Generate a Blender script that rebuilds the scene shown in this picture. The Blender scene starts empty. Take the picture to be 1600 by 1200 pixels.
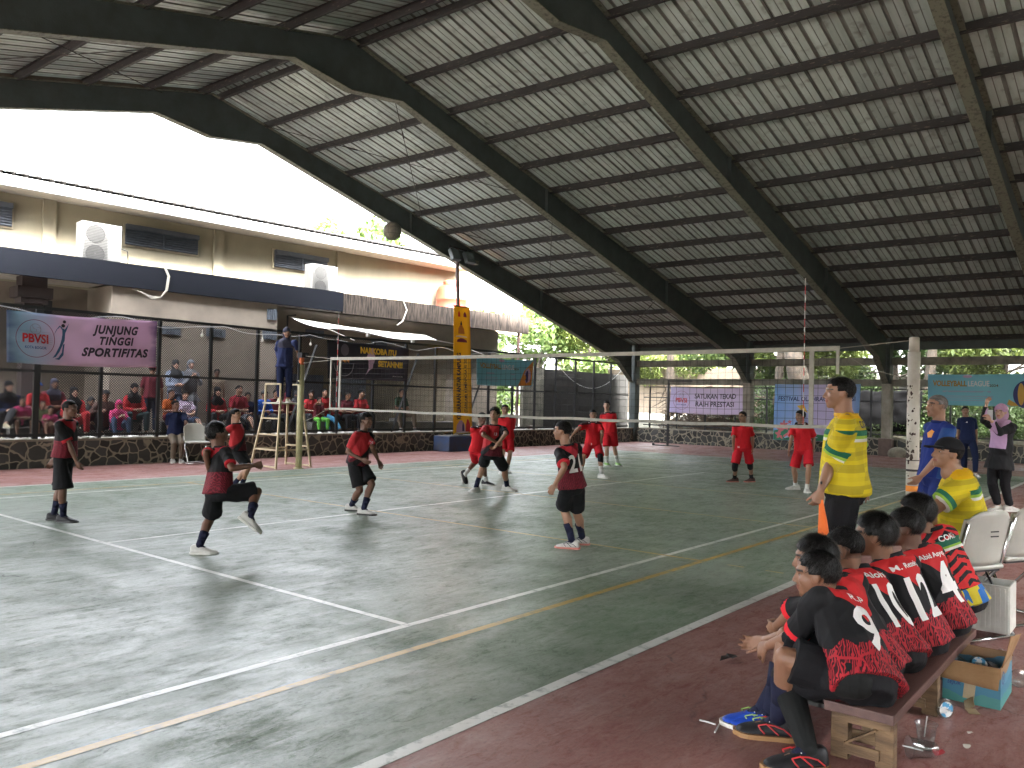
import bpy, bmesh, math, random
import numpy as np
from mathutils import Vector, Matrix, noise
from mathutils.bvhtree import BVHTree
random.seed(7); RNG = np.random.default_rng(7)
R_ = math.radians
SC = bpy.context.scene
COL = SC.collection

# ------------------------------------------------------------------ camera
YAW, PITCH, ROLL = 0.677984305, 0.0207694318, 0.0244770275
CAM = np.array([-10.1122445, -7.90501357, 1.44176950]); FPX = 1286.93582
_f = np.array([math.cos(YAW)*math.cos(PITCH), math.sin(YAW)*math.cos(PITCH), math.sin(PITCH)])
_r = np.array([math.sin(YAW), -math.cos(YAW), 0.0]); _u = np.cross(_r, _f)
CR = _r*math.cos(ROLL)+_u*math.sin(ROLL); CU = -_r*math.sin(ROLL)+_u*math.cos(ROLL); CF = _f
cd = bpy.data.cameras.new('camera'); cam = bpy.data.objects.new('camera', cd); COL.objects.link(cam)
cd.sensor_width = 36.0; cd.lens = FPX/1600*36.0; cd.clip_end = 600; cd.clip_start = 0.05
mw = Matrix.Identity(4)
for i in range(3):
    mw[i][0] = CR[i]; mw[i][1] = CU[i]; mw[i][2] = -CF[i]; mw[i][3] = CAM[i]
cam.matrix_world = mw
SC.camera = cam

# ------------------------------------------------------------------ sky, sun, exposure
SUN_EL, SUN_AZ = R_(47), R_(-104)     # azimuth measured from +X towards +Y: hazy sun high above the near side of the shelter
w = bpy.data.worlds.new("World"); SC.world = w; w.use_nodes = True
nt = w.node_tree; nt.nodes.clear()
sky = nt.nodes.new('ShaderNodeTexSky'); sky.sky_type = 'NISHITA'; sky.sun_disc = False
sky.sun_elevation = SUN_EL; sky.sun_rotation = R_(90)-SUN_AZ; sky.air_density = 1.0; sky.dust_density = 5.0; sky.ozone_density = 1.0
hs = nt.nodes.new('ShaderNodeHueSaturation'); hs.inputs['Saturation'].default_value = 0.22; hs.inputs['Value'].default_value = 1.7
bg = nt.nodes.new('ShaderNodeBackground'); bg.inputs['Strength'].default_value = 0.15
wo = nt.nodes.new('ShaderNodeOutputWorld')
nt.links.new(sky.outputs[0], hs.inputs['Color']); nt.links.new(hs.outputs[0], bg.inputs[0]); nt.links.new(bg.outputs[0], wo.inputs[0])
sd = bpy.data.lights.new('sun', 'SUN'); sd.energy = 1.8; sd.angle = R_(9); sd.color = (1.0, 0.97, 0.92)
so = bpy.data.objects.new('sun', sd); COL.objects.link(so)
sdir = Vector((math.cos(SUN_EL)*math.cos(SUN_AZ), math.cos(SUN_EL)*math.sin(SUN_AZ), math.sin(SUN_EL)))
so.rotation_euler = sdir.to_track_quat('Z', 'Y').to_euler()
SC.view_settings.view_transform = 'Standard'; SC.view_settings.look = 'None'
SC.view_settings.exposure = 4.7; SC.view_settings.gamma = 1.0
SC.cycles.use_denoising = True
SC.cycles.max_bounces = 8; SC.cycles.diffuse_bounces = 5; SC.cycles.glossy_bounces = 3; SC.cycles.transparent_max_bounces = 12
SC.cycles.caustics_reflective = False; SC.cycles.caustics_refractive = False
SC.cycles.sample_clamp_indirect = 8

# ------------------------------------------------------------------ measuring helpers (photo pixel -> place in the world)
def ray(px, py):
    d = CF + CR*(px-800)/FPX - CU*(py-600)/FPX
    return d
def at_z(px, py, z=0.0):
    d = ray(px, py); return CAM + d*((z-CAM[2])/d[2])
def at_X(px, py, X):
    d = ray(px, py); return CAM + d*((X-CAM[0])/d[0])
def at_Y(px, py, Y):
    d = ray(px, py); return CAM + d*((Y-CAM[1])/d[1])
def at_d(px, py, D):
    return CAM + ray(px, py)*D
def depth(p): return float((np.asarray(p)-CAM) @ CF)
def to_px(p):
    q = np.asarray(p)-CAM; z = q@CF; return np.array([800+FPX*(q@CR)/z, 600-FPX*(q@CU)/z])
FH = np.array([math.cos(YAW), math.sin(YAW), 0.0]); RH = _r; UP = np.array([0, 0, 1.0])
def cdir(a):   # heading relative to the camera: 0 faces it, 90 faces picture-right, -90 picture-left, 180 away
    a = R_(a); v = -math.cos(a)*FH + math.sin(a)*RH; return v/np.linalg.norm(v)
def nrm(v):
    v = np.asarray(v, float); n = np.linalg.norm(v); return v/n if n > 1e-9 else v

# ------------------------------------------------------------------ materials
MATS = {}
def srgb(h):
    h = h.lstrip('#'); c = [int(h[i:i+2], 16)/255 for i in (0, 2, 4)]
    return tuple(x/12.92 if x <= .04045 else ((x+.055)/1.055)**2.4 for x in c)
def nmat(name):
    m = bpy.data.materials.new(name); m.use_nodes = True; t = m.node_tree
    return m, t, t.nodes['Principled BSDF'], t.nodes.new, t.links.new
def M(name, col, rough=.6, metal=0.0, var=.12, scale=6.0, bump=.0, bscale=40.0, spec=.5, col2=None, lo=.35, hi=.65, stretch=None, coord='Object'):
    """one surface: base colour mottled by noise towards col2 (or darker), with an optional bump"""
    if name in MATS: return MATS[name]
    m, t, b, N, L = nmat(name)
    b.inputs['Roughness'].default_value = rough; b.inputs['Metallic'].default_value = metal
    b.inputs['Specular IOR Level'].default_value = spec
    tc = N('ShaderNodeTexCoord'); mp = N('ShaderNodeMapping'); L(tc.outputs[coord], mp.inputs[0])
    if stretch: mp.inputs['Scale'].default_value = stretch
    nz = N('ShaderNodeTexNoise'); nz.inputs['Scale'].default_value = scale; nz.inputs['Detail'].default_value = 6; nz.inputs['Roughness'].default_value = .62
    L(mp.outputs[0], nz.inputs['Vector'])
    mr = N('ShaderNodeMapRange'); mr.inputs['From Min'].default_value = lo; mr.inputs['From Max'].default_value = hi
    L(nz.outputs['Fac'], mr.inputs['Value'])
    mx = N('ShaderNodeMix'); mx.data_type = 'RGBA'
    c2 = col2 if col2 else tuple(x*(1-var*2) for x in col)
    mx.inputs[6].default_value = (*col, 1); mx.inputs[7].default_value = (*c2, 1)
    L(mr.outputs[0], mx.inputs[0]); L(mx.outputs[2], b.inputs['Base Color'])
    if bump:
        n2 = N('ShaderNodeTexNoise'); n2.inputs['Scale'].default_value = bscale; n2.inputs['Detail'].default_value = 5; L(mp.outputs[0], n2.inputs['Vector'])
        bp = N('ShaderNodeBump'); bp.inputs['Strength'].default_value = bump; bp.inputs['Distance'].default_value = .02
        L(n2.outputs['Fac'], bp.inputs['Height']); L(bp.outputs[0], b.inputs['Normal'])
    MATS[name] = m; return m

# ------------------------------------------------------------------ mesh helpers
class G:
    """collects vertices and faces of one mesh"""
    def __init__(s): s.v = []; s.f = []; s.m = []; s.mi = 0
    def add(s, vs, fs):
        o = len(s.v); s.v.extend([tuple(map(float, x)) for x in vs]); s.f.extend([tuple(i+o for i in f) for f in fs]); s.m.extend([s.mi]*len(fs)); return s
    def box(s, c, size, ax=None):
        c = np.asarray(c, float); X, Y, Z = ax if ax is not None else (np.array([1., 0, 0]), np.array([0, 1., 0]), UP)
        X, Y, Z = np.asarray(X, float), np.asarray(Y, float), np.asarray(Z, float)
        hx, hy, hz = [k/2 for k in size]
        vs = [c+X*(i*hx)+Y*(j*hy)+Z*(k*hz) for k in (-1, 1) for j in (-1, 1) for i in (-1, 1)]
        return s.add(vs, [(0, 2, 3, 1), (4, 5, 7, 6), (0, 1, 5, 4), (2, 6, 7, 3), (0, 4, 6, 2), (1, 3, 7, 5)])
    def bb(s, lo, hi):
        lo = np.asarray(lo, float); hi = np.asarray(hi, float); return s.box((lo+hi)/2, hi-lo)
    def beam(s, a, b, w, h, up=UP):
        a = np.asarray(a, float); b = np.asarray(b, float); d = nrm(b-a); sd_ = np.cross(d, up)
        if np.linalg.norm(sd_) < 1e-4: sd_ = np.array([1., 0, 0])
        sd_ = nrm(sd_); u2 = np.cross(sd_, d)
        return s.box((a+b)/2, (np.linalg.norm(b-a), w, h), (d, sd_, u2))
    def rings(s, rs, cap=True):
        n = len(rs[0]); o = len(s.v); fs = []
        for k in range(len(rs)-1):
            for i in range(n): fs.append((k*n+i, k*n+(i+1) % n, (k+1)*n+(i+1) % n, (k+1)*n+i))
        if cap: fs.append(tuple(range(n))[::-1]); fs.append(tuple((len(rs)-1)*n+i for i in range(n)))
        vs = [p for r in rs for p in r]
        return s.add(vs, fs)
    def tube(s, pts, r, n=8, cap=True):
        pts = [np.asarray(p, float) for p in pts]; rs = r if hasattr(r, '__len__') else [r]*len(pts)
        out = []; ref = None
        for i, p in enumerate(pts):
            t = nrm(pts[min(i+1, len(pts)-1)]-pts[max(i-1, 0)])
            if ref is None:
                ref = np.cross(t, UP if abs(t[2]) < .9 else np.array([1., 0, 0]))
            a = nrm(ref-t*(ref@t)); b = np.cross(t, a); ref = a
            out.append([p+(a*math.cos(2*math.pi*k/n)+b*math.sin(2*math.pi*k/n))*rs[i] for k in range(n)])
        return s.rings(out, cap)
    def lathe(s, c, prof, n=24, ax=(0, 0, 1), cap=False):
        c = np.asarray(c, float); ax = nrm(ax); a = nrm(np.cross(ax, (1, 0, 0) if abs(ax[0]) < .8 else (0, 1, 0))); b = np.cross(ax, a)
        return s.rings([[c+ax*z+(a*math.cos(2*math.pi*k/n)+b*math.sin(2*math.pi*k/n))*r for k in range(n)] for r, z in prof], cap)
    def ell(s, c, rad, ax=None, nu=12, nv=8):
        c = np.asarray(c, float); X, Y, Z = ax if ax is not None else (np.array([1., 0, 0]), np.array([0, 1., 0]), UP)
        rs = []
        for j in range(1, nv):
            ph = math.pi*j/nv-math.pi/2
            rs.append([c+X*(rad[0]*math.cos(ph)*math.cos(2*math.pi*i/nu))+Y*(rad[1]*math.cos(ph)*math.sin(2*math.pi*i/nu))+Z*(rad[2]*math.sin(ph)) for i in range(nu)])
        o = len(s.v); vs = [c-Z*rad[2]]+[p for r in rs for p in r]+[c+Z*rad[2]]; fs = []
        for i in range(nu): fs.append((0, 1+(i+1) % nu, 1+i))
        for k in range(len(rs)-1):
            for i in range(nu): fs.append((1+k*nu+i, 1+k*nu+(i+1) % nu, 1+(k+1)*nu+(i+1) % nu, 1+(k+1)*nu+i))
        L_ = 1+(len(rs)-1)*nu
        for i in range(nu): fs.append((L_+i, L_+(i+1) % nu, len(vs)-1))
        return s.add(vs, fs)
    def ball(s, c, r, nu=10, nv=7): return s.ell(c, (r, r, r), None, nu, nv)
    def chain(s, pts, rs, n=12, endcap=(True, True)):
        """tapered limb: frusta with balls at the joints, meant to be fused by remeshing"""
        for i, (p, r) in enumerate(zip(pts, rs)):
            if (i == 0 and not endcap[0]) or (i == len(pts)-1 and not endcap[1]): continue
            s.ball(p, r, n, max(6, n//2+2))
        for i in range(len(pts)-1): s.tube([pts[i], pts[i+1]], [rs[i], rs[i+1]], n)
        return s
    def mesh(s, name):
        me = bpy.data.meshes.new(name); me.from_pydata(s.v, [], s.f)
        if any(s.m): me.polygons.foreach_set('material_index', s.m)
        me.update(); return me
    def obj(s, name, mats, parent=None, smooth=False, bevel=0.0):
        me = s.mesh(name); return mobj(me, name, mats, parent, smooth, bevel)
def mobj(me, name, mats, parent=None, smooth=False, bevel=0.0):
    o = bpy.data.objects.new(name, me); COL.objects.link(o)
    for m in (mats if isinstance(mats, (list, tuple)) else [mats]): me.materials.append(m)
    if smooth: me.polygons.foreach_set('use_smooth', [True]*len(me.polygons))
    if bevel:
        b = o.modifiers.new('bevel', 'BEVEL'); b.width = bevel; b.segments = 2; b.limit_method = 'ANGLE'
    if parent is not None:
        o.parent = parent; o.matrix_parent_inverse = parent.matrix_world.inverted() if False else Matrix.Translation(-Vector(parent.location))
    return o
def tag(o, label, cat, group=None, kind=None):
    o['label'] = label; o['category'] = cat
    if group: o['group'] = group
    if kind: o['kind'] = kind
    return o
def thing(name, label, cat, loc=(0, 0, 0), group=None, kind=None):
    o = bpy.data.objects.new(name, None); COL.objects.link(o); o.location = Vector([float(x) for x in loc]); o.empty_display_size = .2
    return tag(o, label, cat, group, kind)
def struct(o): o['kind'] = 'structure'; return o

def remeshed(g, voxel, smooth=4, fac=.5):
    """fuse the collected closed pieces into one continuous surface"""
    me = g.mesh('tmp'); o = bpy.data.objects.new('tmp', me); COL.objects.link(o)
    r = o.modifiers.new('r', 'REMESH'); r.mode = 'VOXEL'; r.voxel_size = voxel; r.use_smooth_shade = True
    if smooth:
        s_ = o.modifiers.new('s', 'SMOOTH'); s_.factor = fac; s_.iterations = smooth
    dg = bpy.context.evaluated_depsgraph_get(); dg.update()
    out = bpy.data.meshes.new_from_object(o.evaluated_get(dg))
    bpy.data.objects.remove(o); bpy.data.meshes.remove(me)
    return out
def verts_of(me):
    a = np.empty(len(me.vertices)*3); me.vertices.foreach_get('co', a); return a.reshape(-1, 3)
def normals_of(me):
    a = np.empty(len(me.vertices)*3); me.vertices.foreach_get('normal', a); return a.reshape(-1, 3)
def set_verts(me, v): me.vertices.foreach_set('co', v.ravel()); me.update()
def attr_v(me, name, data):
    a = me.attributes.new(name, 'FLOAT_VECTOR', 'POINT'); a.data.foreach_set('vector', np.asarray(data, dtype=np.float32).ravel())
def folds(v, n, seed, amp, freq=14.0, stretch=(1, 1, .45)):
    rg = np.random.default_rng(seed); q = v*np.array(stretch); d = np.zeros(len(v))
    for k in range(5):
        k1 = rg.normal(size=3); k1 /= np.linalg.norm(k1); k2 = rg.normal(size=3)
        fr = freq*(.7+.5*k)
        d += (1-np.abs(np.sin(q@k1*fr+rg.uniform(0, 6)+1.4*np.sin(q@k2*freq*.35+rg.uniform(0, 6)))))**1.6/(1+.6*k)
    d -= d.mean()
    return v+n*(d*amp)[:, None]
def smooth_all(me): me.polygons.foreach_set('use_smooth', [True]*len(me.polygons))

def text_mesh(txt, size, bold=.0, shear=0.0, sx=1.0, spacing=1.0, align='CENTER', line=1.0, fine=None, extr=0.0):
    c = bpy.data.curves.new('txt', 'FONT'); c.body = txt; c.size = size; c.align_x = align; c.align_y = 'CENTER'; c.offset = bold*size
    c.shear = shear; c.space_character = spacing; c.space_line = line; c.resolution_u = 3; c.fill_mode = 'FRONT' if not extr else 'BOTH'; c.extrude = extr
    o = bpy.data.objects.new('txt', c); COL.objects.link(o)
    dg = bpy.context.evaluated_depsgraph_get(); dg.update(); me = bpy.data.meshes.new_from_object(o.evaluated_get(dg))
    bpy.data.objects.remove(o); bpy.data.curves.remove(c)
    bm = bmesh.new(); bm.from_mesh(me); bpy.data.meshes.remove(me)
    bmesh.ops.remove_doubles(bm, verts=bm.verts, dist=size*.002)
    bmesh.ops.triangulate(bm, faces=bm.faces)
    if fine:
        for _ in range(5):
            es = [e for e in bm.edges if e.calc_length() > fine]
            if not es: break
            bmesh.ops.subdivide_edges(bm, edges=es, cuts=1); bmesh.ops.triangulate(bm, faces=[f for f in bm.faces if len(f.verts) > 3])
    V = np.array([v.co[:] for v in bm.verts]).reshape(-1, 3); F = [tuple(v.index for v in f.verts) for f in bm.faces]
    bm.free()
    V[:, 0] *= sx
    return V, F
def flat_shape(pts, fine=.03):
    """fill a 2-D outline and cut it finely; returns V, F in the plane"""
    bm = bmesh.new(); vs = [bm.verts.new((x, y, 0)) for x, y in pts]; bm.faces.new(vs); bm.normal_update()
    bmesh.ops.triangulate(bm, faces=bm.faces)
    for _ in range(4):
        es = [e for e in bm.edges if e.calc_length() > fine]
        if not es: break
        bmesh.ops.subdivide_edges(bm, edges=es, cuts=1); bmesh.ops.triangulate(bm, faces=[f for f in bm.faces if len(f.verts) > 3])
    bm.verts.index_update()
    V = np.array([v.co[:] for v in bm.verts]).reshape(-1, 3); F = [tuple(v.index for v in f.verts) for f in bm.faces]; bm.free()
    return V, F
def circ(cx, cy, r, n=32, ry=None): return [(cx+r*math.cos(2*math.pi*k/n), cy+(ry or r)*math.sin(2*math.pi*k/n)) for k in range(n)]
def ring2d(cx, cy, r0, r1, n=40):
    V = []; F = []
    for k in range(n):
        a = 2*math.pi*k/n; V += [(cx+r0*math.cos(a), cy+r0*math.sin(a), 0), (cx+r1*math.cos(a), cy+r1*math.sin(a), 0)]
        j = (k+1) % n; F += [(2*k, 2*k+1, 2*j+1, 2*j)]
    return np.array(V), F


# ================================================================== SETTING
# ---- floor paint
def floor_mat(name, c1, c2, c3, rmin, rmax):
    m, t, b, N, L = nmat(name)
    tc = N('ShaderNodeTexCoord')
    def noise_(sc, det=8, rough=.6, vec=None, dist=0):
        n = N('ShaderNodeTexNoise'); n.inputs['Scale'].default_value = sc; n.inputs['Detail'].default_value = det; n.inputs['Roughness'].default_value = rough; n.inputs['Distortion'].default_value = dist
        L(vec if vec is not None else tc.outputs['Object'], n.inputs['Vector']); return n.outputs['Fac']
    def rng(x, a, b_, c=0., d=1.):
        r = N('ShaderNodeMapRange'); r.inputs['From Min'].default_value = a; r.inputs['From Max'].default_value = b_; r.inputs['To Min'].default_value = c; r.inputs['To Max'].default_value = d
        L(x, r.inputs['Value']); return r.outputs[0]
    def mixc(f, a, b_):
        x = N('ShaderNodeMix'); x.data_type = 'RGBA'; L(f, x.inputs[0])
        for k, v in ((6, a), (7, b_)):
            if isinstance(v, tuple): x.inputs[k].default_value = (*v, 1)
            else: L(v, x.inputs[k])
        return x.outputs[2]
    mp = N('ShaderNodeMapping'); mp.inputs['Rotation'].default_value = (0, 0, .5); mp.inputs['Scale'].default_value = (.8, 2.4, 1); L(tc.outputs['Object'], mp.inputs[0])
    c = mixc(rng(noise_(.7, 9, .65), .42, .62), c1, c2)
    c = mixc(rng(noise_(2.3, 9, .7, mp.outputs[0], .6), .52, .72, 0, .8), c, c3)
    c = mixc(rng(noise_(60, 6, .8), .45, .75, 0, .35), c, tuple(min(1, x*1.9) for x in c1))
    c = mixc(rng(noise_(26, 6, .7), .58, .72, 0, .6), c, tuple(x*.35 for x in c1))
    c = mixc(rng(noise_(5.5, 10, .75, mp.outputs[0], 1.0), .60, .70, 0, .7), c, tuple(x*.3 for x in c1))
    # hairline cracks
    mpc = N('ShaderNodeMapping'); L(tc.outputs['Object'], mpc.inputs[0])
    nw = N('ShaderNodeTexNoise'); nw.inputs['Scale'].default_value = 1.6; nw.inputs['Detail'].default_value = 8; L(tc.outputs['Object'], nw.inputs['Vector'])
    av = N('ShaderNodeVectorMath'); av.operation = 'MULTIPLY_ADD'; L(nw.outputs['Color'], av.inputs[0]); av.inputs[1].default_value = (1.2, 1.2, 0); L(tc.outputs['Object'], av.inputs[2])
    vo = N('ShaderNodeTexVoronoi'); vo.feature = 'DISTANCE_TO_EDGE'; vo.inputs['Scale'].default_value = .33; L(av.outputs[0], vo.inputs['Vector'])
    crack = rng(vo.outputs['Distance'], .0, .005, .9, 0)
    gate = rng(noise_(.9, 6), .50, .60)
    mm = N('ShaderNodeMath'); mm.operation = 'MULTIPLY'; L(crack, mm.inputs[0]); L(gate, mm.inputs[1])
    c = mixc(mm.outputs[0], c, tuple(x*.25 for x in c1))
    c = mixc(rng(noise_(5, 15, .85, mp.outputs[0], 1.2), .56, .66, 0, .75), c, tuple(x*.32 for x in c1))
    L(c, b.inputs['Base Color'])
    r = rng(noise_(1.7, 9, .7, mp.outputs[0], .8), .35, .68, rmin, rmax)
    L(r, b.inputs['Roughness'])
    sa = rng(noise_(2.6, 14, .8, mp.outputs[0], .5), .44, .58, .85, .42); sb = rng(noise_(9, 12, .8, mp.outputs[0], .4), .50, .64, 1.0, .45)
    sm_ = N('ShaderNodeMath'); sm_.operation = 'MULTIPLY'; L(sa, sm_.inputs[0]); L(sb, sm_.inputs[1]); L(sm_.outputs[0], b.inputs['Specular IOR Level'])
    bp = N('ShaderNodeBump'); bp.inputs['Strength'].default_value = .16; bp.inputs['Distance'].default_value = .004
    L(noise_(22, 10, .75), bp.inputs['Height']); L(bp.outputs[0], b.inputs['Normal'])
    # dry dust and scuffs without any sheen
    df = N('ShaderNodeBsdfDiffuse'); L(c, df.inputs['Color']); da = rng(noise_(1.3, 15, .74, None, .3), .46, .66, 0, .50); db = rng(noise_(6, 14, .82, mp.outputs[0], 1.0), .50, .64, 0, .7); dc = rng(noise_(34, 8, .8), .48, .70, 0, .35)
    m1 = N('ShaderNodeMath'); m1.operation = 'ADD'; L(da, m1.inputs[0]); L(db, m1.inputs[1]); m2_ = N('ShaderNodeMath'); m2_.operation = 'ADD'; m2_.use_clamp = True; L(m1.outputs[0], m2_.inputs[0]); L(dc, m2_.inputs[1])
    m3_ = N('ShaderNodeMath'); m3_.operation = 'MINIMUM'; L(m2_.outputs[0], m3_.inputs[0]); m3_.inputs[1].default_value = .85
    ms = N('ShaderNodeMixShader'); L(m3_.outputs[0], ms.inputs[0]); L(b.outputs[0], ms.inputs[1]); L(df.outputs[0], ms.inputs[2]); L(ms.outputs[0], t.nodes['Material Output'].inputs[0])
    return m
MG = floor_mat('court_green', (.118, .155, .108), (.175, .205, .165), (.26, .27, .24), .33, .47)
MRD = floor_mat('court_red', (.20, .090, .078), (.26, .135, .118), (.31, .21, .185), .36, .56)
def line_mat(name, col, under):
    return M(name, col, rough=.37, spec=.5, scale=11, col2=under, lo=.52, hi=.72, bump=.1, bscale=30)
MLW = line_mat('line_white', (.56, .56, .52), (.17, .20, .17)); MLY = line_mat('line_yellow', (.40, .25, .045), (.14, .15, .10))
g = G(); g.bb((-21, -9.6, -.5), (17.72, 8.33, 0)); struct(g.obj('court_surround_ground', MRD))
g = G(); g.add([(-11.94, -5.5, .0012), (11.94, -5.5, .0012), (11.94, 5.5, .0012), (-11.94, 5.5, .0012)], [(0, 1, 2, 3)]); struct(g.obj('court_ground', MG))
def strip(g, x0, y0, x1, y1, w_, z=.008):
    z = .0022+(z-.008)*.35; a = np.array([x0, y0, z]); b = np.array([x1, y1, z]); d = nrm(b-a); n = np.array([-d[1], d[0], 0])*w_/2
    k = max(1, int(np.linalg.norm(b-a)/1.0)); vs = []
    for i in range(k+1):
        q = a+(b-a)*i/k; j = RNG.normal()*.002; vs += [q-n+n*j, q+n+n*j]
    g.add(vs, [(2*i, 2*i+2, 2*i+3, 2*i+1) for i in range(k)])
g = G()
for y in (-5.46, 5.46): strip(g, -11.94, y, 11.94, y, .075 if y < 0 else .05)
for y in (-4.115, 4.115): strip(g, -11.85, y, 11.85, y, .055, .0085)
for x in (-6.4, 6.4): strip(g, x, -4.08, x, 4.08, .05, .009)
strip(g, -6.37, 0, 6.37, 0, .05, .0085)
struct(g.obj('court_line_markings', MLW))
g = G(); strip(g, -9, -4.5, 9, -4.5, .055, .010); strip(g, -9, 4.5, 9, 4.5, .045, .010)
for x in (-9, -3, 0, 3, 9): strip(g, x, -4.47, x, 4.47, .045, .0115)
strip(g, -3.0, -4.74, -3.0, -4.9, .035, .0105); strip(g, -3.0, -5.1, -3.0, -5.26, .035, .0105)
struct(g.obj('court_yellow_markings', MLY))
# ---- ground outside
MEARTH = M('earth', (.045, .034, .024), rough=.95, scale=1.3, col2=(.02, .026, .012), bump=.6, bscale=9)
g = G(); N_ = 40
vs = []; fs = []
for j in range(N_+1):
    for i in range(N_+1):
        x = 17.95+(i/N_)**1.7*90; y = -60+120*j/N_
        z = .42+min(2.6, max(0, (x-19.0))*.36)*(1 if y < 7.0 else max(.0, 1-(y-7.0)/3)) + .25*noise.noise((x*.5, y*.5, 0))*min(1, (x-17.95)/2)
        vs.append((x, y, z))
for j in range(N_):
    for i in range(N_): a = j*(N_+1)+i; fs.append((a, a+1, a+N_+2, a+N_+1))
g.add(vs, fs); struct(g.obj('hill_slope', MEARTH, smooth=True))
g = G(); g.bb((-250, -250, -.9), (250, 250, -.35)); struct(g.obj('ground', MEARTH))
g = G(); V = []
for j in range(13):
    for i in range(41): V.append((-70+130*i/40, -20.5-1.0*j, -.3+.95*j+.5*noise.noise((i*.6, j*.7, 0))*(j > 0)))
g.add(V, [(j*41+i, j*41+i+1, (j+1)*41+i+1, (j+1)*41+i) for j in range(12) for i in range(40)]); struct(g.obj('light_block_bank', M('unseen_bank', (.014, .02, .010), rough=.95, scale=2, bump=.5), smooth=True))  # unseen dark bank added behind the camera to block light from there
g = G(); g.bb((-21, -20.2, -.5), (17.72, -9.6, -.002)); struct(g.obj('unseen_dark_ground', M('low_bounce_dark', (.035, .03, .025), rough=.95, scale=2, bump=.3)))  # out of view, made dark so it throws less light on the roof
MCONC = M('old_concrete', (.19, .18, .165), rough=.9, scale=2.2, col2=(.09, .088, .08), bump=.25)
MPAV = M('bounce_pale', (.42, .40, .36), rough=.9, scale=.8, col2=(.34, .32, .29), bump=.1)
g = G(); g.bb((-60, -12, -.3), (-21, 8.3, -.004)); struct(g.obj('bounce_pavement', MPAV))  # unseen pale ground added to bounce sunlight up under the roof
g = G(); g.bb((-30, 8.62, -.5), (17.4, 12.9, .5)); struct(g.obj('terrace_pavement', MCONC))

# ---- rubble walls with pale mortar
def stone_mat():
    m, t, b, N, L = nmat('rubble_stone')
    tc = N('ShaderNodeTexCoord'); n0 = N('ShaderNodeTexNoise'); n0.inputs['Scale'].default_value = 3.5; L(tc.outputs['Object'], n0.inputs['Vector'])
    av = N('ShaderNodeVectorMath'); av.operation = 'MULTIPLY_ADD'; L(n0.outputs['Color'], av.inputs[0]); av.inputs[1].default_value = (.18, .18, .18); L(tc.outputs['Object'], av.inputs[2])
    vo = N('ShaderNodeTexVoronoi'); vo.feature = 'DISTANCE_TO_EDGE'; vo.inputs['Scale'].default_value = 4.6; L(av.outputs[0], vo.inputs['Vector'])
    v2 = N('ShaderNodeTexVoronoi'); v2.inputs['Scale'].default_value = 4.6; L(av.outputs[0], v2.inputs['Vector'])
    r = N('ShaderNodeMapRange'); r.inputs['From Min'].default_value = .035; r.inputs['From Max'].default_value = .075; L(vo.outputs['Distance'], r.inputs['Value'])
    hs_ = N('ShaderNodeHueSaturation'); hs_.inputs['Color'].default_value = (.045, .047, .045, 1)
    mr = N('ShaderNodeMapRange'); mr.inputs['To Min'].default_value = .5; mr.inputs['To Max'].default_value = 1.7; L(v2.outputs['Color'], mr.inputs['Value']); L(mr.outputs[0], hs_.inputs['Value'])
    mx = N('ShaderNodeMix'); mx.data_type = 'RGBA'; mx.inputs[6].default_value = (.27, .25, .19, 1); L(hs_.outputs[0], mx.inputs[7]); L(r.outputs[0], mx.inputs[0]); L(mx.outputs[2], b.inputs['Base Color'])
    b.inputs['Roughness'].default_value = .85
    bp = N('ShaderNodeBump'); bp.inputs['Strength'].default_value = .8; bp.inputs['Distance'].default_value = .03; L(vo.outputs['Distance'], bp.inputs['Height']); L(bp.outputs[0], b.inputs['Normal'])
    return m
MST = stone_mat(); MCOP = M('mortar_coping', (.30, .28, .22), rough=.9, scale=4, col2=(.16, .15, .12), bump=.3)
def rubble_wall(label, lo, hi, cat='wall'):
    t = thing('stone_wall', label, cat, ((lo[0]+hi[0])/2, (lo[1]+hi[1])/2, lo[2]))
    g = G(); g.bb(lo, (hi[0], hi[1], hi[2]-.045)); g.obj('wall_body', MST, t)
    g = G(); g.bb((lo[0]-.0, lo[1]-.02, hi[2]-.045), (hi[0]+.0, hi[1]+.02, hi[2])); g.obj('coping', MCOP, t, bevel=.006)
    return t
rubble_wall('low rubble stone wall with pale mortar under the black mesh fence with the spectators', (-30, 8.35, -.3), (17.7, 8.62, .53))
rubble_wall('low rubble stone wall at the far end of the court between the shelter columns', (17.73, -19.5, -.3), (17.97, 8.62, .55))
# small litter on top of the wall
ML_ = M('litter_white', (.6, .58, .54), rough=.7); rr = random.Random(5)
for k in range(34):
    x = -4+20*rr.random(); s = .02+.03*rr.random(); g = G(); y = 8.46+.1*rr.random()
    g.ell((x, y, .53+s*.35), (s*1.6, s, s*.4), None, 7, 5)
    o = g.obj('litter_scrap', ML_); tag(o, 'crumpled pale scrap of litter lying on top of the stone wall under the fence', 'litter', 'scraps of litter on the stone wall')

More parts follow.
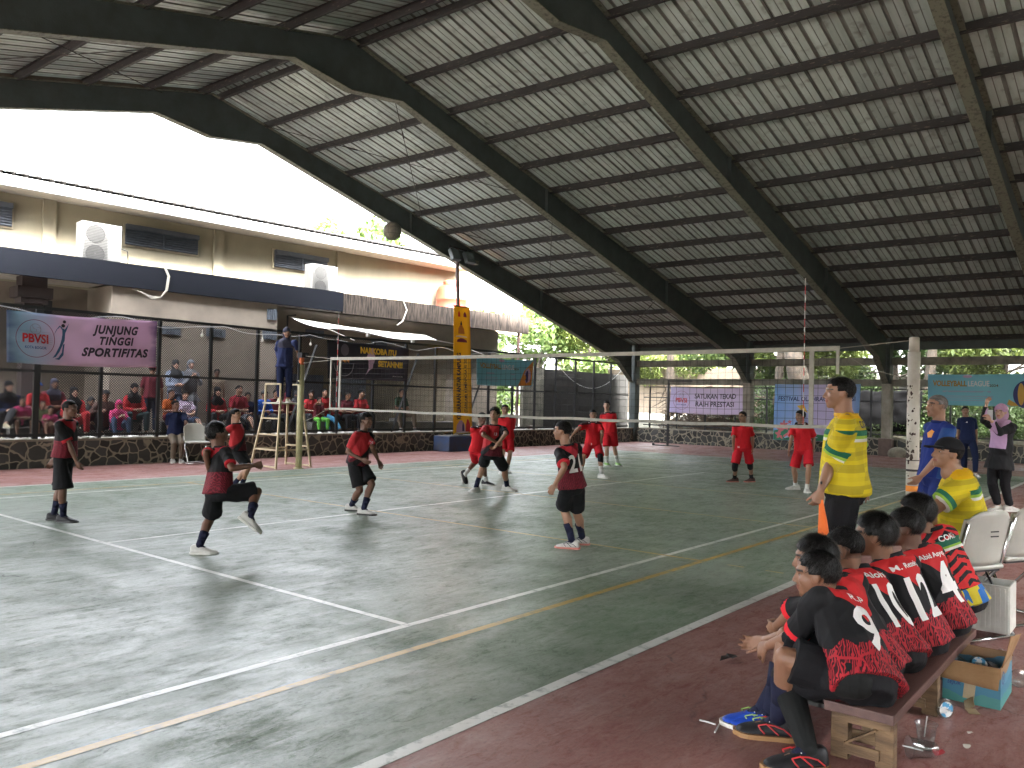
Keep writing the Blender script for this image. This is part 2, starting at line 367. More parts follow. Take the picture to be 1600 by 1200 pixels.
# ---- the steel shelter
BAYS = [8.4, 3.8, -.8, -5.4, -10.0, -14.6, -19.2]; XR = -.5  # last bay is out of view, added to keep sunlight from the near end
MWEB = M('beam_green_grey', (.058, .075, .075), rough=.6, scale=3, col2=(.042, .052, .050), bump=.1)
MFLG = M('flange_ochre', (.13, .135, .10), rough=.75, scale=14, col2=(.06, .06, .045), lo=.5, hi=.62, bump=.2)
MPUR = M('purlin_rust', (.028, .027, .027), rough=.8, scale=11, col2=(.16, .13, .105), lo=.60, hi=.68, bump=.2, stretch=(3, .6, 3))
def roof_mat():
    m, t, b, N, L = nmat('roof_sheet')
    tc = N('ShaderNodeTexCoord'); nz = N('ShaderNodeTexNoise'); nz.inputs['Scale'].default_value = 1.2; nz.inputs['Detail'].default_value = 8; nz.inputs['Roughness'].default_value = .7
    mp = N('ShaderNodeMapping'); mp.inputs['Scale'].default_value = (.4, 3.0, 1); L(tc.outputs['Object'], mp.inputs[0]); L(mp.outputs[0], nz.inputs['Vector'])
    mr = N('ShaderNodeMapRange'); mr.inputs['From Min'].default_value = .4; mr.inputs['From Max'].default_value = .7; L(nz.outputs['Fac'], mr.inputs['Value'])
    mx = N('ShaderNodeMix'); mx.data_type = 'RGBA'; mx.inputs[6].default_value = (.55, .64, .61, 1); mx.inputs[7].default_value = (.38, .45, .41, 1); L(mr.outputs[0], mx.inputs[0])
    # rust and mould spots
    n2 = N('ShaderNodeTexNoise'); n2.inputs['Scale'].default_value = 5; n2.inputs['Detail'].default_value = 9; L(tc.outputs['Object'], n2.inputs['Vector'])
    m2 = N('ShaderNodeMapRange'); m2.inputs['From Min'].default_value = .55; m2.inputs['From Max'].default_value = .72; m2.inputs['To Max'].default_value = .6; L(n2.outputs['Fac'], m2.inputs['Value'])
    mx2 = N('ShaderNodeMix'); mx2.data_type = 'RGBA'; mx2.inputs[7].default_value = (.14, .13, .11, 1); L(mx.outputs[2], mx2.inputs[6]); L(m2.outputs[0], mx2.inputs[0])
    sy = N('ShaderNodeSeparateXYZ'); L(tc.outputs['Object'], sy.inputs[0]); cy = N('ShaderNodeCombineXYZ')
    for ax_, st_ in ((1, .9), (0, 6.1)):
        sn_ = N('ShaderNodeMath'); sn_.operation = 'SNAP'; L(sy.outputs[ax_], sn_.inputs[0]); sn_.inputs[1].default_value = st_; L(sn_.outputs[0], cy.inputs[ax_])
    wn = N('ShaderNodeTexWhiteNoise'); L(cy.outputs[0], wn.inputs[0]); mv = N('ShaderNodeMapRange'); mv.inputs['To Min'].default_value = .66; mv.inputs['To Max'].default_value = 1.0; L(wn.outputs['Value'], mv.inputs['Value'])
    hv = N('ShaderNodeHueSaturation'); L(mx2.outputs[2], hv.inputs['Color']); L(mv.outputs[0], hv.inputs['Value'])
    L(hv.outputs[0], b.inputs['Base Color']); b.inputs['Roughness'].default_value = .5; b.inputs['Metallic'].default_value = .0
    return m
MROOF = roof_mat(); MRIB = M('roof_rib_shade', (.19, .20, .18), rough=.7, scale=3)  # shade in the rib grooves is put into this darker colour
def ztop(dx): return 7.92-.235*abs(dx)
def zbot(dx):
    dx = abs(dx)
    if dx < 1.25: return 7.0+.17*dx/1.25
    if dx < 16.8: return 7.17-.262*(dx-1.25)
    return 3.096-(dx-16.8)/1.15*.8
shel = thing('steel_shelter', 'long open steel shelter with dark gable frames and grey sheet roof over the court', 'shelter', (XR, -3, 0))
YN, YF = -19.5, 8.62
for bi, Y in enumerate(BAYS):
    sts = [-17.95, -16.8, -12, -8, -4, -1.25, 0, 1.25, 4, 8, 12, 16.8, 17.95]
    g = G()
    vs = []
    for s in sts:
        for yy in (-.006, .006): vs += [(XR+s, Y+yy, zbot(s)), (XR+s, Y+yy, ztop(s))]
    fs = []
    for i in range(len(sts)-1):
        a = i*4; b_ = a+4; fs += [(a, b_, b_+1, a+1), (a+2, a+3, b_+3, b_+2)]
    fs += [(0, 1, 3, 2), ((len(sts)-1)*4, (len(sts)-1)*4+2, (len(sts)-1)*4+3, (len(sts)-1)*4+1)]
    g.add(vs, fs); g.mi = 1
    for i in range(len(sts)-1):
        for zf, off in ((zbot, -.007), (ztop, .007)):
            a = np.array([XR+sts[i], Y, zf(sts[i])+off]); b_ = np.array([XR+sts[i+1], Y, zf(sts[i+1])+off]); g.beam(a, b_, .19, .013)
    g.mi = 0
    for s in (-12, -6, 6, 12): g.bb((XR+s-.006, Y-.09, zbot(s)+.01), (XR+s+.006, Y+.09, ztop(s)-.01))
    g.obj('rafter_frame', [MWEB, MFLG], shel)
    for sg in (-1, 1):
        xc = XR+sg*18.2; g = G(); g.bb((xc-.2, Y-.11, 2.28), (xc+.2, Y+.11, 3.72)); 
        if bi == 0 or sg < 0: g.bb((xc-.16, Y-.13, 0), (xc+.16, Y+.13, 2.28)); g.obj('column', MWEB, shel)
        else:
            g.obj('column_head', MWEB, shel)
            g = G(); g.bb((xc-.17, Y-.135, .55), (xc+.17, Y+.135, 2.28)); g.obj('column', M('column_plaster', (.36, .34, .29), rough=.9, scale=3, col2=(.2, .19, .15), bump=.2), shel, bevel=.01)
            g = G(); g.bb((xc-.235, Y-.2, -.2), (xc+.2, Y+.2, .55)); g.obj('pedestal', M('pedestal', (.17, .125, .11), rough=.9, scale=5, bump=.3), shel, bevel=.02)
# purlins (C section) and sheets
def zroof(dx): return 8.08-.235*abs(dx)
for sg in (-1, 1):
    for k in range(16):
        dx = .22+1.203*k if k else .22
        if dx > 18.4: break
        x = XR+sg*dx; z1 = zroof(dx)-.03; d = .15
        up = nrm((sg*.235, 0, 1)); al = nrm((sg*1, 0, -.235)); p = np.array([x, 0, z1])
        prof = [(0, 0), (0, -d), (.06, -d), (.06, -d+.02), (.055, -d+.02), (.055, -d+.006), (.006, -d+.006), (.006, -.006), (.06, -.006), (.06, 0)]
        r0 = [p+al*(a-.03)+up*b_+np.array([0, YN+.1, 0]) for a, b_ in prof]; r1 = [p+al*(a-.03)+up*b_+np.array([0, YF-.03, 0]) for a, b_ in prof]
        g = G(); g.rings([r0, r1]); g.obj('purlin', MPUR, shel)
    # trapezoid sheets: pans with raised ribs, seen from below the ribs are grooves
    g = G(); pitch = .30; ny = int((YF-YN)/pitch)+1
    x0, x1 = XR+sg*.02, XR+sg*18.75; z0, z1 = zroof(.02), zroof(18.75)
    for j in range(ny):
        y = YN+j*pitch
        for (ya, yb, ha, hb, mi) in ((0, .108, 0, 0, 0), (.108, .116, 0, .008, 1), (.116, .124, .008, 0, 1), (.124, .232, 0, 0, 0), (.232, .246, 0, .035, 1), (.246, .286, .035, .035, 1), (.286, .30, .035, 0, 1)):
            g.mi = mi; g.add([(x0, y+ya, z0+ha), (x1, y+ya, z1+ha), (x1, y+yb, z1+hb), (x0, y+yb, z0+hb)], [(0, 1, 2, 3)])
    o = g.obj('roof_sheet', [MROOF, MRIB], shel)
    sm = o.modifiers.new('t', 'SOLIDIFY'); sm.thickness = .002; sm.offset = 1
# ridge capping, verge board, eave board
g = G(); g.beam((XR, YN, 8.10), (XR, YF, 8.10), .5, .012); g.obj('ridge_cap', MROOF, shel)
for sg in (-1, 1):
    g = G(); g.beam((XR, YF+.02, 8.02), (XR+sg*18.75, YF+.02, 8.02-.235*18.75), .02, .16); g.obj('verge_board', M('verge', (.14, .10, .075), rough=.8, scale=6), shel)
    g = G(); g.bb((XR+sg*18.75-.02, YN, 3.38), (XR+sg*18.75+.02, YF, 3.68)); g.obj('gutter', MWEB, shel)
# wind bracing and sag rods
MROD = M('rod_dark', (.03, .025, .022), rough=.7)
def rp(dx, y, dz=-.26): return np.array([XR+dx, y, zroof(dx)+dz])
for a, b_ in (((1.2, 8.2), (6.3, 4.0)), ((1.2, 4.0), (6.3, 8.2)), ((6.6, 8.2), (12.2, 4.0)), ((6.6, 4.0), (12.2, 8.2)), ((-1.2, 8.2), (-6.3, 4.0)), ((-1.2, 4.0), (-6.3, 8.2)), ((12.4, 8.2), (16.8, 4.0)), ((12.4, 4.0), (16.8, 8.2))):
    g = G(); g.tube([rp(*a), rp(*b_)], .008, 6); mid = (rp(*a)*.7+rp(*b_)*.3); dd = nrm(rp(*b_)-rp(*a)); g.tube([mid-dd*.12, mid+dd*.12], .018, 6); g.obj('brace_rod', MROD, shel)
for k in range(5):
    for dx in (2.7, 5.1, 7.5, 9.9):
        y = (BAYS[k]+BAYS[k+1])/2; g = G(); g.tube([rp(dx-1.2, y, -.09), rp(dx+1.2, y, -.13)], .005, 5); g.obj('sag_rod', MROD, shel)
# concrete girts and chain link of the end bay
MGIRT = M('girt_concrete', (.27, .26, .215), rough=.9, scale=3, col2=(.13, .13, .105), bump=.25)
for z0, z1 in ((2.87, 3.11), (2.20, 2.42)):
    for k in range(6):
        ya, yb = BAYS[k+1]+.14, BAYS[k]-.14; g = G(); g.bb((17.6, ya, z0), (17.82, yb, z1)); g.obj('girt', MGIRT, shel, bevel=.01)
MWIRE = M('wire_grey', (.06, .06, .055), rough=.6, metal=.3)
def diamond(g, P0, ex, ez, W, H, p, w_):
    """chain link as crossing slanted flat wires clipped to the panel"""
    P0, ex, ez = map(np.asarray, (P0, ex, ez)); nn = nrm(np.cross(ex, ez))*.002
    k = -int(H/p)-1
    while k*p < W:
        for sgn in (1, -1):
            a = k*p if sgn > 0 else k*p+H
            u0, v0, u1, v1 = (k*p, 0, k*p+H, H) if sgn > 0 else (k*p+H, 0, k*p, H)
            # clip in u to [0, W]
            du = u1-u0; t0, t1 = 0., 1.
            for lim, s in ((0, 1), (W, -1)):
                f0, f1 = s*(u0-lim), s*(u1-lim)
                if f0 < 0 and f1 < 0: t0 = 2
                elif f0 < 0: t0 = max(t0, f0/(f0-f1))
                elif f1 < 0: t1 = min(t1, f0/(f0-f1))
            if t0 >= t1: continue
            a_ = P0+ex*(u0+du*t0)+ez*(H*t0); b_ = P0+ex*(u0+du*t1)+ez*(H*t1); d = nrm(b_-a_); s_ = np.cross(nrm(nn), d)*w_/2; o_ = nn*sgn
            g.add([a_-s_+o_, b_-s_+o_, b_+s_+o_, a_+s_+o_], [(0, 1, 2, 3)])
        k += 1
for k in range(5):
    ya, yb = BAYS[k+1]+.14, BAYS[k]-.14; g = G(); diamond(g, (17.71, ya, 2.42), (0, 1, 0), (0, 0, 1), yb-ya, .45, .075, .006); g.obj('chain_link', MWIRE, shel)

# ---- black mesh fence on the long wall
MBLK = M('black_paint', (.012, .013, .016), rough=.45, scale=5, var=.2)
MNET = M('fence_net', (.022, .024, .028), rough=.7)
fen = thing('mesh_fence', 'tall black steel fence with fine netting on the stone wall in front of the spectators', 'fence', (5, 8.48, .53))
XF0, XF1 = -12.0, 17.3; YFN = 8.46
k = 0; x = -3.78-7*1.168
while x < 17:
    g = G(); big = abs(x+3.78) < .1; g.bb((x-(.05 if big else .03), YFN-.03, .53), (x+(.05 if big else .03), YFN+.03, 2.98)); g.obj('post', MBLK, fen); x += 1.168
for z, h in ((2.95, .06), (1.78, .05), (.60, .05)):
    g = G(); g.bb((XF0, YFN-.045, z-h/2), (XF1, YFN-.031, z+h/2)); g.obj('rail', MBLK, fen)
for (a, b_, p, w_, nm) in ((-12, 1.0, .05, .013, 'netting'), (1.0, 17.2, .06, .006, 'netting')):
    g = G(); diamond(g, (a, YFN+.04, .56), (1, 0, 0), (0, 0, 1), b_-a, 2.38, p, w_); g.obj('netting', MNET, fen)
for xb in (2.6, 6.1, 9.1):
    g = G(); g.beam((xb, 8.52, 2.7), (xb-.35, 9.15, .5), .05, .05); g.obj('brace', MBLK, fen)
# pale cable drooping along the top rail
g = G(); pts = []
for i in range(120):
    x = -4.6+i*.13; ph = (x % 2.3)/2.3; pts.append((x, 8.38+.02*math.sin(x*3), 2.93-.16*math.sin(math.pi*ph)*(.5+.5*math.sin(x*1.7+1)**2)))
g.tube(pts, .009, 5); o = g.obj('loose_cable', M('cable_pale', (.42, .42, .42), rough=.5)); tag(o, 'pale electric cable drooping along the top rail of the black fence', 'cable')
for x, wh in ((-.55, 'just past the lilac banner'), (.95, 'halfway between the lilac banner and the umpire'), (2.3, 'nearest to the umpire')):
    g = G(); z = 2.72
    g.tube([(x, 8.36, z+.1), (x, 8.36, z)], .008, 5); g.lathe((x, 8.36, z-.07), [(.004, 0), (.03, .02), (.034, .05), (.018, .075), (.014, .1)], 12, cap=True)
    o = g.obj('hanging_bulb', M('bulb', (.6, .6, .55), rough=.2)); tag(o, 'unlit pale bulb on the fence cable, '+wh, 'bulb', 'bulbs hanging from the fence cable')
# fence of the end bay
fe2 = thing('mesh_fence', 'low black steel fence behind the far end stone wall, before the slope', 'fence', (18.05, -3, .55))
for y in np.arange(7.9, -14.4, -1.16):
    if min(abs(y-b_) for b_ in BAYS) < .25: continue
    g = G(); g.bb((18.02, y-.025, .5), (18.07, y+.025, 2.14)); g.obj('post', MBLK, fe2)
for z in (2.12, 1.72, .66):
    g = G(); g.bb((18.072, -14.4, z-.02), (18.09, 8.2, z+.02)); g.obj('rail', MBLK, fe2)

# ---- annex building behind the fence
B0 = np.array([-3.6, 11, 0.]); BX = nrm((16.1, -1.3, 0)); BY = np.array([-BX[1], BX[0], 0]); BA = (BX, BY, UP)
def bp(x, o=0, z=0): return B0+BX*x+BY*o+UP*z
def bbox(g, x0, x1, o0, o1, z0, z1): return g.box(bp((x0+x1)/2, (o0+o1)/2, (z0+z1)/2), (x1-x0, o1-o0, z1-z0), BA)
MCREAM = M('cream_wall', (.31, .272, .19), rough=.9, scale=1.1, col2=(.25, .22, .158), stretch=(1, 1, .35), bump=.1)
MTAUPE = M('taupe_wall', (.26, .225, .185), rough=.9, scale=1.4, col2=(.21, .18, .15), bump=.1)
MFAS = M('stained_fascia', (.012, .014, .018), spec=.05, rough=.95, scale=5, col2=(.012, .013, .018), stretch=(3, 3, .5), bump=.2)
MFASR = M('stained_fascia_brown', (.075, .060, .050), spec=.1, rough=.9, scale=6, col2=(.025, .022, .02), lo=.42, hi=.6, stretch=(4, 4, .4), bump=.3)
ann = thing('annex_building', 'long cream two level building with stained dark canopy edge behind the fence', 'building', bp(6))
g = G(); bbox(g, -14, 15.4, 1.6, 1.9, 3.9, 6.3); bbox(g, 15.4, 17.6, 1.6, 1.9, 3.9, 5.0); bbox(g, -14, 15.38, 1.9, 9, 3.9, 6.0); g.obj('upper_wall', MCREAM, ann)
for xp in (1.25, 9.3, 5.4):
    g = G(); bbox(g, xp, xp+.28, 1.52, 1.6, 4.2, 5.9); g.obj('pilaster', MCREAM, ann)
g = G(); bbox(g, -14, 2.3, 1.62, 1.8, .5, 3.86); bbox(g, 2.3, 6.5, .10, 1.62, .5, 3.86); bbox(g, 6.5, 15.7, .95, 1.7, .5, 3.86); g.obj('lower_wall', MTAUPE, ann)
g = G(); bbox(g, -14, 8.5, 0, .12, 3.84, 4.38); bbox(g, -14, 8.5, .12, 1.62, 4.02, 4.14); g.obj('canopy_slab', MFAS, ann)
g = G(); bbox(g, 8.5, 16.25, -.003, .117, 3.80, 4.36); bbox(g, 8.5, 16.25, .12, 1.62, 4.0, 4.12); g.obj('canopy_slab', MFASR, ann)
g = G(); bbox(g, -14, 2.3, .125, 1.6, 3.9, 3.95); bbox(g, 6.5, 16.2, .125, .94, 3.9, 3.95); g.obj('soffit', M('soffit', (.5, .46, .40), rough=.9), ann)
# main roof with white gutter
MTILE = M('roof_tile', (.022, .019, .017), rough=.8, scale=9, var=.3)
g = G(); bbox(g, -14, 14.3, .55, .70, 5.78, 6.02); g.obj('gutter', M('gutter_white', (.42, .41, .39), rough=.5, scale=3, var=.05), ann, bevel=.02)
g = G(); bbox(g, -14, 14.3, .70, 1.6, 5.84, 5.90); g.obj('eave_soffit', M('eave_soffit', (.55, .50, .42), rough=.9), ann)
g = G()
for i in range(-56, 57):
    x = i*.25; 
    a = bp(x+.12, .56, 6.10); b_ = bp(x+.12, 7.5, 6.93); g.tube([a, b_], .055, 6)
a, b_, c_, d_ = bp(-14, .54, 6.08), bp(14.3, .54, 6.08), bp(14.3, 7.5, 6.88), bp(-14, 7.5, 6.88); g.add([a, b_, c_, d_], [(0, 1, 2, 3)])
g.obj('tiled_roof', MTILE, ann)
# louvre windows
MSH = M('louvre_grey', (.085, .095, .115), rough=.6, scale=4)
for (x0, x1, z0, z1) in ((3.1, 4.95, 5.08, 5.58), (7.2, 8.95, 5.08, 5.56), (-1.2, .62, 5.08, 5.6), (-5.4, -3.6, 5.08, 5.6)):
    g = G(); bbox(g, x0-.04, x1+.04, 1.55, 1.6, z0-.04, z1+.03); wdw = g.obj('window', M('window_frame', (.42, .36, .25), rough=.8), ann)
    g = G(); bbox(g, x0, x1, 1.52, 1.55, z0, z1)
    n = 7
    for k in range(n):
        z = z0+(z1-z0)*(k+.5)/n*.82; g.box(bp((x0+x1)/2, 1.50, z), (x1-x0-.02, .05, .012), (BX, nrm(BY+UP*.9), nrm(UP-BY*.9)))
    bbox(g, x0, x1, 1.44, 1.52, z1-.12, z1); bbox(g, (x0+x1)/2-.015, (x0+x1)/2+.015, 1.45, 1.47, z0, z1-.12)
    g.obj('louvre', MSH, wdw)
# ventilation blocks, small openings, corrugated screens
for (x0, x1, z0, z1, o) in ((4.55, 5.05, 2.86, 3.06, .1), (6.08, 6.48, 2.9, 3.12, .1), (3.45, 3.9, 2.83, 3.02, .1), (6.2, 6.48, 3.42, 3.7, .1), (7.9, 8.5, 3.1, 3.34, .95), (10.2, 10.8, 3.0, 3.25, .95)):
    g = G(); bbox(g, x0, x1, o-.03, o, z0, z1)
    for k in range(1, 5): bbox(g, x0+(x1-x0)*k/5-.008, x0+(x1-x0)*k/5+.008, o-.045, o-.03, z0, z1)
    g.obj('vent_opening', M('vent_dark', (.10, .12, .15), rough=.6), ann)
g = G()
for i in range(78):
    x = 7.45+i*.075; g.tube([bp(x, .93, .5), bp(x, .93, 2.25)], .026, 6)
g.obj('corrugated_screen', M('screen_cream', (.34, .30, .23), rough=.7, scale=3), ann)
for x0, x1 in ((7.5, 8.55), (9.0, 10.0)):
    g = G()
    for i in range(int((x1-x0)/.09)): bbox(g, x0+i*.09, x0+i*.09+.075, .84, .89, .52, 2.05)
    dr = g.obj('door', M('door_blue', (.15, .18, .24), rough=.5, scale=3), ann)
    g = G(); bbox(g, x1-.14, x1-.1, .81, .84, 1.2, 1.32); g.obj('handle', MBLK, dr)
g = G(); g.tube([bp(15.85, .1, .5), bp(15.85, .1, 3.8)], .05, 8); g.obj('downpipe', M('pipe_brown', (.17, .10, .085), rough=.6), ann)
g = G(); bbox(g, .62, 1.0, .45, .8, .5, 3.3); bbox(g, .54, 1.08, .40, .86, 3.3, 3.42); bbox(g, .46, 1.16, .35, .92, 3.42, 3.66); bbox(g, .56, 1.06, .42, .84, 3.66, 3.9); g.obj('column', M('column_brown', (.045, .033, .032), rough=.8, scale=4), ann, bevel=.01)
g = G(); bbox(g, 1.35, 1.5, 1.5, 1.6, 3.1, 3.5); g.obj('wall_box', M('box_dark', (.03, .03, .035), rough=.6), ann)
g = G(); bbox(g, 8.9, 13.2, -.65, -.15, .5, .76); g.obj('seat_ledge', MCONC, ann, bevel=.01)
# pipe stub on the wall behind the umpire
g = G(); g.tube([bp(7.05, .5, 2.7), bp(7.05, .5, 3.62), bp(7.3, .5, 3.66)], .025, 6); g.obj('wall_pipe', MBLK, ann)

# ---- air conditioners on the canopy
def aircon(x, o, z, w_, h, label):
    t = thing('air_conditioner', label, 'air conditioner', bp(x, o, z), 'outdoor air conditioner units on the canopy')
    g = G(); bbox(g, x-w_/2, x+w_/2, o-.18, o+.18, z, z+h); g.obj('casing', M('ac_casing', (.15, .15, .145), rough=.45, scale=3, var=.06), t, bevel=.015)
    fw = w_*.60; xc = x-w_/2+fw/2+.04
    for zc in (z+h*.27, z+h*.73):
        g = G(); g.lathe(bp(xc, o-.181, zc), [(.01, 0), (h*.21, 0), (h*.21, .012), (h*.19, .012), (h*.19, .004), (.01, .004)], 24, -BY); g.obj('fan', M('ac_fan', (.04, .04, .04), rough=.6), t)
    g = G()
    for k in range(26): bbox(g, xc-fw/2, xc+fw/2, o-.21, o-.20, z+.03+k*(h-.06)/26, z+.045+k*(h-.06)/26)
    g.obj('grille', M('ac_grille', (.07, .07, .068), rough=.5), t)
    g = G(); bbox(g, x+w_*.33, x+w_*.40, o-.185, o-.181, z+h*.62, z+h*.64); g.obj('badge', MBLK, t)
    g = G()
    for s in (-1, 1): bbox(g, x+s*w_*.35-.03, x+s*w_*.35+.03, o-.2, o+.2, 4.14, z)
    g.obj('foot', MBLK, t)
aircon(2.16, .62, 4.3, .88, .98, 'tall white air conditioner unit on the canopy beside the first cream pilaster')
aircon(8.15, .62, 4.28, .86, .86, 'white air conditioner unit on the canopy just in front of a grey louvre window')
g = G(); g.tube([bp(2.62, .6, 4.8), bp(2.8, .6, 4.75), bp(2.86, .7, 4.55), bp(2.86, .8, 4.2)], .012, 6); tag(g.obj('refrigerant_pipe', MWIRE), 'thin pipe looping down from the tall white air conditioner', 'pipe')
# ---- water tank
tc_ = bp(13.35, .85, 4.14); t = thing('water_tank', 'round orange plastic water tank standing on the canopy near the floodlight pole', 'water tank', tc_)
g = G(); g.lathe(tc_, [(.02, 0), (.5, 0), (.52, .05), (.51, .25), (.53, .27), (.51, .3), (.51, .55), (.53, .58), (.51, .61), (.50, .88), (.42, 1.02), (.27, 1.08), (.26, 1.1), (.02, 1.1)], 32)
g.obj('tank_body', M('tank_orange', (.30, .04, .02), rough=.45, scale=2, var=.08), t, smooth=True)
g = G(); g.lathe(tc_+UP*1.1, [(.02, 0), (.28, 0), (.28, .09), (.22, .13), (.02, .15)], 24); g.obj('lid', M('tank_lid', (.5, .09, .045), rough=.5), t)
# ---- awning tarp
t = thing('awning', 'white cloth awning stretched under the canopy behind the fence', 'awning', bp(9.3, -.5, 3.2))
g = G(); nx, ny = 30, 5; top = lambda s: bp(6.95+4.75*s, .2, 3.55-.12*s-.05*math.sin(s*math.pi)); bot = lambda s: bp(7.35+4.6*s, -1.0, 3.22-.1*s+.05*math.sin(s*math.pi*3))
for lay in (0, 1):
    V = []
    for j in range(ny+1):
        for i in range(nx+1):
            s = i/nx; q = top(s)*(1-j/ny)+bot(s)*(j/ny); V.append(q+UP*(-.06*math.sin(math.pi*j/ny)+.004*lay))
    g.add(V, [(j*(nx+1)+i, j*(nx+1)+i+1, (j+1)*(nx+1)+i+1, (j+1)*(nx+1)+i) for j in range(ny) for i in range(nx)])
g.obj('cloth', M('awning_white', (.78, .78, .76), rough=.8, var=.03), t, smooth=True)
g = G()
for s in (0.0, 1.0): g.tube([bot(s), bot(s)+BY*-1.2+UP*-.35], .01, 5)
g.obj('guy_rope', M('rope', (.4, .38, .33), rough=.8), t)
for s in (.28, .62):
    q = bot(s); g = G(); g.box(q+UP*-.06, (.09, .09, .1), BA); g.obj('lamp_shade', M('lamp_w', (.75, .75, .72), rough=.4), t)
# ropes and cables hanging over the canopy
g = G()
for k in range(3):
    o_ = .02*k; g.tube([bp(3.15+o_, .3, 4.42), bp(3.4+o_, -.02, 4.42), bp(3.5+o_, -.04, 4.2), bp(3.46+o_, -.04, 3.86), bp(3.35, -.03, 3.68), bp(3.15, -.02, 3.62+.03*k), bp(2.95, 0.0, 3.74), bp(2.72, .05, 3.82)], .012, 5)
tag(g.obj('hanging_rope', M('rope', (.4, .38, .33), rough=.8)), 'pale rope looped over the dark canopy edge near the tall air conditioner', 'rope')
g = G(); g.tube([bp(9.1, .2, 4.4), bp(10.0, .05, 4.44), bp(10.6, -.03, 4.38), bp(10.75, -.05, 4.1), bp(10.6, -.05, 3.75), bp(10.4, -.04, 3.62)], .02, 6)
tag(g.obj('hanging_hose', M('hose', (.5, .48, .42), rough=.6)), 'pale hose curling over the brown canopy edge above the white awning', 'hose')
# grass tufts growing on the canopy end
MLEAFB = M('leaf_weed', (.10, .16, .03), rough=.7, scale=20, var=.2)
rr = random.Random(9)
g = G()
for k in range(420):
    x = 13.6+2.6*rr.random()**.8; q = bp(x, .05+.3*rr.random(), 4.36); h = .06+.16*rr.random()*(1 if x < 15 else .7); a = rr.random()*6.28; l = np.array([math.cos(a), math.sin(a), 0])
    s = np.array([-l[1], l[0], 0])*.012; tip = q+UP*h+l*h*.6; g.add([q-s, q+s, tip+s*.3, tip-s*.3], [(0, 1, 2, 3)])
o = g.obj('weeds', MLEAFB); o['kind'] = 'stuff'; o['label'] = 'weeds growing on the end of the brown canopy edge'
# ---- boundary wall and rubble beyond the fence end
g = G(); g.bb((13.6, 9.7, .4), (19.4, 9.85, 2.62)); tag(g.obj('boundary_wall', M('dark_block_wall', (.034, .033, .031), rough=.95, scale=1.6, col2=(.02, .02, .018), bump=.3)), 'dark weathered block wall behind the far end of the black fence', 'wall')
g = G(); g.bb((12.4, 9.72, .4), (13.598, 9.84, 2.66)); tag(g.obj('boundary_wall', MGIRT), 'short pale plastered wall between the brown canopy end and the dark block wall', 'wall')
g = G(); g.beam((14.4, 9.66, 2.42), (15.9, 9.66, 2.36), .03, .03); tag(g.obj('loose_pole', MWIRE), 'thin pale pole lying along the dark block wall', 'pole')
rr = random.Random(12)
for k in range(16):
    x = 9.0+3.6*rr.random(); y = 8.85+.7*rr.random(); g = G(); s = .1+.18*rr.random(); a = rr.random()*3
    ax = (nrm((math.cos(a), math.sin(a), .15)), nrm((-math.sin(a), math.cos(a), .1)), nrm((-.1, .05, 1)))
    g.box((x, y, .53+s*.25), (s*2.2, s*1.0, s*.35), ax); tag(g.obj('debris_piece', M('debris%d' % (k % 3), [(.22, .19, .15), (.12, .1, .085), (.35, .33, .3)][k % 3], rough=.9, bump=.3), bevel=.01), 'broken scrap board in the heap on the terrace behind the fence', 'debris', 'scrap boards heaped on the terrace')
# hanging wire loop near the first column
g = G(); pts = [np.array(at_Y(870+105*s, 565+45*math.sin(s*math.pi*.92)**.8+(-6)*s, 9.0)) for s in np.linspace(0, 1, 16)]
g.tube(pts, .012, 5); tag(g.obj('hanging_wire', M('cable_pale', (.42, .42, .42))), 'wire drooping in a loop in front of the dark block wall', 'wire')

# ---- slope behind the far end: trunk, tarp, cut branches, plants
MBARK = M('bark', (.10, .075, .055), rough=.95, scale=8, col2=(.045, .04, .03), bump=.6, bscale=18)
rr = random.Random(21)
t = thing('branch_pile', 'heap of cut dry branches on the slope beside the corner column', 'branch pile', (18.9, 5.8, .6))
g = G()
for k in range(620):
    c = np.array([18.6+1.6*rr.random(), 4.4+3.5*rr.random(), .6+1.45*rr.random()**1.3]); a = rr.gauss(.2, .7); l = .4+.7*rr.random(); d = np.array([.35*rr.gauss(0, 1), math.cos(a), math.sin(a)*.8]); d = nrm(d)
    g.tube([c-d*l*.5, c+np.array([0, 0, .06*rr.gauss(0, 1)]), c+d*l*.5], [.022, .016, .007], 5)
g.obj('branches', M('dry_branch', (.13, .095, .065), rough=.9, scale=5, var=.3), t)
t = thing('tree_stump', 'thick brown old trunk standing behind the second column', 'trunk', (19.6, 2.3, .6))
g = G(); g.tube([(19.6, 2.35, .5), (19.6, 2.45, 1.5), (19.65, 2.7, 2.4), (19.7, 2.95, 3.4), (19.8, 3.1, 5.0)], [.62, .46, .38, .33, .3], 12); g.tube([(19.6, 2.4, 1.4), (19.4, 1.95, .9), (19.3, 1.6, .5)], [.3, .25, .2], 9); g.obj('trunk', MBARK, t, smooth=True)
g = G(); V = []; nx, ny = 26, 14
for j in range(ny+1):
    for i in range(nx+1):
        y = 1.6-3.1*i/nx; z = .75+1.35*j/ny; V.append((18.75+.45*j/ny+.10*noise.noise((i*.33, j*.4, 3)), y, z+.04*noise.noise((i*.4, 7, j*.3))))
g.add(V, [(j*(nx+1)+i, j*(nx+1)+i+1, (j+1)*(nx+1)+i+1, (j+1)*(nx+1)+i) for j in range(ny) for i in range(nx)])
o = g.obj('black_tarpaulin', M('tarp_black', (.004, .004, .0045), rough=.9, spec=.1, scale=3, bump=.3, bscale=6), smooth=True); tag(o, 'crumpled black tarpaulin covering the slope behind the pale banner', 'tarpaulin'); sm = o.modifiers.new('t', 'SOLIDIFY'); sm.thickness = .006
